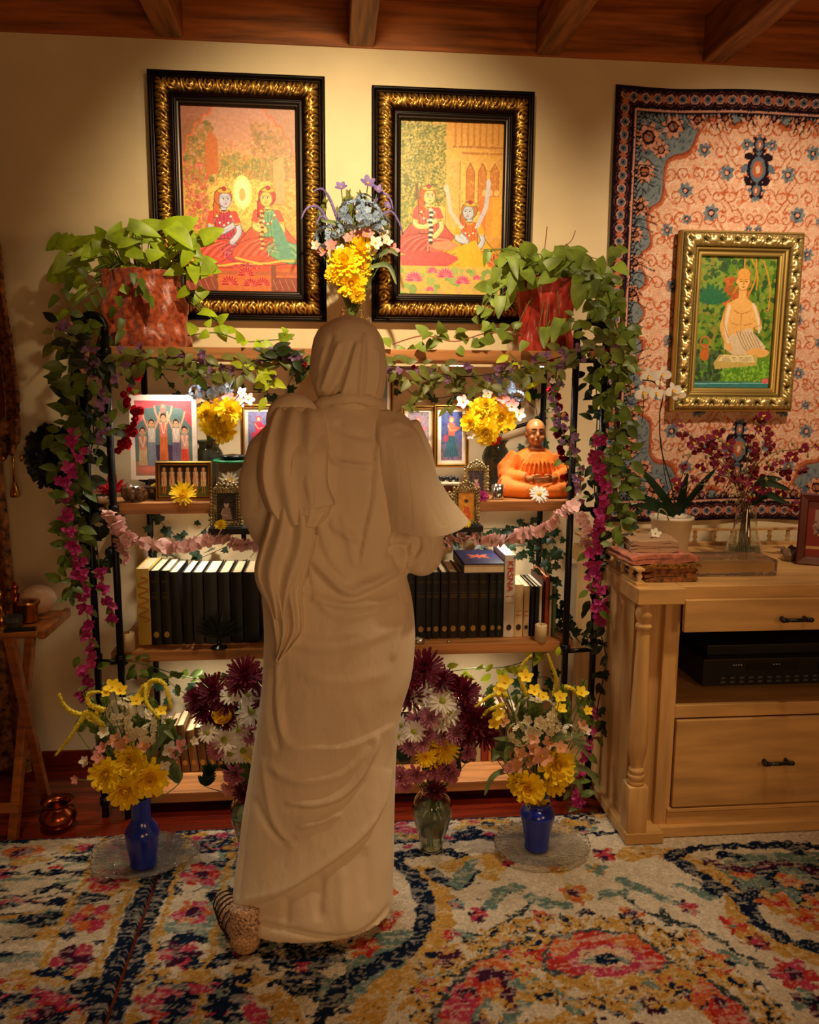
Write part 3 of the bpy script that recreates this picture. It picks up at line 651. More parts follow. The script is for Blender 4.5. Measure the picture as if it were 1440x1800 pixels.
# ------------------------------------------------------------------ tapestry
def tapestry():
    w,h=1.10,1.58; cv=Canvas(w,h,.0036,-w/2,-h/2,(242,190,158),warp=.006,ws=60)
    sx = np.abs(cv.X); sy = np.abs(cv.Y); ox,oy=cv.X.copy(),cv.Y.copy(); cv.X=sx; cv.Y=sy   # four-fold symmetric loom pattern
    DK=(36,24,34); GB=(132,144,150); OR=(196,108,70); PK=(232,168,146); CR=(240,206,180); BL=(104,120,140)
    F=(244,196,164)
    n=fbm(cv.X*70,cv.Y*70,2,3); cv.put((n>.50).astype(float),(248,212,184)); cv.put((n>.66).astype(float),(232,160,126))
    # spiral vines
    R=random.Random(5)
    for i in range(9):
        for j in range(10):
            x=.02+i*.052+(.026 if j%2 else 0); y=.03+j*.078
            r=.026+.006*R.random(); s=1 if (i+j)%2 else -1; pts=[]
            for k in range(15):
                a=s*k*.55+R.random()*.1+i; rr=r*(1-k/17); pts.append((x+rr*math.cos(a),y+rr*math.sin(a)))
            cv.line(pts,.0046,OR); cv.line([pts[0],(pts[0][0]+.02,pts[0][1]+.03)],.004,OR)
            cv.ell(x+.02*math.cos(i*2+j),y+.02*math.sin(i*2+j),.009,.0045,(214,110,66),i+j)
    for (x,y,r) in ((.0,.42,.02),(.12,.50,.024),(.17,.36,.026),(.09,.24,.022),(.22,.22,.02),(.27,.44,.024),(.30,.1,.02),(.13,.12,.02),(.2,.02,.018),(.05,.60,.018),(.21,.58,.022),(.33,.30,.02),(.02,.30,.015),(.26,.34,.016)):
        for k in range(7):
            a=2*PI*k/7; cv.ell(x+r*.7*math.cos(a),y+r*.7*math.sin(a),r*.5,r*.34,BL if k%2 else GB,a)
        cv.ell(x,y,r*.5,r*.5,DK); cv.ell(x,y,r*.3,r*.3,PK)
    # grey-blue spandrels with a scalloped orange edge
    bx=.475; by=.715
    edge = (cv.X/.42)**2.6+(cv.Y/.70)**2.6 + .10*np.cos(np.arctan2(cv.Y,cv.X)*22)
    cv.put((edge>.95).astype(float),OR); cv.put((edge>1.0).astype(float),(150,76,50)); 
    cv.put((edge>1.03).astype(float),GB)
    nn=fbm(cv.X*90,cv.Y*90,12,2)
    reg=edge>1.07
    cv.put((reg&(nn>.60)).astype(float),(96,108,122))
    for (x,y,r) in ((.42,.62,.05),(.33,.66,.04),(.43,.50,.04),(.24,.685,.034),(.44,.38,.034),(.14,.69,.03),(.45,.28,.028),(.05,.695,.03),(.45,.18,.03),(.45,.07,.03),(.37,.58,.03)):
        for k in range(8):
            a=2*PI*k/8+.3; cv.ell(x+r*.62*math.cos(a),y+r*.62*math.sin(a),r*.42,r*.24,(PK if k%2 else (226,150,110)),a)
            cv.line([(x+r*.5*math.cos(a+.35),y+r*.5*math.sin(a+.35)),(x+r*1.1*math.cos(a+.6),y+r*1.1*math.sin(a+.6))],.004,DK)
        cv.ell(x,y,r*.5,r*.5,DK); cv.ell(x,y,r*.34,r*.3,OR); cv.ell(x,y,r*.15,r*.15,GB)
    for i in range(26):
        y=.02+i*.027; 
        cv.curve([(.40+.03*math.sin(i),y),(.44,y+.02),(.46,y-.012)],.004,DK)
    for i in range(16):
        x=.02+i*.027; cv.curve([(x,.66+.02*math.sin(i)),(x+.02,.70),(x-.01,.705)],.004,DK)
    # medallion pendants
    for (y,s) in ((.515,1.0),(.60,.5),(.44,.5)):
        cv.poly([(0,y-.07*s),(.035*s,y-.03*s),(.05*s,y),(.035*s,y+.035*s),(0,y+.075*s),(-.05,y)],DK); cv.ell(0,y,.03*s,.045*s,BL); cv.ell(0,y,.02*s,.03*s,OR); cv.ell(0,y,.008*s,.014*s,CR)
        for k in range(5): cv.ell(.055*s*math.cos(k*.8-1.6),y+.06*s*math.sin(k*.8-1.6),.018*s,.012*s,DK if k%2 else BL,k)
    # borders
    B=np.maximum(cv.X-(w/2-.085), cv.Y-(h/2-.085))
    cv.put((B>0).astype(float),DK); cv.put(((B>.004)&(B<.012)).astype(float),PK)
    u=np.where(cv.X-(w/2)>cv.Y-(h/2), cv.Y, cv.X)
    t_=(B-.048)/.03; ph=((u/.046)%1)-.5
    rr=np.hypot(ph*1.5,t_)
    band=(B>.018)
    cv.put((band&(rr<.86)&(rr>.78)).astype(float),(130,70,66)); cv.put((band&(rr<.56)).astype(float),PK); cv.put((band&(rr<.42)).astype(float),BL); cv.put((band&(rr<.18)).astype(float),DK)
    ph2=((u/.046+.5)%1)-.5; cv.put((band&(np.abs(ph2)*2+np.abs(t_)<.5)&(np.abs(t_)<.9)).astype(float),(206,120,90))
    cv.put(((B>0)&(B<.018)&(((u/.012)%1)<.5)&(B>.010)).astype(float),DK)
    cv.put((B>.080).astype(float),DK)
    cv.put(((B<0)&(B>-.016)&(((u/.014)%1)<.55+B*30)).astype(float),DK)
    cv.X,cv.Y=ox,oy; cv.grain(10,60); return cv
tp=tapestry()
def tapf(u,v):
    x=1.022+1.10*u; z=2.506-1.58*v; return x, -.006-.004*(1+np.sin(x*14))-.002*np.sin(z*9), z-.004*np.sin(u*9)
t=thing('wall_tapestry',(1.57,0,.93),'large salmon and grey-blue floral tapestry with dark rosette border hanging on wall','tapestry')
tp.obj('weave',tapf,weave_m,t)
# ================================================================== the altar shelf
ZS=(1.553,1.063,.573,.074); ZB=ZS
XL=(P(190,700,-.41).x+P(214,1150,-.41).x)/2; XR=(P(1008,700,-.41).x+P(994,1150,-.41).x)/2
XLo=(P(147,650,-.40).x+P(168,1150,-.40).x)/2; XRo=P(1072,650,-.40).x-.016
t=thing('shelving_unit',((XL+XR)/2,-.23,0),'four-board wooden altar shelf with black pipe posts against wall','shelf')
for k,z in enumerate(ZS):
    MB().box(XL-.035,XR+.035,-.40,-.06,z-.036,z).build('shelf_board',shelf_m,t,smooth=False,bev=.003)
for sx,xi,xo in ((-1,XL,XLo),(1,XR,XRo)):
    for (xx,yy,zt) in ((xi,-.416,1.59),(xo,-.40,1.59)):
        g=MB().tube([(xx,yy,.0),(xx,yy,zt)],.0115,12)
        for z in ZS: g.lathe([(.0115,-.014),(.0165,-.012),(.0165,.012),(.0115,.014)],12,(xx,yy,z-.018),cap=False)
        g.build('post',iron_m,t)
    arc=[(xi,-.416,1.59)]+[((xi+xo)/2-(xo-xi)/2*math.cos(a),-.41,1.59+.055*math.sin(a)**.7) for a in [PI*i/14 for i in range(1,14)]]+[(xo,-.40,1.59)]
    MB().tube(arc,.0115,12).build('arch',iron_m,t)
    xr=P(262,930,-.07).x if sx<0 else P(957,740,-.07).x
    MB().tube([(xr,-.05,0),(xr,-.05,1.52)],.011,10).build('post',iron_m,t)
    for z in ZS[:3]:
        MB().tube([(xi,-.414,z-.03),(xo,-.40,z-.03)],.008,8).build('crossbar',iron_m,t)
        MB().tube([(xi,-.41,z-.045),(xr,-.05,z-.045)],.008,8).build('crossbar',iron_m,t)
MB().tube([(XL,-.05,1.10),(P(480,930,-.05).x,-.05,.98),],.007,8).build('brace',iron_m,t)
MB().tube([(P(957,700,-.05).x,-.05,1.32),(P(860,730,-.05).x,-.05,1.26)],.007,8).build('brace',iron_m,t)
led=mat('led_glow',(1,.93,.78),.4,var=0,emit=14)
def puck(px,Y,z):
    x=P(px,632,Y).x
    q=thing('puck_light',(x,Y,z),'round white light under shelf board','light','puck lights under the shelf boards')
    MB().lathe([(.03,-.012),(.032,-.004),(.032,0)],20,(x,Y,z)).build('housing',mat('white_plastic',(.8,.8,.78),.4),q)
    MB().lathe([(.024,-.0135),(.026,-.0125)],20,(x,Y,z)).build('lens',led,q)
    l=lamp('puck_beam','SPOT',(x,Y,z-.016),(x,Y+.04,z-1),9.0,(1,.88,.70),spot_size=2.5,spot_blend=.9,shadow_soft_size=.025); l.parent=q; l.matrix_parent_inverse=q.matrix_basis.inverted()
for px in (450,625,802,945): puck(px,-.33,ZS[0]-.036)
puck(300,-.30,ZS[0]-.036)
for px in (330,590,850): puck(px,-.26,ZS[2]-.036)
for px in (330,560,900): puck(px,-.22,ZS[1]-.036)  # unseen pucks added under the second board to brighten the books
ZS=tuple(z+.0012 for z in ZB)
# black ledge in front of the second board
lx0,lx1=P(366,928,-.50).x,P(850,928,-.50).x; LZ=P(600,927,-.50).z
q=thing('display_ledge',((lx0+lx1)/2,-.44,LZ),'low black ledge in front of the second shelf board','ledge')
MB().box(lx0,lx1,-.50,-.402,LZ-.02,LZ).build('ledge_top',blackmat,q,smooth=False,bev=.002)
for xx in (lx0+.1,lx1-.1,(lx0+lx1)/2): MB().tube([(xx,-.42,LZ-.015),(xx,-.42,LZ-.06),(xx,-.404,LZ-.062)],.008,8).build('bracket',iron_m,q)
# ------------------------------------------------------------------ text
def textmesh(txt,size,M,col,name,parent,ext=.0006):
    cu=bpy.data.curves.new('t','FONT'); cu.body=txt; cu.size=size; cu.extrude=ext; cu.align_x='LEFT'; cu.align_y='BOTTOM_BASELINE'
    ob=bpy.data.objects.new('t',cu); C.objects.link(ob); bpy.context.view_layer.update()
    me=bpy.data.meshes.new_from_object(ob.evaluated_get(bpy.context.evaluated_depsgraph_get())); bpy.data.objects.remove(ob)
    me.transform(M); me.materials.clear(); me.materials.append(col)
    o=bpy.data.objects.new(name,me); C.objects.link(o); o.parent=parent; o.matrix_parent_inverse=parent.matrix_basis.inverted(); return o
page_m=mat('page_edges',rgb(228,205,165),.8,var=.12,vs=20,stretch=(40,1,1))
def cov(c): return mat('book_cloth_%d_%d_%d'%c,rgb(*c),.42,var=.08,bump=.05,bs=200)
goldfoil=mat('gold_foil',rgb(200,160,90),.35,.6,var=.1)
redink=mat('red_ink',rgb(196,30,30),.6); darkink=mat('dark_ink',rgb(50,30,20),.6)
def book(x,w,h,dep,col,z,ys,lean=0,style='plain',label='',group=None,tilt=0):
    t=thing('book',(x+w/2,ys+dep/2,z),label,'book',group)
    M=Matrix.Translation((x if lean<=0 else x+w,0,z))@Matrix.Rotation(lean,4,'Y')@Matrix.Translation((-x if lean<=0 else -x-w,0,-z))
    c=.0028
    g=MB(); g.box(x,x+c,ys,ys+dep,z,z+h,M); g.box(x+w-c,x+w,ys,ys+dep,z,z+h,M)
    g.grid(lambda u,v:M@Vector((x+w*u,ys-.003*math.sin(PI*u),z+h*v)),7,2)
    g.grid(lambda u,v:M@Vector((x+w*(1-u),ys+c-.003*math.sin(PI*u),z+h*v)),7,2)
    g.build('cover',cov(col),t,smooth=False)
    MB().box(x+c,x+w-c,ys+c,ys+dep-.006,z+.003,z+h-.004,M).build('pages',page_m,t,smooth=False)
    if style in('seal','lined'):
        g=MB(); r=min(.009,w*.32); 
        g.add([M@Vector((x+w/2+r*math.cos(a),ys-.0042,z+.035+r*1.2*math.sin(a))) for a in [2*PI*i/16 for i in range(16)]],[tuple(range(16))])
        g.build('seal',goldfoil if style=='seal' else darkink,t,smooth=False)
        g=MB()
        for zz in (.86,.84,.70,.66,.64,.62) if style=='seal' else (.5,.42): g.box(x+w*.15,x+w*.85,ys-.0042,ys-.003,z+h*zz,z+h*zz+.0012,M)
        g.build('spine_bands',mat('dull_gilt',rgb(110,85,50),.5,.3) if style=='seal' else redink,t,smooth=False)
    return t,M
DK=[(22,20,22),(26,22,20),(16,18,20),(30,24,20),(20,22,18)]
Yb=-.335
def pxx(px,py=1065,Y=Yb): return P(px,py,Y).x
LB='black bound volume with gilt seal on spine, in the row left of the person'
b1=[(241,265,1000,(206,176,84),'y'),(265,283,1003,DK[0],'s'),(284,301,1003,DK[1],'s'),(302,320,1006,DK[2],'p'),(322,338,1006,DK[0],'p'),(340,358,1006,(50,48,46),'p'),(360,383,1006,(44,46,48),'p'),(385,405,1006,(38,38,40),'p'),(407,427,1006,DK[2],'p'),(429,456,1006,(24,26,26),'p')]
for i,(a,b_,tp_,c,st) in enumerate(b1):
    x0,x1=pxx(a),pxx(b_); h=P(a,tp_,Yb).z-ZS[2]
    lab={'y':'yellow book with orange scribbled spine at left end of the third board','s':'black volume with gilt seal beside the yellow book left of the person','p':'plain black hardcover left of the person'}[st]
    if i==3: lab='black hardcover leaning against the two gilt-sealed volumes on the left'
    grp={'s':'black volumes beside the yellow book','p':'plain black hardcovers left of the person'}.get(st) if i!=3 else None
    bk,M=book(x0,x1-x0-.0015,h,.20,c,ZS[2],Yb,-.0 if i!=3 else -.035,{'y':'plain','s':'seal','p':'plain'}[st],lab,grp)
    if st=='y':
        g=MB(); R=random.Random(3); pts=[Vector((x0+(x1-x0)*(.5+.38*math.sin(k*1.1)),Yb-.004,ZS[2]+h*(.3+.6*k/26))) for k in range(27)]
        g.tube(spline(pts,4),.0013,5); g.build('spine_drawing',mat('orange_ink',rgb(200,90,30),.6),bk)
# volumes standing behind the person
x=pxx(460); i=0
while x < pxx(712):
    w=.036+.006*((i*7)%3); book(x,w-.0015,.235,.20,DK[i%5],ZS[2],Yb,0,'plain','black hardcover standing behind the person on the third board','black hardcovers behind the person'); x+=w; i+=1
rb=[(715,730),(732,749),(749,760),(760,774),(775,789),(789,806),(806,823),(823,842),(842,859),(860,873),(873,884)]
for i,(a,b_) in enumerate(rb):
    x0,x1=pxx(a),pxx(b_); book(x0,x1-x0-.0015,P(a,1006,Yb).z-ZS[2],.20,[(18,24,30),(20,24,30),(16,22,24),(22,24,26),(28,20,22),(34,22,20),(34,24,20),(30,22,18),(26,18,16),(16,26,22),(18,30,26)][i],ZS[2],Yb,0,'seal','gilt-sealed dark volume right of the person','dark gilt-sealed volumes right of the person')
x0,x1=pxx(886),pxx(905); bk,M=book(x0,x1-x0-.001,P(895,976,Yb).z-ZS[2],.21,(216,206,190),ZS[2],Yb,.0,'lined','tall white book with red KRSNA lettering on its spine','book')
textmesh('KRSNA',.030,Matrix.Translation((x0+.009,Yb-.005,P(895,985,Yb).z))@Matrix.Rotation(PI/2,4,'X')@Matrix.Rotation(-PI/2,4,'Z')@Matrix.Diagonal((1.15,1,1,1)),redink,'lettering',bk)
for i,(a,b_,tp_,c,st,lab) in enumerate([(905,920,1028,(214,186,140),'lined','cream book with dark seal next to the tall white one'),(921,931,1030,(206,176,130),'lined','narrower cream book left of the thin dark volumes'),
    (934,940,1031,(20,20,24),'plain','thin black book beside the narrower cream book'),(941,948,1031,(24,22,26),'plain','second thin black book, against the thin white one'),(948,953,1030,(220,210,190),'plain','thin white booklet right of the thin black books'),
    (954,957,1020,(60,20,18),'plain','thin maroon booklet behind the short candle'),(958,965,1014,(150,60,30),'plain','rust-red slim book, tallest of the thin ones above the candle'),(966,971,1024,(196,170,130),'plain','thin tan booklet right of the rust-red slim book'),(972,978,1030,(90,120,90),'plain','thin green and white booklet at the right end')]):
    x0,x1=pxx(a),pxx(b_); book(x0,max(.004,x1-x0-.001),P(a,tp_,Yb).z-ZS[2],.18,c,ZS[2],Yb,0,st,lab)
# large book lying across the tops
zt=ZS[2]+P(860,1006,Yb).z-ZS[2]+.002; xa,xb=P(815,985,-.36).x,P(888,985,-.36).x
t=thing('book',((xa+xb)/2,-.25,zt),'large navy book lying flat on top of the dark volumes','book')
g=MB().box(xa,xb,-.36,-.12,zt,zt+.003).box(xa,xb,-.36,-.12,zt+.03,zt+.034).box(xa,xa+.003,-.36,-.12,zt,zt+.034); g.build('cover',cov((34,34,70)),t,smooth=False)
MB().box(xa+.003,xb-.003,-.356,-.13,zt+.003,zt+.03).build('pages',page_m,t,smooth=False)
g=MB(); 
for k in range(8): a=2*PI*k/8; g.blade(((xa+xb)/2,-.24,zt+.0348),(math.cos(a),math.sin(a)*.8,0),(0,0,1),.045 if k%2 else .03,.014,'petal',0,0,4)
g.build('cover_emblem',mat('copper_foil',rgb(170,80,50),.5),t)
# bottom board books
Yc=-.25
def px4(px): return P(px,1310,Yc).x
for i in range(8):
    x0=px4(288)+i*.031; book(x0,.027,.155+.01*(i%3),.15,[(120,84,44),(140,100,56),(112,78,40),(150,110,64)][i%4],ZS[3],Yc,-.10 if i<6 else 0,'seal' if i<7 else 'plain','worn tan book behind the left blue vase','tan books on the bottom board left')
x=px4(420); i=0
while x < px4(735):
    w=.026+.008*((i*5)%3); book(x,w-.002,.17+.02*((i*3)%4)/2,.15,[(90,60,36),(60,40,30),(110,80,50),(40,44,40)][i%4],ZS[3],Yc,0,'plain','brown book on the bottom board behind the person','brown books on the bottom board behind the person'); x+=w; i+=1
cols=[(80,40,50),(120,70,60),(150,90,60),(90,70,60),(50,80,74),(60,90,80),(80,30,30),(90,36,34),(170,80,36),(60,40,36),(190,180,150),(140,50,40),(200,120,50),(70,90,60)]
x=px4(745)
for i in range(19):
    w=.012+.007*((i*7)%3); book(x,w-.0015,.17+.03*((i*5)%4)/3,.15,cols[i%14],ZS[3],Yc,0,'plain','slim coloured book behind the right-hand flowers','slim coloured books on the bottom board right'); x+=w+.001
# ------------------------------------------------------------------ pictures on the shelf
def poster_art():
    cv=Canvas(118,150,.75,0,0,(244,226,210)); cv.rect(9,10,109,143,(96,120,118))
    cv.poly([(9,10),(109,10),(109,20),(84,24),(59,16),(34,24),(9,20)],(206,90,100))
    cv.poly([(9,16),(28,18),(22,44),(9,58)],(214,96,104)); cv.poly([(109,16),(92,18),(98,44),(109,58)],(214,96,104))
    for i in range(5): cv.line([(11+i*4,18),(10+i*1.5,50)],.8,(170,60,76)); cv.line([(107-i*4,18),(108-i*1.5,50)],.8,(170,60,76))
    cv.rect(9,118,109,143,(170,130,100)); cv.ell(36,132,26,9,(206,120,104)); cv.ell(34,131,15,5,(226,130,110)); cv.rect(42,88,76,116,(70,56,80))
    SK=(226,160,130)
    for (x,hy,c,c2,up) in ((59,40,(214,110,60),(226,120,96),1),(38,50,(130,134,150),(206,196,180),1),(81,50,(120,100,130),(214,186,170),1),(96,62,(224,80,60),(214,150,130),0),(22,64,(206,170,130),(206,140,110),0)):
        cv.poly([(x-6,hy+10),(x+6,hy+10),(x+7.5,hy+76 if hy<60 else hy+60),(x-7.5,hy+76 if hy<60 else hy+60)],c); cv.poly([(x-7,hy+8),(x+7,hy+8),(x+6,hy+34),(x-6,hy+34)],c2)
        if up: cv.line([(x-6,hy+10),(x-13,hy-8),(x-15,hy-20)],3,SK); cv.line([(x+6,hy+10),(x+13,hy-8),(x+16,hy-20)],3,SK)
        else: cv.line([(x-6,hy+12),(x,hy+26),(x+6,hy+12)],3,SK)
        cv.ell(x,hy,7.5,7.5,(230,200,130),al=.6); cv.ell(x,hy-1.5,5.6,6,(50,30,30)); cv.ell(x,hy+.8,4.2,5,SK)
        for e in (-1.7,1.7): cv.ell(x+e,hy+.3,.9,.5,(50,30,30))
        cv.line([(x-1.2,hy+3.4),(x+1.2,hy+3.4)],.6,(180,50,50)); cv.curve([(x-4,hy+9),(x,hy+28),(x+4,hy+9)],1.3,(240,220,200))
        for k in (-3,0,3): cv.line([(x+k,hy+34),(x+k*1.3,hy+58)],.6,tuple(v-30 for v in c))
    cv.ell(59,24,5,8,(214,120,110)); cv.ell(59,20,2.6,3,SK)
    cv.grain(12,.5); return cv
def leanM(x,y,z,ang): return Matrix.Translation((x,y,z))@Matrix.Rotation(ang,4,'X')@Matrix.Translation((-x,-y,-z))
def pbox(px0,px1,py0,py1,Y): a=P(px0,(py0+py1)/2,Y); b_=P(px1,(py0+py1)/2,Y); return a.x,b_.x,P((px0+px1)/2,py1,Y).z,P((px0+px1)/2,py0,Y).z
a,b_,c,d=pbox(228,346,694,843,-.26); Ml=leanM(0,-.26,c,-.06)
t=thing('art_print',((a+b_)/2,-.26,ZS[1]),'unframed white-bordered print of five robed figures standing with raised arms','picture')
poster_art().obj('printed_sheet',flat(a,b_,c,d,-.2635,Ml),print_m,t); MB().box(a,b_,-.262,-.256,c,d,Ml).build('board',mat('white_card',(.8,.76,.68),.6),t,smooth=False)
MB().box((a+b_)/2-.05,(a+b_)/2+.05,-.29,-.2,ZS[1],c+.004).build('stand',mat('dark_wood',rgb(60,34,22),.5),t,smooth=False)
def six_art():
    cv=Canvas(82,46,.6,0,0,(60,44,34)); cv.rect(0,30,82,46,(90,96,44)); cv.rect(0,0,82,10,(40,30,26)); cv.dabs(0,26,82,46,160,1.4,[(110,120,50),(70,80,36)],3,.8)
    for i in range(6):
        x=7+i*13.4; cv.poly([(x-4,10),(x+4,10),(x+4.4,32),(x-4.4,32)],(232,196,160)); cv.line([(x-1.8,31),(x-1.8,42)],1.6,(214,120,70)); cv.line([(x+1.8,31),(x+1.8,42)],1.6,(214,120,70))
        cv.line([(x-2,11),(x-1,28)],1.6,(226,130,80)); cv.ell(x,6.5,2.8,3.4,(220,150,100)); cv.line([(x+3,14),(x+4.4,24)],1.4,(220,150,100)); cv.line([(x-3,14),(x-4.6,24)],1.4,(220,150,100))
    return cv.grain(10,.6)
GO=rgb(196,150,70); GO2=rgb(120,80,30)
def simpleframe(px0,px1,py0,py1,Y,wd,art,label,lean=-.08,mat_w=0,rz=0,zb=None):
    a,b_,c,d=pbox(px0,px1,py0,py1,Y)
    if zb is not None: c=zb
    t=thing('framed_picture',((a+b_)/2,Y,c),label,'picture'); M=leanM(0,Y,c,lean)
    if rz: M=Matrix.Translation(((a+b_)/2,Y,c))@Matrix.Rotation(rz,4,'Z')@Matrix.Translation((-(a+b_)/2,-Y,-c))@M
    g=MB(); framegen(g,a,b_,c,d,Y,[(0,0,GO2),(0,.012,GO),(wd*.3,.015,GO),(wd*.5,.009,GO2),(wd*.7,.013,GO),(wd,.007,GO),(wd,.001,GO2)],M=M); g.build('frame',carve_m,t,smooth=False)
    if mat_w:
        g=MB(); framegen(g,a+wd,b_-wd,c+wd,d-wd,Y,[(0,.004,(.8,.72,.6)),(mat_w,.004,(.8,.72,.6)),(mat_w,.002,(.5,.4,.3))],M=M); g.build('mount',mat('cream_mount',(.8,.74,.62),.7),t,smooth=False)
    k=wd+mat_w
    art.obj('picture_sheet',flat(a+k,b_-k,c+k,d-k,Y-.003,M),print_m,t)
    MB().box(a+.003,b_-.003,Y-.001,Y+.006,c+.003,d-.003,M).build('backing',blackmat,t,smooth=False)
    return t
simpleframe(274,373,811,878,-.34,.013,six_art(),'small gold-framed photograph of six men in white robes standing in a row',zb=ZS[1]+.001)
def lady(robe,skirt,sky,seed):
    cv=Canvas(42,92,.6,0,0,sky); cv.put(np.clip((cv.Y0-40)/50,0,1),(150,110,130)); cv.dabs(0,0,42,92,200,2.2,[tuple(v+18 for v in sky),tuple(max(0,v-25) for v in sky),(90,110,90)],seed,.5)
    cv.poly([(15,38),(27,38),(36,84),(6,86)],skirt); cv.poly([(13,22),(28,22),(28,46),(15,46)],robe); cv.poly([(24,26),(40,30),(26,40)],robe)
    for i in range(6): cv.line([(16+i*2,44),(9+i*4.6,84)],.8,tuple(max(0,v-35) for v in skirt))
    cv.line([(14,26),(20,36),(30,34)],2.2,(230,170,130)); cv.ell(21,15,5.4,6.5,robe); cv.ell(21,16,3.4,4.4,(236,180,140)); cv.ell(20,15.5,.8,.4,(40,20,20)); cv.ell(22.8,15.5,.8,.4,(40,20,20)); cv.line([(20,19),(22,19)],.6,(180,40,50))
    cv.ell(10,50,5,7,(200,70,90),al=.8); cv.grain(12,.6); return cv
simpleframe(423,486,711,812,-.24,.013,lady((214,60,90),(226,60,84),(120,116,160),1),'narrow gold-framed picture of a woman in red left of the person',-.06,.011,-.12)
simpleframe(706,765,713,822,-.22,.012,lady((220,110,130),(214,100,130),(150,130,150),2),'narrow gold-framed picture of a pink figure beside the person’s shoulder'.replace('’s',''),-.05,.010,.0)
simpleframe(764,824,712,821,-.24,.012,lady((206,110,90),(60,110,130),(70,84,150),3),'narrow gold-framed picture of a woman in blue skirt, next to yellow flowers',-.05,.011,.0)
simpleframe(560,692,650,760,-.12,.014,lady((200,60,80),(190,70,90),(120,120,110),4),'larger gold-framed picture mostly behind the head scarf',-.04,.008)
# ornate little metal frames
pewter=mat('gilt_filigree',rgb(186,166,120),.32,.85,var=.25,vs=60)
def filigree(px0,px1,py0,py1,Y,zb,art,label,lean=-.12):
    zb+=.003
    a,b_,c,d=pbox(px0,px1,py0,py1,Y); d=zb+(d-c); c=zb; w=b_-a; h=(d-c)*.84; t=thing('filigree_frame',((a+b_)/2,Y,zb),label,'picture'); M=leanM(0,Y,c,lean); g=MB(); bw=w*.17
    n1=max(5,int(w/.0105)); n2=max(6,int(h/.0105))
    def bead(x,z,r,y=0):
        g.ball(M@Vector((x,Y-.004+y,z)),(r,r*.7,r),8,5)
    for k in range(n1+1):
        for z in (c+.004,c+h): bead(a+w*k/n1,z,.0048); 
        for z in (c+bw*.9,c+h-bw*.9): bead(a+bw+(w-2*bw)*k/n1,z,.0024,-.002)
    for k in range(n2+1):
        for x in (a,b_): bead(x,c+.004+(h-.004)*k/n2,.0048 if k%2 else .006)
        for x in (a+bw,b_-bw): bead(x,c+bw+(h-2*bw)*k/n2,.0024,-.002)
    for k in range(n2):
        for s_,x in ((1,a+bw*.5),(-1,b_-bw*.5)):
            z=c+.008+(h-.01)*(k+.5)/n2; g.tube([M@Vector((x+s_*.0035*math.cos(q),Y-.006,z+.0042*math.sin(q))) for q in [i*PI/4 for i in range(8)]],.0015,5)
    for k in range(n1):
        for z in (c+bw*.45,c+h-bw*.45):
            x=a+.004+(w-.008)*(k+.5)/n1; g.tube([M@Vector((x+.004*math.cos(q),Y-.006,z+.0038*math.sin(q))) for q in [i*PI/4 for i in range(8)]],.0015,5)
    for k in range(9):
        q=PI*k/8; bead((a+b_)/2-w*.34*math.cos(q),c+h+(d-c-h)*math.sin(q)*.85,.005)
    for k in range(5):
        q=PI*k/4; bead((a+b_)/2-w*.2*math.cos(q),c+h+(d-c-h)*math.sin(q)*.5,.0042,-.003)
    bead((a+b_)/2,d,.006)
    for (x0,x1,z0,z1) in ((a,b_,c,c+bw),(a,b_,c+h-bw,c+h),(a,a+bw,c+bw,c+h-bw),(b_-bw,b_,c+bw,c+h-bw)): g.box(x0,x1,Y-.003,Y+.002,z0,z1,M)
    g.build('frame',pewter,t)
    MB().box(a+.004,b_-.004,Y+.001,Y+.005,c+.002,c+h,M).build('backing',blackmat,t,smooth=False)
    art.obj('picture_sheet',flat(a+bw,b_-bw,c+bw,c+h-bw,Y-.001,M),print_m,t)
    MB().tube([(((a+b_)/2),Y+.006,c+h*.6),((a+b_)/2,Y+.045,zb+.001)],.002,6).build('easel_leg',pewter,t)
    return t
def tiny(bg,c1,c2,seed):
    cv=Canvas(30,42,.6,0,0,bg); cv.dabs(0,0,30,42,50,2.5,[tuple(min(255,v+25) for v in bg),tuple(max(0,v-25) for v in bg)],seed,.6)
    cv.poly([(8,40),(10,22),(20,22),(24,40)],c1); cv.ell(15,17,4,5,c2); cv.line([(10,24),(7,32),(16,34)],2,c2); cv.ell(15,13,4.2,3,tuple(v//3 for v in c1)); return cv.grain(10,.6)
filigree(371,424,843,922,-.475,LZ,tiny((40,30,26),(150,120,110),(190,160,150),1),'silver filigree frame with a dark picture, on the black ledge left')
filigree(799,842,848,922,-.475,LZ,tiny((226,150,40),(226,90,30),(240,180,60),2),'small filigree frame with an orange picture, on the black ledge right')
filigree(818,858,810,875,-.36,ZS[1],tiny((70,60,80),(214,150,170),(240,200,200),3),'filigree frame with a pink figure in front of the dark glass vase')
filigree(782,800,852,905,-.455,LZ,tiny((60,40,30),(160,90,60),(200,150,120),4),'filigree frame partly hidden by the right sleeve')
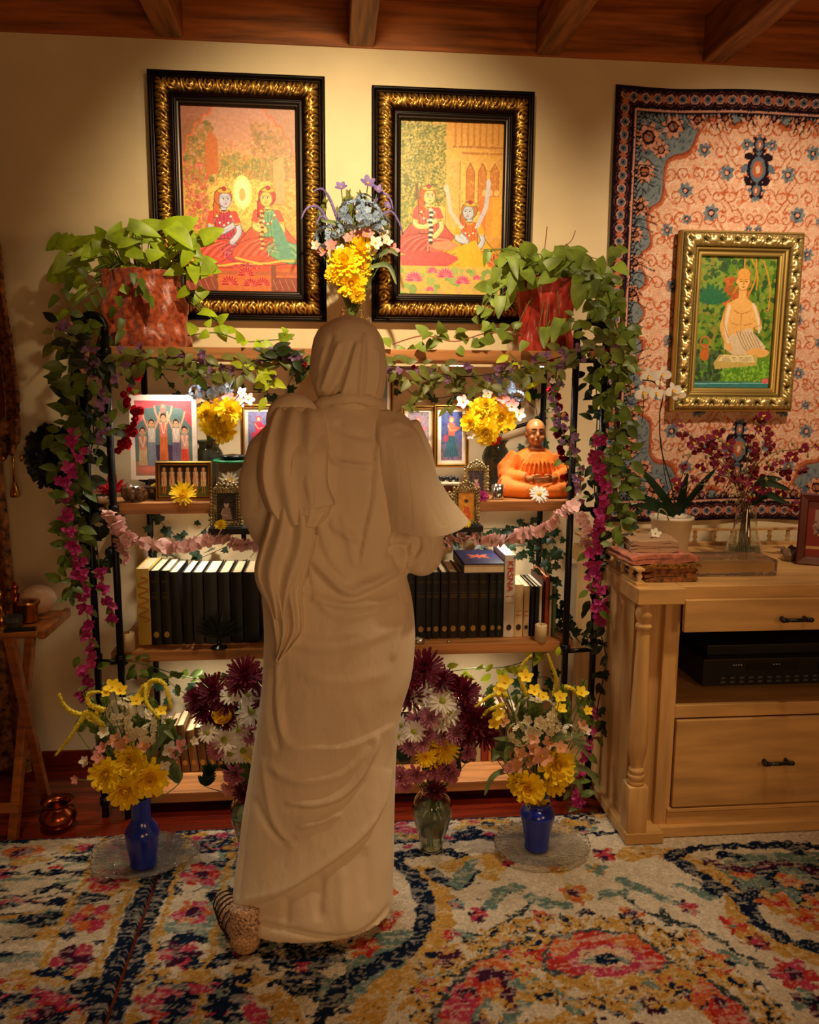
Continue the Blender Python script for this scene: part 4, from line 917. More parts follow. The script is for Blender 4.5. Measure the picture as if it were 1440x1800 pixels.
# ------------------------------------------------------------------ statue
def remesh(o,vox,sm=6):
    r=o.modifiers.new('r','REMESH'); r.mode='VOXEL'; r.voxel_size=vox; r.use_smooth_shade=True
    s_=o.modifiers.new('s','SMOOTH'); s_.iterations=sm; s_.factor=.5
sb=P(940,878,-.25); sx_,sz_=sb.x,ZS[1]; k=1/1.0
t=thing('seated_statue',(sx_,-.25,sz_),'painted statue of a seated bald man in an orange robe, hands folded','statue')
orange=mat('saffron_cloth',rgb(240,128,20),.6,var=.1,vs=30,bump=.25,bs=45,sheen=.2)
skinb=mat('painted_skin',rgb(176,112,62),.42,var=.1,vs=40)
def SV(px,py,dy=0): p=P(px,py,-.25+dy); return p
g=MB()
g.lathe([(.085,0),(.088,.03),(.080,.07),(.078,.10),(.076,.125),(.06,.148),(.036,.162),(.02,.17)],20,(sx_,-.235,sz_),M=None,sy=.62)
for s_ in (-1,1):
    kx=sx_+s_*.128
    g.tube([(sx_+s_*.03,-.25,sz_+.035),(sx_+s_*.09,-.285,sz_+.04),(kx,-.30,sz_+.032)],[.04,.042,.032],14)
    g.tube([(kx,-.30,sz_+.03),(sx_+s_*.06,-.34,sz_+.024),(sx_-s_*.02,-.345,sz_+.022)],[.032,.026,.02],14)
    g.tube([(sx_+s_*.066,-.235,sz_+.138),(sx_+s_*.106,-.25,sz_+.09),(sx_+s_*.108,-.27,sz_+.066)],[.028,.033,.03],14)
    g.tube([(sx_+s_*.108,-.265,sz_+.066),(sx_+s_*.07,-.31,sz_+.066),(sx_+s_*.05,-.325,sz_+.066)],[.030,.024,.02],14)
    for q in range(6):   # folds
        a=q*.35; g.tube([(sx_+s_*(.02+.018*q),-.305-.01*math.sin(a),sz_+.075-.006*q),(sx_+s_*(.05+.016*q),-.335,sz_+.045-.003*q)],.006,6)
for q in range(9):
    x=sx_+(q-4)*.014; g.tube([(x*.4+sx_*.6,-.278,sz_+.15),(x,-.292,sz_+.11),(sx_+(q-4)*.017,-.292,sz_+.075)],.0045,6)
o=g.build('robe',orange,t); remesh(o,.0035,3); _me=bpy.data.meshes.new_from_object((bpy.context.view_layer.update(),o.evaluated_get(bpy.context.evaluated_depsgraph_get()))[1]); o.modifiers.clear(); o.data=_me
for v in o.data.vertices: v.co.z=max(v.co.z,sz_+.001-(0 if o.matrix_world.translation.z<.5 else o.matrix_world.translation.z))
g=MB(); H=Vector((sx_-.004,-.248,sz_+.216))
g.ball(H+Vector((0,.004,.008)),(.0345,.039,.040),20,14); g.ball(H+Vector((0,-.006,-.018)),(.027,.029,.029),16,12); g.tube([H+Vector((0,.004,-.025)),(sx_,-.24,sz_+.155)],[.017,.021],12)
g.ball(H+Vector((0,-.036,-.008)),(.006,.008,.010),10,8); g.tube([H+Vector((0,-.031,.008)),H+Vector((0,-.038,-.010))],[.003,.0055],8)
for s_ in (-1,1): g.ball(H+Vector((s_*.032,.0,-.006)),(.005,.009,.013),8,8); g.ball(H+Vector((s_*.012,-.028,.006)),(.009,.006,.004),8,6); g.ball(H+Vector((s_*.016,-.026,-.016)),(.010,.008,.010),8,8)
g.ball(H+Vector((0,-.033,-.024)),(.010,.006,.0035),8,6); g.ball(H+Vector((0,-.031,-.0295)),(.008,.006,.003),8,6); g.ball(H+Vector((0,-.026,-.037)),(.010,.009,.008),8,6)
o=g.build('head',skinb,t); remesh(o,.0016,2)
g=MB()
for s_ in (-1,1):
    g.tube([H+Vector((s_*.004,-.0345,.013)),H+Vector((s_*.012,-.034,.0155)),H+Vector((s_*.020,-.029,.013))],.0016,6)
g.build('eyebrows',mat('dark_paint',rgb(40,24,16),.5),t)
g=MB()
for s_ in (-1,1): g.ball(H+Vector((s_*.0115,-.0335,.0045)),(.0045,.002,.0022),8,6)
g.build('eyes',mat('eye_paint',rgb(30,20,16),.3),t)
MB().tube([(sx_+.024*math.cos(a),-.243+.024*math.sin(a),sz_+.166-.006*math.sin(a+PI)*0-.006*(math.sin(a)<0)) for a in [2*PI*i/20 for i in range(21)]],.004,8).build('neck_beads',mat('neck_bead_wood',rgb(190,130,110),.5),t)
g=MB()
for s_ in (-1,1):
    w_=Vector((sx_+s_*.052,-.328,sz_+.066)); g.tube([w_,Vector((sx_+s_*.03,-.343,sz_+.064))],[.009,.011],10)
    for f in range(4): 
        z=sz_+.071-f*.0052; g.tube([(sx_+s_*.03,-.345,z),(sx_+s_*.012,-.353-.001*s_,z-.001),(sx_-s_*.010+ (0 if f<3 else s_*.006),-.352,z-.002)],[.0036,.0033,.0026],8)
    g.tube([(sx_+s_*.033,-.343,sz_+.072),(sx_+s_*.018,-.349,sz_+.079),(sx_+s_*.006,-.350,sz_+.077)],[.004,.0036,.003],8)
o=g.build('hands',skinb,t)
# cup, candles, bits
def cyl(name,px,py,Y,r,h,m_,label,cat,z=None,group=None,prof=None):
    p=P(px,py,Y); z=p.z if z is None else z; t=MB().lathe(prof or [(0,0),(r*.97,0),(r,.002),(r,h),(r*.9,h),(r*.88,.004),(0,.004)],24,(0,0,0),cap=False).build(name,m_); t.location=(p.x,Y,z); return tag(t,label,cat,group)
cyl('steel_cup',875,881,-.36,.021,.048,steel_m,'small shiny steel cup left of the seated statue','cup',ZS[1])
def candle(px,Y,z,r,h,label):
    p=P(px,1110,Y); t=thing('candle',(p.x,Y,z),label,'candle'); MB().lathe([(0,0),(r,0),(r,h-.002),(r-.002,h),(r*.8,h-.001),(r*.7,h-.005),(0,h-.006)],24,(p.x,Y,z),cap=False).build('wax',mat('ivory_wax',rgb(238,214,170),.45,var=.03,transl=.25),t)
    MB().tube([(p.x,Y,z+h-.007),(p.x+.001,Y,z+h+.004)],.0012,6).build('wick',blackmat,t)
candle(225,-.385,ZS[2],.021,.060,'short ivory candle at the left end of the third board'); candle(951,-.385,ZS[2],.021,.058,'short ivory candle in front of the thin books on right')
p=P(737,1133,-.38); t=thing('tealight',(p.x,-.38,ZS[2]),'tin tealight beside the row of dark volumes','candle'); MB().lathe([(0,0),(.019,0),(.019,.016),(.0175,.016),(.0175,.002),(0,.002)],24,(p.x,-.38,ZS[2]),cap=False).build('tin',steel_m,t); MB().lathe([(0,.002),(.017,.002),(.017,.012),(0,.012)],20,(p.x,-.38,ZS[2]),cap=False).build('wax',mat('ivory_wax'),t)
p=P(180,882,-.40); t=thing('tealight',(p.x,-.40,ZS[1]),'white tealight cup at the left end beside the post','candle'); MB().lathe([(0,0),(.016,0),(.018,.022),(.016,.022),(.014,.003),(0,.003)],20,(p.x,-.395,ZS[1]+.0),cap=False).build('cup',mat('white_glaze',rgb(220,190,160),.3),t)
MB().box(p.x-.035,XL-.03,-.42,-.36,ZS[1]-.012,ZS[1]).build('side_plate',iron_m,t,smooth=False)
g=MB().lathe([(0,0),(.006,0),(.006,.004),(0,.004)],12,(0,0,0),cap=False).ball((0,0,.004),(.004,.004,.003),8,6); o=g.build('metal_trinket',steel_m); o.location=(P(789,1128,-.38).x,-.38,ZS[2]); tag(o,'tiny metal trinket lying in front of the dark volumes','trinket')
# crystal cluster, rough stone
def rock(px,py,Y,r,z,m_,name,label,n=26,seed=1):
    R=random.Random(seed); p=P(px,py,Y); g=MB()
    for i in range(n):
        c=Vector((R.uniform(-1,1)*r[0]*.75,R.uniform(-1,1)*r[1]*.75,R.uniform(.1,.6)*r[2])); B=Matrix.Rotation(R.uniform(0,6),3,(R.random(),R.random(),R.random()+.1))
        s_=r[2]*R.uniform(.25,.5); g.ball(c,(s_,s_*.7,s_*1.2),5,3,M=B)
    o=g.build(name,m_,smooth=False); o.location=(p.x,Y,z); tag(o,label,cat='stone'); return o
rock(234,870,-.365,(.034,.03,.04),ZS[1]+.012,mat('brown_crystal',rgb(110,80,56),.15,var=.4,vs=60),'crystal_cluster','glittering brown crystal cluster at the left front of the second board',34,4)
# green stand with black dish, wooden box, white lotus flowers come with the plants
p=P(410,808,-.33); t=thing('covered_dish',(p.x,-.33,ZS[1]),'black dish on a green tray, stacked above a wooden box left of the person','dish')
g=MB().lathe([(0,0),(.03,0),(.05,.008),(.052,.012),(.03,.014),(0,.018)],24,(p.x,-.33,p.z+.002),cap=False); g.build('dish',blackm,t)
MB().lathe([(0,0),(.058,0),(.062,.004),(.058,.008),(0,.008)],24,(p.x-.005,-.33,p.z-.007),cap=False).build('tray',mat('green_tray',rgb(20,120,80),.4),t)
MB().box(p.x-.045,p.x+.05,-.36,-.29,ZS[1]+.032,p.z-.006).build('frame_box',mat('grey_box',rgb(120,110,90),.5),t,smooth=False,bev=.002)
MB().box(p.x-.05,p.x+.06,-.375,-.28,ZS[1],ZS[1]+.031).build('wooden_box',mat('carved_box_wood',rgb(130,80,40),.5,var=.3,vs=30,bump=.4),t,smooth=False,bev=.002)
p=P(783,868,-.34); t=thing('ring_box',(p.x,-.34,ZS[1]),'dark red wooden box with white rim and black beads right of the person','box')
MB().box(p.x-.06,p.x+.042,-.38,-.29,ZS[1],ZS[1]+.048).build('body',mat('dark_red_wood',rgb(90,34,20),.35),t,smooth=False,bev=.003)
MB().box(p.x-.06,p.x+.046,-.382,-.29,ZS[1]+.048,ZS[1]+.056).build('lid',mat('ivory_rim',rgb(220,200,170),.4,var=.3,vs=60),t,smooth=False,bev=.002)
g=MB()
for i in range(9): g.ball((p.x-.05+i*.011,-.335+.012*math.sin(i*2),ZS[1]+.064+.004*(i%2)),.009,10,7)
g.build('beads',blackm,t)
# small stool with a cushion of petals at left
p=P(262,862,-.30); t=thing('tiny_bench',(p.x,-.30,ZS[1]),'tiny dark wooden bench under the five-figure print','bench')
MB().box(p.x-.03,p.x+.03,-.34,-.27,ZS[1]+.036,ZS[1]+.042).build('seat',mat('dark_wood'),t,smooth=False)
for s_ in (-1,1):
    for yy in (-.335,-.275): MB().tube([(p.x+s_*.026,yy,ZS[1]),(p.x+s_*.026,yy,ZS[1]+.037)],.003,6).build('leg',mat('dark_wood'),t)
# ================================================================== right cabinet
CX0,CX1,CYF,CYB=.925,2.15,-.70,-.06
CT=P(1118,1036,-.742).z
t=thing('cabinet',((CX0+CX1)/2,-.4,0),'light maple cabinet with turned corner column, drawers and open bay','cabinet')
LT=.052; TB=CT-.05
g=MB().box(CX0-.012,1.06,-.742,CYB,TB,CT).box(1.06,CX1,-.715,CYB,TB+.004,CT); g.build('worktop',oak_m,t,smooth=False,bev=.003)
g=MB().box(CX0-.012,1.035,-.742,CYB,.0165,.052).box(1.035,CX1,-.71,-.60,.0165,.052); g.build('base_plate',oak_m,t,smooth=False,bev=.003)
MB().box(CX0+.01,CX0+.03,-.66,CYB,.05,TB).build('side_panel',oakv_m,t,smooth=False)
xs=P(1158,1250,-.68).x; 
MB().box(xs,xs+.05,-.69,-.62,.05,TB).build('corner_stile',oakv_m,t,smooth=False,bev=.002)
MB().box(CX0+.03,xs+.002,-.665,-.645,.05,TB).build('filler_panel',oakv_m,t,smooth=False)
bxc=P(1124,1250,-.708).x; bh=.155
g=MB().box(bxc-.031,bxc+.031,-.739,-.677,.05,.05+bh)
zb=.05+bh; ht=TB-zb
pr_=[(.022,0),(.026,.004),(.026,.012),(.020,.016),(.027,.022),(.027,.032),(.021,.038),(.025,.044),(.025,.05),(.018,.058),(.021,.075),(.029,.11),(.031,.15),(.028,.22),(.0235,.34),(.020,ht-.10),(.019,ht-.088),(.024,ht-.082),(.026,ht-.072),(.019,ht-.062),(.026,ht-.045),(.028,ht-.034),(.024,ht-.02),(.018,ht-.012),(.019,ht)]
g.lathe(pr_,28,(bxc,-.708,zb)); g.build('turned_column',oakv_m,t,bev=.002,auto=1)
x0=xs+.05
def handle(px,py,Y,parent):
    p=P(px,py,Y); g=MB(); w=.044
    g.tube([(p.x-w,Y-.026,p.z),(p.x,Y-.028,p.z),(p.x+w,Y-.026,p.z)],[.005,.0062,.005],10)
    for s_ in (-1,1):
        g.tube([(p.x+s_*w*.82,Y,p.z),(p.x+s_*w*.82,Y-.026,p.z)],[.007,.005],10); g.ball((p.x+s_*w*.98,Y-.026,p.z),(.010,.008,.008),10,8); g.ball((p.x+s_*w*.74,Y-.026,p.z),(.006,.008,.008),10,8)
    return g.build('handle',blackm,parent)
za=P(1300,1054,-.745).z; zb_=P(1300,1110,-.745).z
d1=MB().box(x0-.012,CX1,-.745,-.726,zb_,za).build('drawer',oak_m,t,smooth=False,bev=.002); handle(1394,1086,-.745,d1)
MB().box(x0+.01,CX1-.02,-.726,-.35,zb_+.01,za-.012).build('drawer_box',oak_m,t,smooth=False)
zs1=P(1300,1237,-.69).z; zs2=P(1300,1259,-.69).z
MB().box(x0,CX1,-.69,CYB,zs2,zs1).build('inner_shelf',oak_m,t,smooth=False,bev=.002)
MB().box(x0,CX1,-.12,-.10,.05,TB).build('back_panel',mat('interior_shade',rgb(60,40,24),.7),t,smooth=False)  # shade of the bay put into this panel's dark brown
MB().box(x0-.03,x0,-.62,-.1,.05,TB).build('partition',oakv_m,t,smooth=False)
z1_,z2_=P(1300,1264,-.70).z,P(1300,1414,-.70).z
d2=MB().box(x0+.004,CX1,-.70,-.68,z2_,z1_).build('drawer',oak_m,t,smooth=False,bev=.002); handle(1362,1336,-.70,d2)
g=MB().box(x0-.01,CX1,-.695,-.62,.05,z2_-.022).box(x0-.01,CX1,-.700,-.62,z2_-.018,z2_-.006); g.build('skirting',oak_m,t,smooth=False,bev=.002)
# gallery rails
zr=CT+.052
g=MB().box(CX0-.005,CX0+.022,-.70,CYB,zr-.008,zr).box(CX0-.008,CX0+.026,-.71,CYB,CT,CT+.01); gl=g.build('gallery_rail',oak_m,t,smooth=False,bev=.001)
g=MB().box(CX0+.02,CX1,CYB-.02,CYB,zr-.008+.01,zr+.01).box(CX0+.02,CX1,CYB-.024,CYB,CT,CT+.01); gb=g.build('gallery_rail',oak_m,t,smooth=False,bev=.001)
SP=[(.006,0),(.009,.006),(.005,.011),(.010,.022),(.005,.032),(.009,.038),(.006,.044)]
for i in range(9): MB().lathe(SP,12,(CX0+.008,-.69+i*.072,CT+.006)).build('spindle',oakv_m,gl)
for i in range(16): MB().lathe(SP,12,(CX0+.09+i*.075,CYB-.011,CT+.008),).build('spindle',oakv_m,gb)
# receiver inside the bay
p0=P(1215,1225,-.55); rx0,rx1=P(1235,1200,-.56).x,1.95; rz=zs1; rt=P(1300,1158,-.56).z
rz+=.001
t=thing('stereo_receiver',((rx0+rx1)/2,-.4,rz),'black stereo receiver in the open bay of the cabinet','receiver')
MB().box(rx0,rx1,-.56,-.22,rz+.008,rt).build('chassis',mat('receiver_black',(.012,.012,.014),.4),t,smooth=False,bev=.003)
MB().box(rx0+.15,rx0+.33,-.563,-.559,rt-.04,rt-.016).build('display',mat('receiver_window',(.004,.004,.006),.08),t,smooth=False)
g=MB()
for i in range(12):
    for j in range(2): g.box(rx0+.06+i*.032,rx0+.076+i*.032,-.566,-.559,rz+.02+j*.014,rz+.027+j*.014)
g.build('buttons',mat('button_grey',(.08,.08,.085),.35),t,smooth=False)
g=MB()
for i in range(7): g.box(rx0+.10+(i%4)*.009+.14*(i//4),rx0+.104+(i%4)*.009+.14*(i//4),-.564,-.560,rt-.022,rt-.019)
g.build('indicator_marks',mat('pale_print',(.6,.6,.58),.5),t,smooth=False)
MB().lathe([(0,0),(.018,0),(.02,.002),(.02,.014),(.017,.016),(0,.016)],24,(0,0,0),cap=False,M=Matrix.Translation((rx0+.42,-.56,rt-.03))@Matrix.Rotation(PI/2,4,'X')).build('volume_knob',blackm,t)
for xx in (rx0+.04,rx1-.04): MB().lathe([(.014,0),(.014,.009)],12,(xx,-.5,rz)).build('foot',blackmat,t)
MB().box(rx0+.03,rx1-.1,-.52,-.25,rt,rt+.035).build('upper_unit',mat('receiver_black'),t,smooth=False,bev=.003)
# things on the cabinet
silk=mat('rose_silk',rgb(190,110,86),.45,var=.3,vs=40,bump=.2,bs=80,sheen=.3); silk2=mat('brown_brocade',rgb(140,84,44),.45,.15,var=.45,vs=70,bump=.2); beige=mat('beige_linen',rgb(176,140,110),.8,var=.1,bump=.2,bs=60)
def folded(name,x0,x1,y0,y1,z,th,m_,label,layers=3,seed=1,rz=0):
    R=random.Random(seed); g=MB(); cx,cy=(x0+x1)/2,(y0+y1)/2; M=Matrix.Translation((cx,cy,z))@Matrix.Rotation(rz,4,'Z')
    w,d=(x1-x0)/2,(y1-y0)/2; lt=th/layers
    for l in range(layers):
        o1=R.uniform(-.004,.004); n=26
        def f(u,v,l=l,o1=o1):
            # closed rounded slab cross-section along x
            a=2*PI*u; ex=w*(1-.06*l/layers)+o1; c_,s_=math.cos(a),math.sin(a)
            x=ex*math.copysign(abs(c_)**.25,c_); zz=lt*.5*math.copysign(abs(s_)**.7,s_)
            y=-d+2*d*v; zz+= .002*math.sin(9*x/w+4*v+l)+.0015*math.sin(17*v+l*2+3*x/w)
            return M@Vector((x,y+o1,lt*(l+.5)+zz))
        g.grid(f,48,14,wrap=True)
        for yy in (0,1):
            g.add([f(i/48,yy) for i in range(48)],[tuple(range(48)) if yy==0 else tuple(range(47,-1,-1))])
    return tag(g.build(name,m_),label,'cloth')
a=P(1126,1000,-.62).x; b_=P(1219,1000,-.62).x
folded('folded_cloth',a,b_,-.66,-.48,CT+.001,.042,silk2,'folded brown and gold brocade at the bottom of the cloth pile on the cabinet',3,1)
folded('folded_cloth',a-.012,b_+.006,-.665,-.47,CT+.044,.012,mat('black_gold_border',rgb(150,104,44),.4,.3,var=.6,vs=110),'cloth with black and gold patterned border, in the middle of the cloth pile',1,5)
folded('folded_cloth',a-.052,b_-.004,-.655,-.47,CT+.057,.026,silk,'folded rose silk draped over the brocade on the cabinet',2,2,.08)
folded('folded_cloth',a-.02,b_-.035,-.61,-.47,CT+.085,.034,beige,'crumpled beige linen on top of the cloth pile',4,3,-.15)
a,b_=P(1215,1000,-.60).x,P(1367,1000,-.60).x; zt=P(1290,985,-.60).z
t=MB().box(a,b_,-.60,-.46,CT+.001,zt).build('acrylic_block',mat('clear_acrylic',(.93,.94,.86),.04,trans=.95,var=0),smooth=False,bev=.003); tag(t,'clear acrylic block lying in front of the glass vase on the cabinet','block')
MB().box(a+.006,b_-.006,-.59,-.47,CT+.012,zt-.010).build('gold_core',mat('gold_core',rgb(200,150,70),.4,.4),t,smooth=False)
p=P(1178,965,-.30); t=thing('potted_orchid',(p.x,-.30,CT),'white ribbed pot holding a white moth orchid with dark strap leaves','plant')
pr=P(1213,910,-.30).x-P(1178,910,-.30).x; ph=P(1178,907,-.30).z-CT
MB().lathe([(0,0),(pr*.72,0),(pr*.76,.006),(pr*.97,ph-.012),(pr*1.03,ph-.010),(pr*1.03,ph),(pr*.95,ph),(pr*.92,ph-.012),(0,ph-.014)],40,(p.x,-.30,CT),flute=lambda a,z:1+.010*math.sin(a*30+z*160),cap=False).build('pot',mat('white_ceramic',rgb(226,208,180),.5),t)
ORC=t; OX=p.x; OZ=CT+ph-.012
# dark red photo frame at the right edge
a=P(1401,950,-.42).x; c=CT+.001; d=P(1405,866,-.42).z; Mf=Matrix.Translation((a,-.42,0))@Matrix.Rotation(-.5,4,'Z')@Matrix.Translation((-a,.42,0))
t=thing('photo_frame',(a+.1,-.44,CT),'dark red wooden photo frame at the right end of the cabinet','picture')
g=MB(); DR=rgb(84,22,16); framegen(g,a,a+.26,c,d,-.42,[(0,0,DR),(0,.02,DR),(.004,.022,DR),(.024,.02,DR),(.028,.012,DR)],M=Mf); g.build('frame',mat('mahogany',(1,1,1),.3,attr=True,var=.1),t,smooth=False)
cv=Canvas(40,30,.5,0,0,(120,22,18)); cv.rect(4,4,36,18,(150,120,110)); cv.dabs(4,10,36,18,90,1,[(200,170,150),(90,60,60)],3,.8); cv.rect(0,24,40,26,(190,150,90)); 
cv.obj('photo',flat(a+.028,a+.232,c+.028,d-.028,-.428,Mf),print_m,t); MB().box(a+.004,a+.256,-.424,-.415,c+.004,d-.004,Mf).build('backing',blackmat,t,smooth=False)
rock(1392,985,-.38,(.03,.03,.04),CT+.014,mat('grey_stone',rgb(130,100,76),.7,var=.3,vs=40),'rough_stone','rough grey-brown stone beside the dark red photo frame',20,8)
o=rock(1245,975,-.36,(.045,.03,.022),CT+.010,mat('shell_cream',rgb(206,166,120),.4,var=.3,vs=50),'shell_pile','cream shells behind the acrylic block, beside the white pot',26,9); o['category']='shell'
# ================================================================== left side: curtain, tray table, pots
rust=mat('rust_silk',rgb(120,48,18),.35,var=.2,vs=4,sheen=.4,bump=.05); lace=mat('gold_lace',rgb(150,96,50),.6,.2,var=.5,vs=40,bump=.6,bs=80)
t=thing('curtain',(-1.25,-.12,0),'rust silk curtain with gold lace edge, tied back at the left wall edge','curtain')
xr=[P(q[0],q[1],-.14).x for q in ((3,430),(12,520),(28,620),(38,700),(38,770),(30,800))]; zr_=[P(20,q,-.14).z for q in (430,520,620,700,770,800)]
def edge(z):
    for i in range(5):
        if z<=zr_[i] and z>=zr_[i+1]: k=(zr_[i]-z)/(zr_[i]-zr_[i+1]); return xr[i]*(1-k)+xr[i+1]*k
    return xr[0] if z>zr_[0] else xr[-1]
def cf(u,v):
    z=2.45+(zr_[-1]-2.45)*v; e=edge(z) if z<zr_[0] else xr[0]-.22*min(1,(z-zr_[0])/.8)
    return Vector((-1.75+(e+1.75)*u, -.12-.035*math.sin(u*38+z)-.01*math.sin(u*90), z+.02*math.sin(u*20)*(v>.97)))
MB().grid(cf,110,90).build('drape',rust,t)
g=MB().grid(lambda u,v:(lambda p:Vector((p.x+.002,p.y-.012-.004*math.sin(v*160),p.z)))(cf(.90+.105*u,.45+.55*v)),14,160); g.build('lace_edge',lace,t)
g=MB().grid(lambda u,v:(lambda p:Vector((p.x,p.y-.015-.006*math.sin(u*60),p.z-.012*abs(math.sin(u*40))*(v>.9))))(cf(.55+.46*u,.90+.10*v)),60,10); g.build('lace_hem',lace,t)
tx=P(24,800,-.16); 
for q,(dx,ln) in enumerate(((0,.0),(-.022,-.01),(.02,-.012))):
    pass
g=MB().tube([(tx.x,-.17,tx.z+.02),(tx.x,-.17,P(24,850,-.17).z)],.0045,8); z0=P(24,874,-.17).z
g.lathe([(.003,.055),(.007,.05),(.006,.042),(.010,.034),(.016,.014),(.017,.004),(.012,0),(0,0)],16,(tx.x,-.17,z0)); g.build('tassel',brass_m,t)
for dx in (-.03,.028): MB().ball((tx.x+dx,-.17,tx.z-.01),(.007,.007,.012),10,8).build('bead',brass_m,t)
def cf2(u,v):
    z=.02+1.2*(1-v); x1=P(14,1000,-.10).x+.03*v; return Vector((-1.75+(x1+1.75)*u,-.07-.03*math.sin(u*34),z))
o=MB().grid(cf2,100,30).build('curtain',lace); tag(o,'dark lace curtain hanging to the floor behind the folding table','curtain')
# folding tray table
tw=mat('table_wood',rgb(150,84,36),.35,var=.25,vs=5,stretch=(1,8,8),coat=.2)
ta=P(88,1098,-.42); TZ=P(60,1105,-.52).z
t=thing('folding_table',(-1.25,-.45,0),'small folding wooden tray table with crossed legs at the left edge','table')
g=MB(); xe=P(90,1098,-.50).x
g.box(-1.62,xe-.02,-.56,-.30,TZ-.02,TZ); g.build('tabletop',tw,t,smooth=False,bev=.008)
MB().box(xe-.022,xe,-.56,-.30,TZ-.024,TZ+.006).build('edge_strip',tw,t,smooth=False,bev=.005)
def leg(p0,p1):
    a=Vector(p0); b_=Vector(p1); d=(b_-a); B=basis(d).to_4x4(); M=Matrix.Translation(a)@B; MB().box(-.014,.014,-.012,.012,0,d.length,M).build('leg',tw,t,smooth=False,bev=.002)
l0=P(24,1140,-.50); l1=PZ(78,1395,0.02); leg((l0.x,-.53,TZ-.02),(P(84,1400,-.34).x,-.34,.003)); leg((P(62,1140,-.33).x,-.34,TZ-.02),(P(22,1462,-.53).x,-.53,.003))
leg((-1.50,-.53,TZ-.02),(-1.44,-.34,.003)); leg((-1.44,-.34,TZ-.02),(-1.50,-.53,.003))
MB().box(-1.50,P(30,1420,-.55).x,-.54,-.52,.10,.125).build('stretcher',tw,t,smooth=False)
def onTable(name,px,Y,prof,m_,label,cat,sy=1,n=28):
    p=P(px,1090,Y); o=MB().lathe(prof,n,(0,0,0),cap=False,sy=sy).build(name,m_); o.location=(p.x,Y,TZ+.001); return tag(o,label,cat)
er=.056
MB_=MB().ball((0,0,.05),(.058,.045,.048),32,20); o=MB_.build('stone_egg',mat('white_marble',rgb(200,165,135),.4,var=.08,vs=6)); o.location=(P(66,1045,-.36).x,-.36,TZ+.001); tag(o,'rounded white stone egg on the folding table','egg')
onTable('brass_tumbler',52,-.45,[(0,0),(.022,0),(.026,.01),(.026,.05),(.034,.06),(.034,.068),(.02,.066),(.014,.06),(0,.06)],brass_m,'short brass tumbler with flared rim in front of the white stone egg','cup')
onTable('glass_tumbler',24,-.50,[(0,0),(.024,0),(.027,.035),(.025,.035),(.022,.004),(0,.004)],gglass_m,'small dark glass tumbler at the front of the folding table','glass')
onTable('brass_bell',3,-.46,[(0,0),(.022,0),(.020,.015),(.014,.035),(.006,.045),(.005,.075),(.010,.08),(.006,.09),(.009,.10),(0,.108)],brass_m,'brass hand bell at the very left of the folding table','bell')
onTable('incense_holder',30,-.36,[(0,0),(.012,0),(.012,.07),(.006,.075),(.012,.09),(.009,.105),(0,.11)],copper_m,'slim copper holder with knob top behind the brass tumbler','holder')
o=MB().box(-.045,.045,-.012,.012,0,.008).build('dark_case',blackm,smooth=False,bev=.002); o.location=(P(36,1110,-.54).x,-.54,TZ+.001); o.rotation_euler.z=.15; tag(o,'flat dark case lying at the front edge of the folding table','case')
p=PZ(105,1452,0); o=MB().lathe([(0,0),(.03,0),(.052,.018),(.058,.04),(.05,.062),(.036,.072),(.034,.080),(.05,.092),(.052,.095),(.032,.084),(.030,.074),(.045,.05),(.03,.01),(0,.008)],32,(0,0,0),cap=False).build('copper_pot',copper_m); o.location=(p.x,-.46,0); tag(o,'round copper pot on the floor between folding table and shelf','pot')
# black feather fan
p=P(92,805,-.08); g=MB(); R=random.Random(2); g.ball((p.x,-.05,p.z),(.062,.03,.085),20,12)
for i in range(1500):
    a=R.uniform(0,2*PI); d=Vector((math.cos(a),-R.uniform(.0,.5),math.sin(a)*1.35)); g.blade((p.x+R.uniform(-.02,.02),-.05+R.uniform(-.02,.01),p.z+R.uniform(-.04,.04)),d,(0,-1,0),R.uniform(.055,.088),.02,'petal',R.uniform(-.9,.9),.1,3)
o=g.build('feather_fan',mat('black_feather',(.006,.006,.008),.6)); tag(o,'round black feather fan hanging on wall behind the left vines','fan')
# dark feather spray before the left books
p=P(385,1132,-.385); t=thing('feather_fan',(p.x,-.385,ZS[2]),'dark peacock-feather fan on a black foot in front of the left books','fan')
MB().lathe([(0,0),(.028,0),(.026,.004),(.008,.010),(.006,.03),(.010,.04),(.005,.05)],20,(p.x,-.385,ZS[2]),cap=False).build('foot',blackm,t)
g=MB()
for i in range(120):
    a=R.uniform(.15,PI-.15); L_=R.uniform(.06,.10); g.blade((p.x,-.385+R.uniform(-.01,.01),ZS[2]+.035),(math.cos(a)*1.0,R.uniform(-.35,.1),math.sin(a)*1.0),(0,-1,0),L_,.004,'strap',R.uniform(-.5,.5),.1,4)
g.build('plumes',mat('dark_plume',rgb(18,26,20),.35),t)
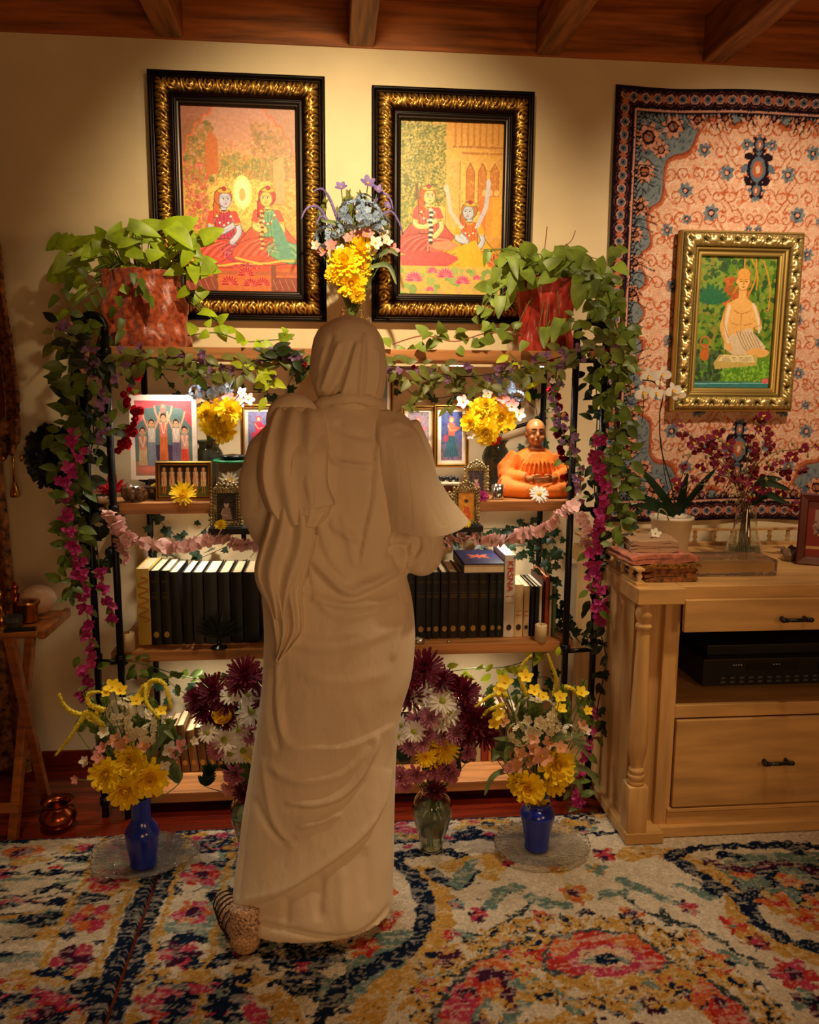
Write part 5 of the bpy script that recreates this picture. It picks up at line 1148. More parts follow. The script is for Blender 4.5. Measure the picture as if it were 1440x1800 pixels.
# ================================================================== plants and flowers
def leafm(n,c,**k): return mat(n,rgb(*c),k.pop('rough',.42),var=.28,vs=k.pop('vs',14),transl=.22,objrand=.1,**k)
L_poth=leafm('golden_pothos_leaf',(176,206,44)); L_heart=leafm('heartleaf_green',(140,164,62)); L_dark=leafm('dark_leaf',(44,58,26)); L_ivy=leafm('ivy_leaf',(38,66,40)); L_mid=leafm('mid_green_leaf',(104,126,44)); L_lime=leafm('lime_leaf',(200,216,50)); L_olive=leafm('olive_leaf',(130,136,66)); L_strap=leafm('strap_leaf',(24,52,26)); L_sage=leafm('sage_blade',(120,140,90))
stem_g=mat('green_stem',rgb(96,120,50),.6); stem_b=mat('brown_stem',rgb(110,84,50),.6); stem_k=mat('dark_stem',rgb(40,34,22),.6); stem_r=mat('reddish_stem',rgb(150,80,56),.6)
def petm(n,c,c2=None,**k): return mat(n,rgb(*c),.6,var=.14,vs=20,transl=.22,objrand=.12,col2=rgb(*c2) if c2 else None,**k)
PM=dict(yellow=petm('yellow_petal',(255,226,40),(250,200,24)),burg=petm('burgundy_petal',(120,12,48),(70,4,26)),white=petm('white_petal',(246,236,222)),cream=petm('cream_petal',(244,232,196)),pink=petm('pink_petal',(236,160,160)),peach=petm('peach_petal',(244,178,140)),mauve=petm('mauve_petal',(176,96,128),(206,150,170)),
 magenta=petm('magenta_petal',(206,64,146),(150,26,96)),lilac=petm('lilac_petal',(160,120,168),(120,80,120)),red=petm('red_petal',(214,20,44),(150,8,30)),blue=petm('blue_petal',(168,186,206),(130,154,190)),wine=petm('wine_petal',(140,20,64),(90,10,40)),lime=petm('yellow_plume',(240,222,60),(214,190,40)),lav=petm('lavender_petal',(140,120,180),(110,90,150)),carn=petm('carnation_petal',(206,130,150),(170,90,120)),garl=petm('garland_pink',(252,200,196)))
CEN=mat('flower_centre_green',rgb(150,160,40),.7); CENY=mat('flower_centre_yellow',rgb(236,180,30),.7); CENK=mat('flower_centre_dark',rgb(60,20,30),.7)
def fmesh(kind,seed):
    R=random.Random(seed*31+len(kind)); g=MB()
    def ring(n,el,L,w,shape,bend,z=0,r0=.08,fold=.2,jit=.1):
        off=R.uniform(0,6)
        for i in range(n):
            a=off+2*PI*i/n+R.uniform(-jit,jit); e=el+R.uniform(-jit,jit); d=Vector((math.cos(a)*math.cos(e),math.sin(a)*math.cos(e),math.sin(e)))
            nr=Vector((-math.cos(a)*math.sin(e),-math.sin(a)*math.sin(e),math.cos(e)))
            g.blade((r0*math.cos(a),r0*math.sin(a),z),d,nr,L*R.uniform(.88,1.08),w,shape,bend,fold,4)
    if kind=='peony':
        ring(11,-.05,1,.40,'petal',-.15);ring(12,.22,.98,.36,'petal',-.3);ring(12,.5,.9,.32,'petal',-.4,jit=.18);ring(11,.8,.78,.28,'petal',-.5,jit=.2);ring(9,1.1,.62,.24,'petal',-.5,jit=.25);ring(7,1.38,.48,.2,'petal',-.4,jit=.25)
    elif kind=='mum':
        ring(18,-.1,1,.17,'petal',-.5);ring(18,.2,.98,.16,'petal',-.6);ring(16,.55,.85,.15,'petal',-.7);ring(12,.95,.65,.13,'petal',-.6);ring(8,1.3,.5,.12,'petal',-.3)
    elif kind=='daisy':
        ring(15,.1,1,.26,'round',.25);ring(12,.25,.88,.24,'round',.2); g.k=1; g.ball((0,0,.08),(.24,.24,.12),10,6)
    elif kind=='rose':
        for (n,e,L,w) in ((5,.35,1,.95),(5,.7,.95,.9),(4,1.0,.9,.8),(3,1.3,.8,.6)): ring(n,e,L,w,'round',-.9,fold=.35,r0=.12)
    elif kind=='carn':
        for (n,e,L,w) in ((10,.1,1,.42),(10,.45,.95,.4),(9,.8,.85,.38),(7,1.2,.75,.3)): ring(n,e,L,w,'petal',R.uniform(-.3,.3),fold=.7,jit=.3)
    elif kind=='small':
        ring(5,.25,1,.72,'round',-.3,r0=.05); g.k=1; g.ball((0,0,.1),(.16,.16,.16),6,4)
    elif kind=='cluster':
        for i in range(34):
            z=R.uniform(-.1,1); a=R.uniform(0,6.28); r=math.sqrt(max(0,1-z*z*.9)); c=Vector((r*math.cos(a),r*math.sin(a),z*.8))*.86; nd=c.normalized(); B=basis(nd)
            for k in range(5):
                q=2*PI*k/5+i; d=B@Vector((math.cos(q),math.sin(q),.15)); g.blade(c,d,nd,.26,.2,'round',-.2,.1,3)
    elif kind=='orchid':
        for q in (0,2.1,4.2): 
            d=Vector((math.cos(q+PI/2),math.sin(q+PI/2),.15)); g.blade((0,0,0),d,(0,0,1),.9,.55,'round',.3,.1,4)
        for q in (-.25,PI+.25):
            d=Vector((math.cos(q),math.sin(q),.25)); g.blade((0,0,.03),d,(0,0,1),1.05,1.0,'round',.35,.08,5)
        g.k=1; g.blade((0,0,.05),(0,-.5,.8),(0,.8,.5),.5,.4,'petal',.5,.3,3); g.ball((0,0,.1),(.1,.1,.1),6,4)
    elif kind=='wist':
        for i in range(5): 
            q=i*2.4+R.random(); d=Vector((math.cos(q)*.8,math.sin(q)*.8,R.uniform(-.2,.8))); g.blade((0,0,0),d,(-d.x*.5,-d.y*.5,1),R.uniform(.7,1.1),.75,'round',R.uniform(-.8,.8),.35,4)
    elif kind=='lotus':
        ring(9,.25,1,.32,'leaf',-.4);ring(9,.6,.9,.3,'leaf',-.4);ring(7,1.0,.75,.26,'leaf',-.3); g.k=1; g.ball((0,0,.1),(.2,.2,.18),8,5)
    return g
FC={}
def fdata(kind,pm,cen,seed):
    k=(kind,pm.name,cen.name,seed)
    if k not in FC: FC[k]=fmesh(kind,seed).mesh(kind+'_bloom',[pm,cen])
    return FC[k]
def rotto(d,spin=0):
    q=Vector((0,0,1)).rotation_difference(Vector(d).normalized()); return q@Quaternion((0,0,1),spin)
def flower(name,kind,pm,loc,d,r,label,cat='flower',group=None,neck=None,cen=CEN,seed=0,stem=stem_g,sr=.0016):
    t=thing(name,loc,label,cat,group)
    o=bpy.data.objects.new('bloom',fdata(kind,pm,cen,seed%3)); C.objects.link(o); o.parent=t; o.scale=(r,r,r); o.rotation_mode='QUATERNION'; o.rotation_quaternion=rotto(d,seed*1.3)
    if neck is not None:
        p=Vector(loc); n=Vector(neck); mid=p.lerp(n,.5)+Vector(d).normalized()*(-.25*(p-n).length)*.3+Vector((0,0,.01)); s=MB().tube(spline([p-Vector(d).normalized()*r*.1,mid,n+Vector((0,0,-.03)),n+Vector((random.uniform(-.01,.01),random.uniform(-.01,.01),-.09))],5),sr,5).build('stem',stem,t)
    return t
NAMES=dict(peony='peony',mum='chrysanthemum',daisy='daisy',rose='rose',carn='carnation',small='blossom',cluster='hydrangea',orchid='orchid')
def bouquet(fls,neck,cx,where,Yc,grp):
    """fls: (kind, colour, px, py, radius px, [depth offset])"""
    for i,f in enumerate(fls):
        kind,colr,px,py,rp=f[:5]; rp*=1.12 if kind=='small' else 1.16; dy=f[5] if len(f)>5 else random.uniform(-.05,.0)
        Y=Yc+dy-.02; p=P(px,py,Y); r=rp/FPX*(p-CPOS).dot(FW)
        d=(p-Vector((cx,Yc+.05,neck[2]+.12))).normalized()*.8+(CPOS-p).normalized()*.75+Vector((0,0,.12))
        cn={'yellow':'yellow','burg':'burgundy','white':'white','cream':'creamy white','pink':'pale pink','peach':'peach','mauve':'mauve','blue':'pale blue','red':'red','carn':'dusty pink','lav':'lavender','wine':'wine red'}[colr]
        nm=NAMES[kind]; lab='%s %s in %s'%(cn,nm,where); 
        flower((cn+'_'+nm).replace(' ','_'),kind,PM[colr],p,d,r,lab,'flower','%s %ss in %s'%(cn,nm,grp),neck,CENY if kind in('small',) else CEN,seed=i)
def plume(path,r,name,label,group,m_=None,neck=None):
    pts=spline([P(*q) for q in path],8); t=thing(name,pts[0],label,'flower',group); n=len(pts); g=MB()
    for i,p in enumerate(pts):
        k=i/(n-1); rr=r*(1-.55*k)
        for _ in range(7):
            d=rv(1).normalized(); g.ball(p+d*rr*.7,rr*.42,5,3)
    g.tube(pts,[r*(1-.6*i/(n-1))*.8 for i in range(n)],7); g.build('plume',m_ or PM['lime'],t)
    if neck is not None: MB().tube(spline([pts[0],pts[0].lerp(Vector(neck),.5)+Vector((0,.02,.02)),Vector(neck)+Vector((0,0,-.03))],5),.0018,5).build('stem',stem_g,t)
    return t
def blades(items,name,label,group,m_,neck=None,w=.012,cat='leaf'):
    for it in items:
        pts=spline([P(*q) for q in it],6); n=len(pts); t=thing(name,pts[0],label,cat,group); g=MB(); vs=[]
        for i,p in enumerate(pts):
            k=i/(n-1); d=(pts[min(i+1,n-1)]-pts[max(0,i-1)]).normalized(); x=d.cross((CPOS-p).normalized()); 
            if x.length<.2: x=Vector((1,0,0))
            x.normalize(); h=w*.5*math.sin(PI*(.12+.86*k))**.7; nn=x.cross(d)*h*.35; vs+=[p-x*h+nn,p,p+x*h+nn]
        fs=[]
        for i in range(n-1): a=i*3; fs+=[(a,a+1,a+4,a+3),(a+1,a+2,a+5,a+4)]
        g.add(vs,fs); g.build('blade',m_,t)
        if neck is not None: MB().tube(spline([pts[0],pts[0].lerp(Vector(neck),.5),Vector(neck)+Vector((0,0,-.04))],4),.0014,5).build('stem',stem_g,t)
def sprig(px,py,Y,neck,ang,L,label,group,m_=L_mid,n=16,lw=.005,ll=.022,name='leaf_sprig'):
    p=P(px,py,Y); d=Vector((math.cos(ang),random.uniform(-.3,.1),math.sin(ang))).normalized(); t=thing(name,p,label,'leaf',group); g=MB(); b0=p-d*L
    for i in range(n):
        k=i/(n-1); q=b0.lerp(p,k)
        for s_ in range(3):
            a=i*2.4+s_*2.1; B=basis(d); dd=(d*.9+B@Vector((math.cos(a),math.sin(a),0))*.8); g.blade(q,dd,CPOS-q,ll*(1.1-.4*k),lw,'leaf',.3,.2,3)
    g.build('foliage',m_,t); MB().tube(spline([p,b0,Vector(neck)+Vector((0,0,-.03))],5),.0014,5).build('stem',stem_g,t)
def vine(name,label,cat,path,lk='leaf',lm=L_mid,sp=.02,ls=.04,spread=.03,stem=stem_g,sr=.002,seed=1,per=1,bl=None,group=None,down=.35,lw=.55):
    R=random.Random(seed); pts=spline([P(*q) for q in path],10); t=thing(name,pts[0],label,cat,group)
    MB().tube(pts,sr,5).build('stem',stem,t)
    def rn(a=1): return R.uniform(-a,a)
    g=MB(); acc=0; s_=1; placed=[]
    for a,b_ in zip(pts,pts[1:]):
        seg=(b_-a); L=seg.length; acc+=L
        while acc>=sp:
            acc-=sp; c=b_-seg*(acc/max(L,1e-6)); placed.append((c,seg.normalized()))
            for _ in range(per):
                s_=-s_; side=Vector((s_*R.uniform(.3,1),-R.uniform(0,.6),rn(.8)-down)); 
                off=Vector((rn(),rn()*.6-.2,rn()))*spread; o=c+off
                if o.y>-.012: o.y=-.012-R.random()*.01
                nr=(CPOS-o).normalized()+Vector((rn(.7),rn(.3),rn(.5)+.4)); sz=ls*R.uniform(.6,1.15)
                if lk=='ivy': g.ivy(o,side,nr,sz)
                else: g.blade(o,side,nr,sz,sz*lw,lk,R.uniform(.1,.8),.22,5)
    if lk: g.build('leaves',lm,t)
    if bl:
        for (kind,pm,cnt,size,bs_) in bl:
            for i in range(cnt):
                c,dd=placed[int((i+.5)/cnt*len(placed))%len(placed)]; c=c+Vector((rn(),rn()*.5-.3,rn()))*bs_
                if c.y>-.02: c.y=-.02
                d=(CPOS-c).normalized()+Vector((rn(.9),rn(.4),rn(.8)-.2)); o=bpy.data.objects.new('blossom',fdata(kind,PM[pm],CENY,(seed+i)%3)); C.objects.link(o); o.parent=t
                o.location=c-pts[0]; k=size*R.uniform(.75,1.2); o.scale=(k,k,k); o.rotation_mode='QUATERNION'; o.rotation_quaternion=rotto(d,R.uniform(0,6))
    return t
# ---------------- wrapped pots on the top board
wrapr=mat('red_gold_brocade',rgb(176,84,44),.38,var=.2,vs=60,col2=rgb(104,24,14),sheen=.3,bump=.25,bs=60); wrapr2=mat('red_foil_wrap',rgb(172,54,44),.34,var=.3,vs=22,col2=rgb(120,30,24),bump=.3,bs=30,coat=.2)
def wrappot(pxc,Y,wb,wt,ptop,m_,name,label,seed):
    c=P(pxc,600,Y); z0=ZS[0]; z1=P(pxc,ptop,Y).z; h=z1-z0; t=thing(name,(c.x,Y,z0),label,'plant'); R=random.Random(seed)
    prof=[(wb*(1+(.0)),0),(wb*1.02,h*.12),(wb*.93,h*.3),(wb*.97,h*.5),(wt,h*.8),(wt*1.04,h),(wt*.95,h),(wt*.9,h*.85),(0,h*.84)]
    q=spline([(a,b_,0) for a,b_ in prof[:6]],6); prof=[(a.x,a.y) for a in q]+prof[6:]
    fl=lambda a,z:1+.07*math.sin(a*5+z*9+seed)+.04*math.sin(a*11-z*30)+.02*math.sin(a*23+z*60)
    MB().lathe(prof,96,(c.x,Y,z0),flute=fl,cap=False,sy=.85).build('pot_wrap',m_,t,sub=0)
    MB().lathe([(0,h*.86),(wt*.9,h*.86)],24,(c.x,Y,z0),cap=False,sy=.85).build('soil',mat('potting_soil',(.02,.014,.01),.9),t)
    return t,Vector((c.x,Y,z0+h*.85))
def pleaf(g,bx,by,tx,ty,w,Y,kind='heart'):
    a=P(bx,by,Y); b_=P(tx,ty,Y-random.uniform(-.02,.05)); d=b_-a; pw=w/FPX*(a-CPOS).dot(FW); nr=(CPOS-a).normalized()+Vector((random.uniform(-.4,.4),0,random.uniform(0,.7)))
    g.blade(a,d,nr,d.length,pw,kind,random.uniform(.1,.6),.25,7)
t,ctr=wrappot(254,-.225,.138,.118,478,wrapr,'potted_pothos','golden pothos in a red and gold brocade wrapped pot, left on the top board',1)
g=MB(); gs=MB()
LFS=[(192,430,121,425,34),(190,424,163,394,20),(196,425,213,387,26),(195,432,228,399,26),(186,438,187,478,30),(205,428,252,420,18),(165,452,120,460,14),(150,440,124,452,13),(118,450,78,491,20),(150,460,97,480,24),(190,478,163,494,24),(155,480,118,494,13),(236,412,292,422,30),(290,412,345,383,44),(300,398,341,432,36),(222,440,262,452,22),(258,452,290,444,28),(328,428,356,452,26),(345,466,328,492,20),(372,460,354,490,26),(212,505,248,522,15),(332,508,306,524,18),(360,508,340,534,22),(352,548,380,550,20),(384,566,402,551,18),(384,572,398,602,22),(335,440,318,470,24),(302,440,280,470,24),(270,425,300,455,24),(240,470,214,492,18),(130,520,112,535,15),(118,545,100,562,13),(105,560,85,548,9),(150,500,128,540,14),(320,400,345,440,32),(250,400,300,392,26),(225,395,285,410,26)]
for q in LFS: pleaf(g,*q,-.30+random.uniform(-.06,.06)); a=P(q[0],q[1],-.30); gs.tube(spline([ctr+Vector(((q[0]-245)*.0007,0,0)),ctr.lerp(a,.6)+Vector((0,0,.04)),a],5),.0017,5)
R=random.Random(4)
for i in range(46):
    x=R.uniform(110,365); y=R.uniform(415,485); a=R.uniform(-PI,PI*.2); l=R.uniform(26,48); pleaf(g,x,y,x+l*math.cos(a),y-l*math.sin(a)*.8,l*.62,R.uniform(-.34,-.12))
    if i%2==0: b_=P(x,y,-.22); gs.tube(spline([ctr+Vector(((x-245)*.0006,0,0)),ctr.lerp(b_,.6)+Vector((0,0,.03)),b_],4),.0016,5)
g.build('leaves',L_poth,t); gs.build('stems',stem_g,t)
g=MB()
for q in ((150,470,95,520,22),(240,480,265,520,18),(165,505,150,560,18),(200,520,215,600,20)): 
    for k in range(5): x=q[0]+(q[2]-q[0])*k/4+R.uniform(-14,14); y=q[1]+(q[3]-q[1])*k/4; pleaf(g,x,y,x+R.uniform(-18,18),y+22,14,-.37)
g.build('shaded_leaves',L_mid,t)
t,ctr=wrappot(958,-.25,.088,.098,492,wrapr2,'potted_heartleaf','heartleaf vine in a crumpled red foil wrapped pot, right on the top board',3)
g=MB(); gs=MB()
HL=[(935,450,925,425,30),(960,470,990,450,24),(1000,455,1030,435,34),(1030,445,1015,470,36),(1000,470,1040,485,28),(1050,455,1065,490,26),(1040,490,1020,520,34),(1018,500,1015,548,30),(1060,500,1050,540,24),(1065,520,1085,560,28),(905,480,895,520,22),(875,470,866,500,20),(880,520,876,560,22),(862,520,848,535,16),(900,510,890,545,20),(985,560,970,605,24),(960,575,955,610,22),(945,590,965,560,20),(900,590,880,605,18),(1060,565,1085,600,20),(1100,595,1120,590,16),(855,438,850,470,10),(862,440,857,465,10),(900,450,910,490,18),(920,470,890,450,20)]
for q in HL: pleaf(g,*q,-.34+random.uniform(-.05,.05)); a=P(q[0],q[1],-.34); gs.tube(spline([ctr+Vector(((q[0]-958)*.0006,0,0)),ctr.lerp(a,.5)+Vector((0,-.03,.05)),a],5),.0014,5)
for i in range(85):
    x=R.uniform(885,1085); y=R.uniform(435,500)+max(0,x-1010)*R.uniform(0,1.3); a=R.uniform(-PI*.9,PI*.05); l=R.uniform(22,38); pleaf(g,x,y,x+l*math.cos(a),y-l*math.sin(a)*.8,l*.8,R.uniform(-.38,-.14))
g.build('leaves',L_heart,t); gs.build('stems',stem_g,t)
g=MB(); g.tube(spline([P(935,500,-.3),P(955,450,-.3),P(962,398,-.3)],6),.0018,5); g.tube(spline([P(980,440,-.3),P(1003,425,-.3),P(1012,405,-.3)],6),.0014,5); g.tube(spline([P(1095,580,-.3),P(1100,520,-.3),P(1105,495,-.3)],6),.0014,5); g.build('bare_shoots',stem_r,t)
# ---------------- vines and garlands
YF=-.44
vine('trailing_vine','pothos vine trailing along the top board behind the left garland','vine',[(330,590,-.36),(380,585,-.38),(430,600,-.40),(470,598,-.38),(515,596,-.36)],'heart',L_poth,.028,.042,.02,seed=11,down=-.2,lw=.8)
vine('trailing_vine','heartleaf vine trailing along the top board right of the head','vine',[(690,605,-.38),(745,590,-.40),(800,600,-.40),(860,585,-.41),(920,590,-.42)],'heart',L_heart,.017,.046,.03,seed=12,down=-.1,stem=stem_r,lw=.8)
vine('trailing_vine','heartleaf shoots hanging beside the right painting down to the top board','vine',[(868,450,-.30),(872,500,-.34),(850,550,-.37),(870,600,-.40)],'heart',L_heart,.02,.046,.03,seed=13,lw=.8)
vine('silk_garland','olive leaf and lilac flower garland draped along the top board left','garland',[(95,590,-.43),(160,620,YF),(240,628,-.46),(330,632,-.46),(420,650,-.45),(500,638,-.46),(548,628,-.46)],'leaf',L_olive,.0085,.054,.034,seed=21,bl=[('wist','lilac',34,.017,.03),('rose','peach',4,.013,.02),('rose','red',3,.012,.02)],stem=stem_k,down=.4)
vine('silk_garland','olive leaf and lilac flower garland draped along the top board right','garland',[(672,640,-.46),(740,652,-.46),(820,662,-.45),(900,650,-.46),(970,632,-.46),(1040,615,-.46),(1100,630,-.44)],'leaf',L_olive,.0085,.054,.034,seed=22,bl=[('wist','lilac',34,.017,.03),('rose','red',5,.014,.02),('rose','peach',3,.012,.02)],stem=stem_k,down=.4)
vine('leaf_spray','lime green leaf spray hanging from the top board left of the head','leaf',[(440,640,-.46),(465,655,-.47),(470,690,-.47)],'leaf',L_lime,.008,.058,.028,seed=23,lw=.5)
vine('leaf_spray','long olive leaf spray hanging from the top board above the pair of pictures','leaf',[(760,655,-.46),(740,690,-.47),(715,720,-.47)],'leaf',L_olive,.014,.055,.02,seed=24,lw=.42)
vine('leaf_spray','small olive leaf spray hanging between the pictures and right yellow flowers','leaf',[(790,660,-.46),(800,690,-.47),(782,722,-.47)],'leaf',L_olive,.016,.05,.014,seed=25,lw=.42)
vine('leaf_spray','bright leaves hanging at the left of the top board above the five-figure print','leaf',[(250,640,-.46),(300,650,-.46),(390,660,-.46)],'leaf',L_mid,.016,.05,.025,seed=26)
for i,(pth,lab) in enumerate([([(280,650,-.04),(330,700,-.04),(420,690,-.04),(500,700,-.04),(545,760,-.04)],'ivy strand on the wall behind the left framed pictures'),([(520,650,-.04),(500,710,-.04),(540,790,-.04)],'short ivy strand on the wall just left of the head scarf'),([(690,650,-.04),(740,700,-.04),(840,690,-.04),(930,700,-.04)],'ivy strand on the wall behind the pair of pictures'),([(930,660,-.04),(945,760,-.04),(900,820,-.04)],'ivy strand on the wall behind the statue'),
    ([(270,905,-.04),(330,950,-.04),(400,900,-.04),(470,930,-.04),(440,980,-.04)],'ivy strand on the wall above the left books'),([(800,910,-.04),(860,960,-.04),(930,920,-.04),(990,980,-.04)],'ivy strand on the wall above the right books'),([(400,960,-.05),(330,985,-.05),(270,960,-.05)],'lower ivy strand behind the pink garland left'),
    ([(760,970,-.05),(850,930,-.05),(980,940,-.05)],'lower ivy strand behind the pink garland right'),([(270,1170,-.06),(330,1220,-.06),(400,1190,-.06),(470,1220,-.06)],'ivy strand on the wall below the third board left'),([(740,1170,-.06),(800,1200,-.06),(880,1230,-.06),(960,1190,-.06),(1000,1260,-.06)],'ivy strand on the wall below the third board right')]):
    vine('ivy_strand',lab,'vine',pth,'ivy',L_ivy,.026,.042,.035,seed=40+i,stem=stem_k,sr=.0012)
vine('ivy_strand','thick ivy clump hanging behind the right front post above the thin books','vine',[(905,960,-.30),(950,960,-.30),(960,1010,-.30),(985,1080,-.28),(1020,1130,-.30)],'ivy',L_ivy,.007,.038,.045,seed=52,stem=stem_k)
vine('leaf_spray','sunlit smilax spray under the third board at right'.replace('sunlit','brightly lit'),'leaf',[(760,1185,-.28),(830,1175,-.30),(900,1170,-.34),(985,1135,-.40)],'leaf',L_lime,.016,.045,.025,seed=53)
vine('leaf_spray','smilax spray under the third board at left behind the blue-vase flowers','leaf',[(205,1155,-.42),(260,1170,-.40),(330,1190,-.3),(420,1200,-.25)],'leaf',L_mid,.013,.045,.03,seed=54)
vine('silk_garland','lilac flowered garland end tied near the left of the head scarf','garland',[(470,628,-.47),(505,622,-.48),(545,640,-.47)],'leaf',L_dark,.007,.055,.02,seed=27,bl=[('wist','lilac',8,.02,.02),('rose','red',2,.014,.02)],stem=stem_k)
vine('leaf_spray','hanging lime leaf spray right of the red foil pot','leaf',[(895,620,-.45),(920,650,-.46),(930,690,-.46)],'leaf',L_lime,.012,.045,.02,seed=28)
# left column
vine('leafy_garland','dark green leafy garland hanging down the outer left post','garland',[(160,560,-.42),(128,620,-.43),(132,700,-.43),(118,780,-.43),(125,860,-.43),(128,950,-.42),(128,1040,-.42)],'leaf',L_mid,.0075,.058,.036,seed=61,per=1,stem=stem_g,lw=.6)
vine('leafy_garland','olive leafy garland bunched behind the left posts under the brocade pot','garland',[(175,590,-.38),(150,680,-.37),(165,760,-.37),(150,840,-.37),(165,920,-.37),(175,1000,-.37)],'leaf',L_dark,.007,.06,.05,seed=62,stem=stem_k,lw=.6)
vine('leafy_garland','mauve and dark leaf garland around the left arch','garland',[(105,575,-.43),(138,600,-.45),(170,640,-.46),(215,660,-.46)],'leaf',L_dark,.008,.055,.04,seed=63,bl=[('wist','lilac',16,.018,.03),('wist','peach',4,.014,.03)],stem=stem_k)
vine('wisteria_garland','magenta wisteria garland hanging longest at far left','garland',[(118,745,-.46),(140,800,-.47),(112,860,-.47),(125,930,-.47),(140,1000,-.47),(150,1060,-.46),(158,1120,-.46),(150,1190,-.46),(146,1238,-.46)],'leaf',L_mid,.05,.045,.03,seed=64,bl=[('wist','magenta',70,.021,.016)],stem=stem_g,sr=.0014)
vine('wisteria_garland','short magenta wisteria strand between the two left posts','garland',[(172,980,-.44),(178,1020,-.45),(190,1060,-.45),(200,1088,-.45)],'leaf',L_mid,.05,.04,.02,seed=65,bl=[('wist','magenta',24,.018,.012)],sr=.0014)
vine('bougainvillea_garland','red blossom garland inside the left end above the red flower','garland',[(238,600,-.34),(238,640,-.33),(222,700,-.32),(235,740,-.31),(208,790,-.31)],'leaf',L_mid,.04,.04,.02,seed=66,bl=[('rose','red',26,.021,.022)],stem=stem_g)
vine('leafy_garland','purple flowered garland hanging beside the inner left post','garland',[(160,640,-.45),(190,690,-.46),(185,750,-.46),(165,800,-.46)],'leaf',L_mid,.025,.05,.03,seed=67,bl=[('wist','lilac',18,.017,.025)])
# right column
vine('leafy_garland','thick green garland hanging down the outer right post','garland',[(1055,470,-.40),(1075,540,-.43),(1090,620,-.44),(1072,700,-.45),(1088,780,-.45),(1080,860,-.45),(1100,930,-.45)],'leaf',L_mid,.0065,.058,.045,seed=71,lw=.62)
vine('leafy_garland','dark leaf garland behind the right posts down to the cabinet foot','garland',[(1040,600,-.40),(1050,720,-.38),(1045,850,-.38),(1060,980,-.40),(1050,1080,-.42),(1065,1160,-.43),(1050,1250,-.44),(1060,1290,-.44)],'leaf',L_dark,.009,.05,.04,seed=72,stem=stem_k,lw=.55)
vine('wisteria_garland','magenta wisteria garland hanging beside the right post and cabinet','garland',[(1058,750,-.48),(1050,810,-.48),(1065,870,-.48),(1052,930,-.48),(1040,990,-.48),(1050,1050,-.48),(1062,1100,-.48)],'leaf',L_mid,.05,.045,.03,seed=73,bl=[('wist','magenta',66,.022,.018)],stem=stem_g,sr=.0014)
vine('wisteria_garland','magenta wisteria end lying low beside the right blue vase','garland',[(1040,1230,-.46),(1045,1290,-.48),(1020,1350,-.50),(1005,1390,-.52),(1030,1415,-.50)],'leaf',L_mid,.03,.05,.02,seed=74,bl=[('wist','magenta',24,.019,.018)],sr=.0014)
vine('bougainvillea_garland','crimson blossom garland inside the right end behind the statue','garland',[(985,655,-.36),(974,690,-.36),(984,730,-.36),(988,780,-.36),(995,810,-.36),(1000,840,-.37)],'leaf',L_mid,.04,.04,.02,seed=75,bl=[('rose','wine',20,.021,.015),('rose','red',8,.017,.02)])
vine('leafy_garland','pale lilac flowered garland hanging along the right front post','garland',[(980,640,-.45),(975,700,-.46),(990,760,-.46),(1015,800,-.46),(1015,870,-.46)],'leaf',L_mid,.02,.035,.025,seed=76,bl=[('wist','lilac',26,.016,.022),('small','white',8,.012,.02),('rose','peach',4,.014,.02)])
vine('leafy_garland','green sprays over the right arch above the tapestry edge','garland',[(1000,560,-.44),(1050,590,-.46),(1095,640,-.46),(1110,700,-.44)],'leaf',L_heart,.012,.05,.04,seed=77,lw=.6)
vine('leafy_garland','ivy and white blossoms spilling onto the left corner of the cabinet','garland',[(1075,800,-.46),(1110,860,-.40),(1090,930,-.44),(1100,980,-.50)],'ivy',L_ivy,.011,.034,.04,seed=78,bl=[('small','white',8,.016,.03)])
# pink petal garland: threaded discs of petals
def threaded(path,label,seed,sp=.0135,r=.026):
    pts=spline([P(*q) for q in path],24); t=thing('petal_garland',pts[0],label,'garland'); MB().tube(pts,.0012,5).build('thread',stem_g,t)
    R=random.Random(seed); acc=0; var=[]
    for s_ in range(4):
        g=MB(); q=random.Random(s_+5)
        for l in range(2):
            for i in range(5):
                a=i*2*PI/5+l+q.uniform(-.2,.2); d=Vector((math.cos(a),math.sin(a),q.uniform(-.25,.25))); g.blade((0,0,l*.12),d,(0,0,1),q.uniform(.8,1.1),.85,'round',q.uniform(-.7,.7),.2,5)
        var.append(g.mesh('garland_petals',PM['garl']))
    i=0
    for a,b_ in zip(pts,pts[1:]):
        seg=b_-a; acc+=seg.length
        while acc>=sp:
            acc-=sp; c=b_-seg*(acc/seg.length); i+=1
            o=bpy.data.objects.new('petal_disc',var[i%4]); C.objects.link(o); o.parent=t; o.location=c-pts[0]; k=r*R.uniform(.85,1.15); o.scale=(k,k,k); o.rotation_mode='QUATERNION'; o.rotation_quaternion=rotto(seg+(rv(.9)+Vector((0,-.55,0)))*seg.length,R.uniform(0,6))
    return t
GY=-.49
threaded([(188,888,GY),(198,915,GY),(225,946,GY),(265,957,GY),(310,962,GY),(350,955,GY),(385,943,GY),(420,956,GY),(470,958,GY),(520,965,-.50)],'pale pink petal garland looped from the left post towards the person',1,.0195)
threaded([(200,905,-.47),(212,945,-.47),(222,985,-.47)],'short hanging tail of pink petals on the left post',2,.02)
threaded([(735,965,-.53),(785,955,GY),(815,944,GY),(850,948,GY),(890,948,GY),(925,938,GY),(955,930,GY),(985,905,GY),(1010,888,GY)],'pale pink petal garland looped up to the right post',3,.022)
threaded([(1015,900,-.47),(1035,935,-.47),(1030,965,-.46)],'hanging tail of pink petals on the right post',4,.022)
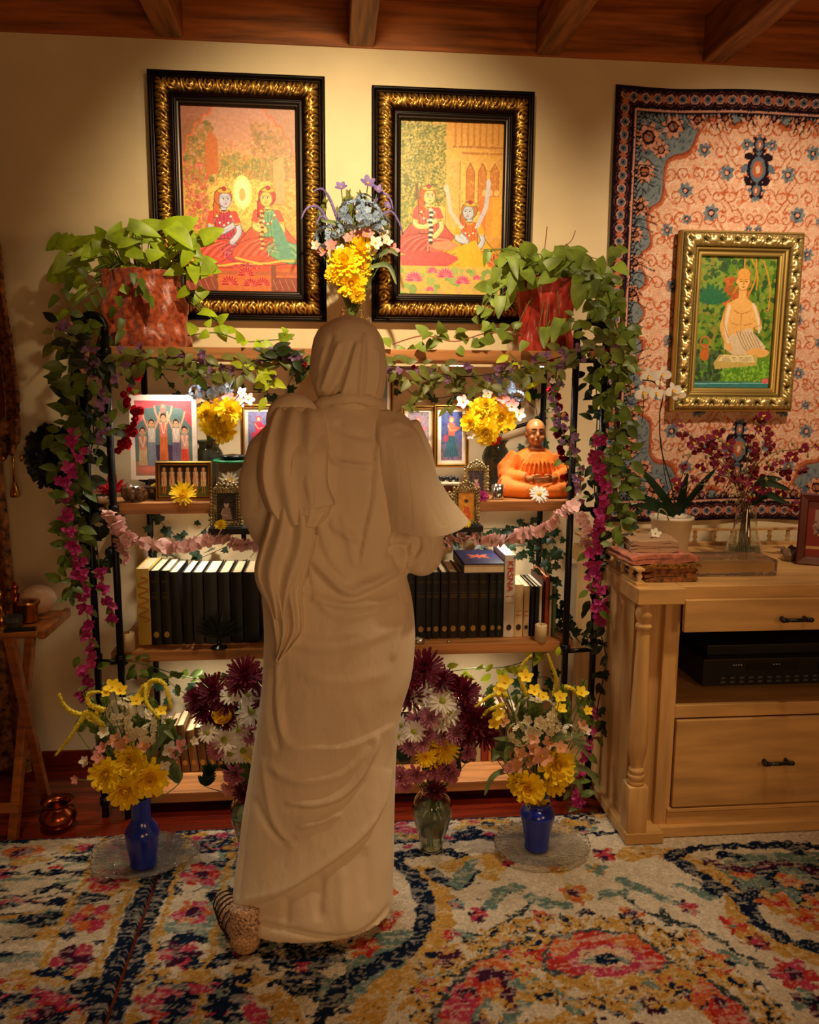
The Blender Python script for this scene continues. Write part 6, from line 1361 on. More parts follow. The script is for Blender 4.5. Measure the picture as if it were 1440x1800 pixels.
# ---------------- vases
def vase(name,px,Y,z,prof,m_,label,flute=None,water=None,n=48,cat='vase'):
    p=P(px,1400,Y); t=thing(name,(p.x,Y,z),label,cat); q=spline([(a,b_,0) for a,b_ in prof],5); out=[(v.x,v.y) for v in q]; inn=[(max(0,r_-.003),max(.004,zz)) for r_,zz in out[::-1]]
    MB().lathe(out+inn,n,(p.x,Y,z),flute=flute,cap=False).build('vessel',m_,t)
    if water:
        w=[(max(0,r_-.0045),max(.006,zz)) for r_,zz in out if zz<water]; w.append((0,w[-1][1])); MB().lathe([(0,.006)]+w,n,(p.x,Y,z),flute=flute,cap=False).build('water',water_m,t)
    return Vector((p.x,Y,z+prof[-1][1]-.012)),t
RZ=.0165
def platter(px,py,r,sy,label,seed,irr):
    c=PZ(px,py,RZ); R=random.Random(seed)
    fl=lambda a,z:1+irr*math.sin(3*a+seed)+irr*.6*math.sin(5*a+1)+.012*math.sin(26*a)
    pr=[(0,.001),(.5,.002),(.62,.006),(.9,.013),(1.0,.020),(.985,.024),(.88,.017),(.62,.010),(.5,.005),(0,.005)]
    q=[]
    for (a,b_),(c2,d2) in zip(pr,pr[1:]):
        for k in range(6): q.append((a+(c2-a)*k/6,b_+(d2-b_)*k/6))
    prof=[(a*r,b_+(.0016*math.sin(a*60) if a>.6 else 0)) for a,b_ in q]
    g=MB().lathe(prof,160,(0,0,0),flute=fl,cap=False,sy=sy); g.v=[(x,y,z+(.0028*math.sin(44*math.atan2(y,x))*math.sin(math.hypot(x,y)*260) if math.hypot(x,y)>.6*r else 0)) for x,y,z in g.v]
    o=g.build('glass_platter',mat('cut_glass',(.96,.93,.84),.05,trans=.93,var=.02,bump=.35,bs=70)); o.location=(c.x,c.y,RZ+.001); return tag(o,label,'platter')
platter(250,1512,.160,.78,'leaf-edged glass platter under the left blue vase',1,.06); platter(952,1493,.150,.85,'round glass platter under the right blue vase',3,.015)
YV=-.745
bp=lambda h:[(0,0),(.036,0),(.040,.02),(.047,.075),(.050,.098),(.046,.115),(.034,.135),(.0285,.155),(.029,h-.01),(.032,h)]
nA,_=vase('blue_vase',247,-.735,RZ+.0095,bp(.215),blueglaze,'cobalt blue ceramic vase on the leaf-edged glass platter at left')
bp2=lambda h:[(0,0),(.035,0),(.038,.02),(.048,.085),(.054,.112),(.047,.130),(.036,.140),(.034,.148),(.040,h)]
nD,_=vase('blue_vase',946,-.745,RZ+.0095,bp2(.155),blueglaze,'cobalt blue ceramic vase on the round glass platter at right')
gp=lambda h:[(0,0),(.030,0),(.034,.008),(.042,.05),(.057,.10),(.062,.13),(.056,.16),(.040,.185),(.037,.20),(.048,h)]
ribs=lambda a,z:1+.02*math.sin(a*14+z*8)
nC,_=vase('glass_vase',760,-.71,RZ,gp(.22),glass_m,'ribbed clear glass vase of mixed chrysanthemums on the rug right of the person',ribs,.135)
nB,_=vase('glass_vase',440,-.68,RZ,gp(.22),glass_m,'ribbed clear glass vase of mixed chrysanthemums mostly hidden by the white skirt',ribs,.135)
g2=lambda h:[(0,0),(.033,0),(.036,.01),(.034,.05),(.040,.09),(.048,.12),(.040,.15),(.032,.165),(.044,h)]
ribs2=lambda a,z:1+.05*math.sin(a*16+z*26)
nF,_=vase('glass_vase',386,-.20,ZS[1],g2(.185),gglass_m,'dark ribbed glass vase with yellow flowers behind the six-men photograph',ribs2)
nG,_=vase('glass_vase',858,-.155,ZS[1],g2(.185),gglass_m,'dark ribbed glass vase with yellow flowers left of the statue',ribs2)
nE,tE=vase('glass_vase',622,-.24,ZS[0],[(0,0),(.042,0),(.046,.01),(.048,.06),(.046,.10),(.034,.125),(.036,.135)],glass_m,'clear glass vase painted with sunflowers between the two paintings',None,.05)
for a in (-2.2,-1.5,-.8,0,1.6,2.6):
    c=Vector((nE.x+.048*math.cos(a),-.24+.048*math.sin(a),ZS[0]+.075)); o=bpy.data.objects.new('painted_sunflower',fdata('daisy',PM['yellow'],CENK,0)); C.objects.link(o); o.parent=tE; o.location=c-tE.location; o.scale=(.03,.03,.012); o.rotation_mode='QUATERNION'; o.rotation_quaternion=rotto((math.cos(a),math.sin(a),0))
# stems bundle seen in clear vases
def stems(n,neck,depth,r,par,label,grp):
    for i in range(n):
        a=R.uniform(0,6.28); b_=neck+Vector((r*math.cos(a),r*math.sin(a),-depth)); o=MB().tube([neck+Vector((R.uniform(-.02,.02),R.uniform(-.02,.02),.0)),b_],.0022,5).build('cut_stem',stem_g); tag(o,label,'stem',grp)
stems(14,nC,.18,.035,None,'green cut stem standing in the clear ribbed vase on the rug','cut stems in the clear ribbed vase')
A=[('peony','yellow',228,1338,25),('peony','yellow',262,1367,28),('peony','yellow',187,1362,25),('peony','yellow',220,1390,26),('small','peach',203,1302,13),('small','peach',228,1296,11),('small','peach',214,1310,12),('small','peach',253,1310,12),('small','pink',173,1330,12),('small','pink',180,1315,10),('small','pink',168,1360,11),('small','pink',190,1336,8),('small','white',150,1338,10),('small','pink',133,1370,8),
 ('cluster','cream',245,1270,30),('cluster','cream',212,1250,22),('cluster','cream',262,1290,18),('cluster','cream',230,1240,16),('small','white',183,1288,11),('small','white',297,1318,14),('small','pink',317,1311,12),('small','white',341,1303,8),('small','white',290,1344,10),('small','pink',306,1325,10),('small','yellow',198,1208,14),('small','yellow',212,1214,12),('small','yellow',240,1232,12),('small','yellow',168,1262,11),('small','yellow',283,1250,10),('small','yellow',187,1218,9)]
random.seed(3); bouquet(A,nA,nA.x,'the blue vase on the left platter',-.72,'the left blue vase')
for pth in ([(180,1275,-.75),(155,1252,-.76),(140,1270,-.77),(120,1300,-.78),(98,1327,-.78)],[(160,1260,-.74),(128,1252,-.75),(112,1238,-.76),(104,1220,-.76)],[(180,1248,-.74),(158,1238,-.76),(156,1220,-.76),(174,1216,-.77)],[(240,1230,-.72),(256,1205,-.74),(258,1235,-.77),(280,1262,-.79)],[(255,1225,-.72),(266,1198,-.74),(288,1202,-.76),(298,1232,-.78),(301,1245,-.78)]):
    plume(pth,.010,'yellow_amaranth','drooping yellow amaranth plume in the left blue vase','yellow amaranth plumes in the left blue vase',neck=nA)
for i in range(16): sprig(R.uniform(150,310),R.uniform(1205,1290),-.70,nA,R.uniform(.5,2.6),.07,'needle-leaved green sprig in the left blue vase','green sprigs in the left blue vase')
blades([[(265,1330,-.76),(290,1290,-.77),(312,1262,-.78)],[(270,1320,-.76),(285,1280,-.77),(306,1300,-.80)],[(255,1300,-.76),(262,1330,-.79)],[(240,1350,-.74),(300,1330,-.75),(330,1310,-.76)],[(255,1310,-.75),(272,1275,-.76),(283,1240,-.76)]],'lily_leaf','pale green strap leaf in the left blue vase','strap leaves in the left blue vase',L_sage,nA,.018)
B=[('mum','burg',375,1215,28),('mum','burg',430,1186,28),('mum','burg',358,1245,24),('mum','burg',344,1228,18),('mum','burg',398,1237,20),('mum','burg',452,1196,22),('mum','burg',372,1266,18),('mum','burg',418,1205,20),('daisy','white',404,1222,16),('daisy','white',436,1222,17),('daisy','white',443,1250,24),('daisy','white',365,1288,16),('daisy','white',394,1300,20),('daisy','white',420,1284,20),('daisy','white',428,1320,20),('daisy','white',405,1325,17),('mum','carn',384,1316,17),('carn','carn',413,1360,18),('carn','pink',404,1384,13),('rose','yellow',394,1262,20),('mum','burg',430,1392,18),('mum','yellow',440,1325,14),('mum','burg',400,1270,14),('mum','carn',440,1290,18),('mum','burg',470,1230,28),('daisy','white',470,1290,22)]
bouquet(B,nB,nB.x,'the half-hidden glass vase left of the person',-.66,'the half-hidden glass vase')
Cc=[('mum','burg',745,1176,32),('mum','burg',715,1192,28),('mum','burg',775,1197,22),('rose','burg',797,1206,20),('mum','burg',817,1216,24),('mum','burg',835,1268,30),('mum','burg',852,1292,24),('mum','burg',722,1222,28),('mum','burg',818,1242,22),('mum','burg',815,1290,20),('mum','burg',765,1388,18),('daisy','white',740,1224,18),('daisy','white',778,1232,22),('daisy','white',790,1252,20),('daisy','white',762,1252,20),('daisy','white',775,1268,18),('daisy','white',704,1275,16),('daisy','white',700,1294,15),('daisy','white',728,1286,17),('mum','mauve',735,1268,20),('mum','mauve',756,1262,18),('mum','mauve',778,1290,20),('mum','mauve',722,1308,18),('mum','mauve',742,1305,16),('mum','mauve',800,1288,18),('rose','mauve',806,1300,15),('carn','carn',822,1322,14),('mum','yellow',762,1318,26),('mum','yellow',782,1316,22),('mum','yellow',748,1330,16),('carn','carn',703,1364,18),('carn','carn',733,1360,16),('carn','carn',765,1350,20),('carn','carn',786,1352,18),('carn','carn',712,1378,14),('carn','carn',792,1362,14),('mum','carn',750,1288,14)]
bouquet(Cc,nC,nC.x,'the clear ribbed vase right of the person',-.69,'the clear ribbed vase')
for i in range(10): sprig(R.uniform(360,450),R.uniform(1230,1370),-.63,nB,R.uniform(.6,2.5),.06,'dark green leafy sprig in the half-hidden glass vase','leafy sprigs in the half-hidden vase',L_strap,10,.014,.04)
for i in range(12): sprig(R.uniform(180,310),R.uniform(1270,1350),-.68,nA,R.uniform(.6,2.5),.06,'broad-leaved green sprig in the left blue vase','broad-leaved sprigs in the left blue vase',L_sage,10,.012,.035)
for i in range(12): sprig(R.uniform(880,1010),R.uniform(1270,1360),-.70,nD,R.uniform(.6,2.5),.06,'broad-leaved green sprig in the right blue vase','broad-leaved sprigs in the right blue vase',L_sage,10,.012,.035)
for i in range(10): sprig(R.uniform(700,830),R.uniform(1260,1360),-.66,nC,R.uniform(.6,2.5),.06,'dark green leafy sprig in the clear ribbed vase','leafy sprigs in the clear ribbed vase',L_strap,10,.014,.04)
Dd=[('peony','yellow',930,1384,24),('peony','yellow',979,1345,29),('peony','yellow',974,1376,20),('peony','yellow',944,1412,17),('peony','yellow',912,1376,17),('cluster','cream',943,1258,34),('cluster','cream',914,1290,20),('cluster','cream',968,1276,18),('cluster','white',1000,1288,14),('small','peach',937,1298,14),('small','peach',940,1318,13),('small','peach',953,1330,18),('small','peach',930,1335,14),('small','peach',908,1345,14),('small','peach',925,1358,14),('small','peach',965,1306,12),('small','peach',985,1314,12),('small','pink',893,1350,10),('small','peach',915,1325,12),('small','peach',992,1322,10),('small','yellow',925,1190,13),('small','yellow',888,1200,15),('small','yellow',880,1212,12),('small','yellow',985,1226,12),('small','yellow',1022,1218,12),('small','yellow',985,1246,11),('small','yellow',878,1256,12),('small','yellow',870,1272,12),('small','peach',886,1268,12),('small','yellow',1033,1250,9),('small','peach',1024,1276,10),('small','yellow',940,1215,12),('small','yellow',955,1225,10),('small','white',1030,1285,9)]
bouquet(Dd,nD,nD.x,'the blue vase on the right platter',-.73,'the right blue vase')
for pth in ([(926,1220,-.72),(915,1195,-.74),(918,1170,-.75),(934,1152,-.76)],[(975,1220,-.72),(978,1195,-.74),(970,1170,-.75),(963,1150,-.75)],[(890,1222,-.74),(865,1222,-.75),(836,1242,-.77)],[(885,1238,-.74),(860,1248,-.75),(846,1262,-.76)],[(995,1208,-.73),(1008,1212,-.74),(1020,1228,-.75)]):
    plume(pth,.009,'yellow_amaranth','slender yellow amaranth plume in the right blue vase','yellow amaranth plumes in the right blue vase',neck=nD)
for i in range(20): sprig(R.uniform(860,1030),R.uniform(1200,1260),-.71,nD,R.uniform(.5,2.6),.08,'needle-leaved green sprig in the right blue vase','green sprigs in the right blue vase')
blades([[(960,1330,-.76),(990,1290,-.78),(1040,1312,-.80)],[(965,1320,-.76),(1005,1298,-.78),(1038,1335,-.80)],[(925,1340,-.76),(895,1315,-.78),(888,1345,-.80)],[(920,1350,-.76),(870,1362,-.79),(852,1398,-.80)],[(975,1350,-.76),(1030,1352,-.79),(1056,1390,-.80)],[(930,1310,-.75),(905,1300,-.77),(866,1298,-.79)],[(950,1330,-.76),(975,1300,-.78),(1030,1290,-.80)],[(905,1345,-.75),(880,1325,-.77),(864,1340,-.79)],[(985,1370,-.74),(1015,1375,-.75),(1022,1398,-.75)]],'lily_leaf','arching pale green strap leaf in the right blue vase','strap leaves in the right blue vase',L_sage,nD,.017)
Ee=[('peony','yellow',634,437,23),('peony','yellow',605,462,24),('peony','yellow',618,498,23),('peony','yellow',636,470,16),('peony','yellow',588,482,14),('peony','yellow',628,520,12),('cluster','blue',622,378,26),('cluster','blue',648,378,24),('cluster','blue',668,392,16),('cluster','blue',574,418,20),('cluster','blue',640,360,18),('cluster','blue',590,405,14),('small','pink',568,440,12),('small','pink',583,432,11),('small','white',600,440,10),('small','pink',625,414,11),('small','pink',645,412,12),('small','white',660,428,13),('small','white',672,412,12),('small','pink',690,440,11),('small','white',652,440,11),('small','white',556,432,9),('small','pink',612,420,9),('small','white',680,425,10),('small','lav',600,330,11) ,('small','lav',647,323,13),('small','lav',681,362,9),('small','lav',664,334,9)]
bouquet(Ee,nE,nE.x,'the sunflower vase between the paintings',-.24,'the sunflower vase')
for pth in ([(595,390,-.26),(580,350,-.27),(566,332,-.28),(552,336,-.28)],[(580,395,-.26),(560,365,-.27),(540,366,-.28),(530,384,-.28)],[(655,360,-.26),(672,340,-.27),(686,350,-.28),(691,368,-.28)],[(668,380,-.26),(688,372,-.27),(702,392,-.28),(708,412,-.28)],[(588,400,-.26),(566,380,-.27),(556,395,-.28)]):
    plume(pth,.0065,'lavender_spike','dusty lavender flower spike in the sunflower vase','lavender spikes in the sunflower vase',PM['lav'],nE)
for i in range(22): sprig(R.uniform(570,680),R.uniform(335,390),-.22,nE,R.uniform(.9,2.3),.08,'needle-leaved green sprig in the sunflower vase','green sprigs in the sunflower vase',L_olive)
blades([[(612,425,-.28),(600,396,-.29),(565,388,-.30)],[(650,470,-.28),(682,466,-.29),(697,500,-.30)],[(655,455,-.28),(685,440,-.29),(700,450,-.30)]],'lily_leaf','arching strap leaf in the sunflower vase','strap leaves in the sunflower vase',L_sage,nE,.016)
Ff=[('peony','yellow',383,735,27),('peony','yellow',402,722,20),('peony','yellow',362,727,14),('peony','yellow',392,756,20),('peony','yellow',372,748,16),('small','peach',352,698,13),('small','pink',379,701,12),('small','pink',400,700,11),('small','pink',418,706,12),('small','pink',436,702,11),('small','white',424,690,9),('small','pink',410,712,10),('cluster','blue',368,683,20),('cluster','blue',392,678,18),('cluster','blue',345,690,12)]
bouquet(Ff,nF,nF.x,'the dark glass vase on the second board left',-.24,'the left dark glass vase')
Gg=[('peony','yellow',847,730,25),('peony','yellow',880,733,24),('peony','yellow',854,760,20),('peony','yellow',828,742,16),('peony','yellow',856,712,16),('small','pink',815,706,12),('small','pink',866,693,11),('small','white',858,692,10),('small','pink',884,700,12),('small','pink',900,714,12),('small','white',912,728,11),('small','white',828,764,8),('small','pink',888,712,10),('cluster','blue',884,680,20),('cluster','blue',866,675,16),('cluster','blue',908,696,13),('small','red',872,772,10)]
bouquet(Gg,nG,nG.x,'the dark glass vase beside the statue',-.21,'the dark glass vase beside the statue')
# single flowers lying on boards
def lay(name,kind,pm,px,py,Y,rp,z,label,cen=CEN,d=(0,-.75,.6)):
    p=P(px,py,Y); r=rp/FPX*(p-CPOS).dot(FW); p.z=z+r*.55; return flower(name,kind,PM[pm],p,d,r,label,cen=cen)
lay('yellow_chrysanthemum','mum','yellow',322,872,-.385,23,ZS[1],'yellow chrysanthemum head lying in front of the six-men photograph')
lay('white_lotus','lotus','white',404,838,-.37,19,ZS[1]+.045,'white lotus flower on the wooden box left of the person',CENY)
lay('white_daisy','daisy','white',948,873,-.385,17,ZS[1],'white daisy lying before the lap of the statue',CENY)
lay('yellow_flower','peony','yellow',388,913,-.495,10,LZ,'small yellow flower at the foot of the silver filigree frame')
lay('yellow_flower','daisy','yellow',820,913,-.495,9,LZ,'small yellow flower at the foot of the orange-pictured frame',CENK)
lay('magenta_flower','carn','magenta',848,873,-.385,11,ZS[1],'little magenta flower beside the steel cup')
lay('poinsettia','lotus','red',196,858,-.365,32,ZS[1],'large pinkish red flower head at the left end of the second board',CENK,(0,-.5,.85))
lay('yellow_flower','peony','yellow',276,843,-.30,12,ZS[1]+.02,'small yellow flower tucked behind the six-men photograph')
lay('white_blossom','small','white',1152,938,-.54,11,CT+.119,'tiny white blossom on top of the beige linen')
# ---------------- moth orchid in the white pot
g=MB(); pth=[(1188,905,-.31),(1182,860,-.32),(1163,790,-.33),(1160,730,-.34),(1165,695,-.34),(1150,672,-.36),(1130,668,-.38)]
g.tube(spline([P(*q) for q in pth],8),.0022,6); g.tube([P(1182,900,-.30),P(1168,830,-.31),P(1162,770,-.32)],.0014,6); g.tube(spline([P(1132,695,-.37),P(1130,730,-.37),P(1128,742,-.37)],5),.0014,6); g.tube([P(1130,718,-.37),P(1122,712,-.37)],.0012,6); g.build('flower_stem',stem_k,ORC)
g=MB()
for q,w_,bd in (([P(1188,905,-.31),P(1155,860,-.35),P(1122,838,-.37)],.030,0),([P(1192,905,-.31),P(1200,870,-.36),P(1202,838,-.38)],.026,0),([P(1192,905,-.31),P(1225,865,-.36),P(1270,832,-.38)],.022,0),([P(1186,905,-.31),P(1140,880,-.38),P(1110,865,-.42)],.032,0),([P(1184,908,-.31),P(1150,895,-.40),P(1118,880,-.44)],.028,0)):
    d=q[2]-q[0]; g.blade(q[0],q[1]-q[0]+Vector((0,0,.01)),(CPOS-q[0])+Vector((0,0,1.5)),d.length*1.05,w_,'strap',.35,.25,9)
g.build('leaves',L_strap,ORC)
MB().tube(spline([P(1176,915,-.37),P(1170,900,-.38),P(1160,895,-.38),P(1156,912,-.38)],5),.0025,6).build('air_root',mat('pale_root',rgb(150,140,110),.7),ORC)
for i,(px,py,r) in enumerate(((1131,689,17),(1153,690,17),(1140,660,16),(1165,657,15),(1183,685,15),(1194,695,11),(1160,672,10))):
    p=P(px,py,-.37); o=bpy.data.objects.new('orchid_bloom',fdata('orchid',PM['white'],CENY,0)); C.objects.link(o); o.parent=ORC; o.location=p-ORC.location; k=r/FPX*2.75; o.scale=(k,k,k); o.rotation_mode='QUATERNION'; o.rotation_quaternion=rotto(Vector((random.uniform(-.5,.5),-1,random.uniform(-.1,.4))),random.uniform(-.3,.3))
    
# ---------------- wine-red orchids in the tapered glass vase
ov=P(1308,975,-.27); ovh=P(1308,893,-.27).z-CT
nO,tO=vase('glass_vase',1308,-.27,CT+.001,[(0,0),(.058,0),(.064,.008),(.058,.035),(.044,.08),(.034,ovh-.008),(.033,ovh)],glass_m,'tapered clear glass vase of wine-red orchids on the cabinet',None,.04)
ov=P(1308,960,-.27); dx=ov.x-tO.location.x
for o in tO.children: o.location.x+=0
tO.location.x+=dx; nO.x+=dx
bn=[((1295,860),(1270,820),(1230,780),(1200,755)),((1300,850),(1250,800),(1215,800),(1195,850)),((1305,850),(1320,790),(1335,740),(1330,735)),((1310,850),(1350,800),(1400,790),(1435,785)),((1315,860),(1350,835),(1380,825),(1420,830)),((1300,860),(1285,800),(1260,770),(1245,790)),((1318,870),(1340,860),(1380,880),(1390,900)),((1310,860),(1340,790),(1352,760)),((1295,850),(1240,830),(1200,860))]
for k,b_ in enumerate(bn):
    pts=[(1308+(k-4)*2,905,-.27)]+[(x,y,-.28-.01*k) for x,y in b_]; wp=spline([P(*q) for q in pts],8); t=thing('orchid_stem',wp[0],'branching stem of wine-red orchids in the tapered glass vase','flower','orchid stems in the tapered vase')
    wp=[nO+Vector(((k-4)*.006,0,-ovh+.02)),nO+Vector(((k-4)*.003,0,0))]+wp[1:]
    MB().tube(wp,.0018,5).build('stalk',stem_b,t); n_=len(wp)
    for j in range(9):
        c=wp[int(n_*(.38+.6*j/8))-1]+rv(.026); c.y=min(c.y,-.14); o=bpy.data.objects.new('orchid_bloom',fdata('orchid',PM['wine'],CENY,j%3)); C.objects.link(o); o.parent=t; o.location=c-t.location; s_=R.uniform(.017,.026); o.scale=(s_,s_,s_); o.rotation_mode='QUATERNION'; o.rotation_quaternion=rotto((CPOS-c).normalized()+rv(.9),R.uniform(0,6))
    for j in range(8):
        c=wp[int(n_*(.3+.68*j/8))-1]; e=c+rv(.05); MB().tube([c,e],.0011,4).ball(e,(.005,.005,.008),6,4).build('bud',mat('green_bud',rgb(150,140,90),.6),t)
blades([[(1318,880,-.32),(1345,850,-.35),(1390,862,-.38)],[(1322,885,-.32),(1350,870,-.35),(1382,885,-.38)],[(1316,880,-.31),(1340,845,-.33),(1375,842,-.35)]],'strap_leaf','long dark leaf arching from the tapered glass vase','dark leaves in the tapered glass vase',L_strap,nO,.026)

# ================================================================== the person in white, seen from behind
t=thing('person',(-.03,-.97,RZ),'person in a white sari and head scarf standing with back to us before the altar','person')
PER=t
YP=-.97
def rows_at(rows,n):
    q=spline([Vector((r[0],r[1],r[2])) for r in rows],n); q2=spline([Vector((r[3],r[4],0)) for r in rows],n)
    return [(a.x,a.y,a.z,b_.x,b_.y) for a,b_ in zip(q,q2)]
def loft(g,rows,n=8,m=96,ex=2.0,cap=True,tilt=0):
    """rows: (py, x left, x right, y centre, half depth) read off the photo and turned into round cross-sections"""
    rr=rows_at(rows,n); vs=[]
    for (py,xl,xr,yc,b_) in rr:
        L=P(xl,py,yc); Rr=P(xr,py,yc); cx=(L.x+Rr.x)/2; a=(Rr.x-L.x)/2; z=(L.z+Rr.z)/2
        for j in range(m):
            w=2*PI*j/m; c_,s_=math.cos(w),math.sin(w)
            x=cx+a*math.copysign(abs(c_)**(2/ex),c_); y=yc+b_*math.copysign(abs(s_)**(2/ex),s_); vs.append((x,y,z+tilt*s_))
    k=len(rr); fs=[(i*m+(j+1)%m,i*m+j,(i+1)*m+j,(i+1)*m+(j+1)%m) for i in range(k-1) for j in range(m)]
    if cap: fs+=[tuple(range(m)),tuple((k-1)*m+j for j in range(m-1,-1,-1))]
    g.add(vs,fs); return g
def evalmesh(o):
    bpy.context.view_layer.update(); me=bpy.data.meshes.new_from_object(o.evaluated_get(bpy.context.evaluated_depsgraph_get())); o.modifiers.clear(); o.data=me; return o
PO,RN,UN,FN=[np.array(v) for v in (CPOS,RT,UP,FW)]
def foldit(o,folds,back=False,rnd=0,rs=9):
    """push the cloth in and out along its normals: (points, height m, width px, mode, side)"""
    me=o.data; n=len(me.vertices); co_=np.empty(n*3); me.vertices.foreach_get('co',co_); co_=co_.reshape(-1,3); no=np.empty(n*3); me.vertex_normals.foreach_get('vector',no); no=no.reshape(-1,3)
    M=np.array(o.matrix_world); wc=co_@M[:3,:3].T+M[:3,3]; q=wc-PO; zz=q@FN; X=720+FPX*(q@RN)/zz; Y=900-FPX*(q@UN)/zz
    facing=np.clip(-(no*q/np.linalg.norm(q,axis=1)[:,None]).sum(1)*2.2+.2,0,1); disp=np.zeros(n)
    for (pts,A,w,mode) in folds:
        pp=spline([(a,b_,0) for a,b_ in pts],5); d=np.full(n,1e9); sg=np.zeros(n); tt=np.zeros(n); N=len(pp)-1
        for i in range(N):
            x1,y1,x2,y2=pp[i].x,pp[i].y,pp[i+1].x,pp[i+1].y; L=(x2-x1)**2+(y2-y1)**2+1e-9
            s_=np.clip(((X-x1)*(x2-x1)+(Y-y1)*(y2-y1))/L,0,1); dx=X-x1-s_*(x2-x1); dy=Y-y1-s_*(y2-y1); dd=np.hypot(dx,dy); cr=(x2-x1)*(Y-y1)-(y2-y1)*(X-x1)
            m_=dd<d; d[m_]=dd[m_]; sg[m_]=np.sign(cr[m_]); tt[m_]=(i+s_[m_])/N
        ef=np.clip(np.minimum(tt,1-tt)*6,0,1)**.6
        if mode=='r': disp+=A*np.exp(-(d/w)**2)*ef*facing
        elif mode=='s': disp+=A*np.where(sg>0,np.exp(-d/(w*3)),0)*np.clip(sg*d/2.5,0,1)*ef*facing   # layer lies on the right-hand side of the line
        elif mode=='l': disp+=A*np.where(sg<0,np.exp(-d/(w*3)),0)*np.clip(-sg*d/2.5,0,1)*ef*facing
    if rnd:
        disp+=rnd*(fbm(wc[:,0]*rs+wc[:,1]*4,wc[:,2]*rs*.5+wc[:,0]*2,31,3)-.5)*2+rnd*.35*(fbm(wc[:,0]*rs*4,wc[:,2]*rs*1.6,37,3)-.5)*2
    co_=co_+no*disp[:,None]; me.vertices.foreach_set('co',co_.ravel()); me.update(); return o
# body: one continuous figure under the cloth
def P2(px,py,Y): return P(px,py,Y)
g=MB(); hz=P(612,640,YP).z; hx=P(612,640,YP).x
g.ball((hx,YP+.012,hz+.01),(.074,.094,.112),24,16); g.ball((hx,YP+.06,hz-.055),(.05,.05,.055),16,12)
g.tube([(hx,YP+.005,hz-.06),(hx-.005,YP-.005,hz-.17)],[.052,.06],16)
g.ball((hx,YP+.108,hz-.02),(.012,.016,.018),10,8)
for s_ in (-1,1): g.ball((hx+s_*.076,YP+.01,hz-.01),(.01,.018,.03),8,8)
bx_=hx-.02
g.tube([(bx_,YP,1.33),(bx_,YP,1.20),(bx_-.005,YP,1.05),(bx_-.01,YP-.01,.92),(bx_-.02,YP,.80)],[.07,.095,.085,.105,.10],20)
ARM={-1:[P(505,760,YP),P(468,885,YP-.01),P(530,905,YP+.20)],1:[P(712,765,YP),P(758,930,YP-.01),P(690,930,YP+.21)]}
for s_,a in ARM.items():
    g.tube([Vector((bx_+s_*.05,YP,1.33)),a[0],a[0].lerp(a[1],.5),a[1]],[.045,.040,.036,.032],14); g.tube([a[1],a[1].lerp(a[2],.5),a[2]],[.038,.034,.024],14)
    h=a[2]; g.ball(h+Vector((-s_*.012,.035,0)),(.018,.042,.034),12,10)
    for f in range(4): g.tube([h+Vector((-s_*.012,.06,.024-.016*f)),h+Vector((-s_*.020,.10-.004*f,.024-.016*f)),h+Vector((-s_*.04,.118-.006*f,.020-.015*f))],[.008,.0075,.006],8)
    g.tube([h+Vector((-s_*.01,.02,.03)),h+Vector((-s_*.03,.045,.05)),h+Vector((-s_*.042,.075,.05))],[.010,.009,.007],8)
FT={-1:((-.225,-1.132),(-.315,-.93)),1:((.012,-1.115),(.05,-.90))}
for s_,(hl,to) in FT.items():
    g.tube([(bx_+s_*.07,YP,.86),(bx_+s_*.08-.03,YP-.02,.48),(hl[0]+.02*(s_<0),hl[1]+.035,.10),(hl[0],hl[1]+.03,.05)],[.075,.05,.032,.032],16)
    d=Vector((to[0]-hl[0],to[1]-hl[1],0)).normalized(); H_=Vector((hl[0],hl[1],RZ))
    g.tube([H_+Vector((0,0,.032)),H_+d*.05+Vector((0,0,.038)),H_+d*.12+Vector((0,0,.030)),H_+d*.19+Vector((0,0,.018))],[.028,.032,.030,.014],14)
o=g.build('body',mat('skin_tone',rgb(190,130,95),.5,var=.05,transl=0),PER); remesh(o,.008,4)
# socks
sock_m=mat('patterned_sock',rgb(206,170,140),.9,var=.5,vs=160,col2=rgb(60,36,26),bump=.4,bs=200)
heel_m=mat('sock_heel_knit',rgb(196,154,112),.9,var=.35,vs=220,bump=.4,bs=240)
for s_,(hl,to) in FT.items():
    d=Vector((to[0]-hl[0],to[1]-hl[1],0)).normalized(); H_=Vector((hl[0],hl[1],RZ+.002)); g=MB()
    pts=[H_+Vector((0,.02,.11)),H_+Vector((0,.008,.060)),H_+d*.035+Vector((0,0,.046)),H_+d*.085+Vector((0,0,.043)),H_+d*.15+Vector((0,0,.034)),H_+d*.20+Vector((0,0,.022)),H_+d*.222+Vector((0,0,.016))]
    g.tube(spline(pts,5),[.042-.0004*i if i<14 else max(.014,.041-.0021*(i-14)) for i in range(31)],24)
    g.v=[(x,y,max(z,RZ+.001)) for x,y,z in g.v]; sk=g.build('sock',sock_m,PER,sub=1)
    if s_<0: sk['label']='striped beige and brown sock'
    g=MB(); g.ball(H_+Vector((0,-.004,.032)),(.038,.036,.034),20,14); g.v=[(x,y,max(z,RZ+.001)) for x,y,z in g.v]; g.build('sock_heel',heel_m,sk)
    g=MB()
    for k in range(6):
        c=H_+d*(.035+.028*k)+Vector((0,0,.046-.0035*k)); rr=.0425-.0035*max(0,k-2); B=basis(d); g.tube([c+B@Vector((rr*math.cos(a),rr*math.sin(a),0)) for a in [2*PI*i/24 for i in range(25)]],.0022,5)
    g.v=[(x,y,max(z,RZ+.001)) for x,y,z in g.v]; g.build('sock_stripe',mat('dark_knit',rgb(60,36,30),.9),sk)
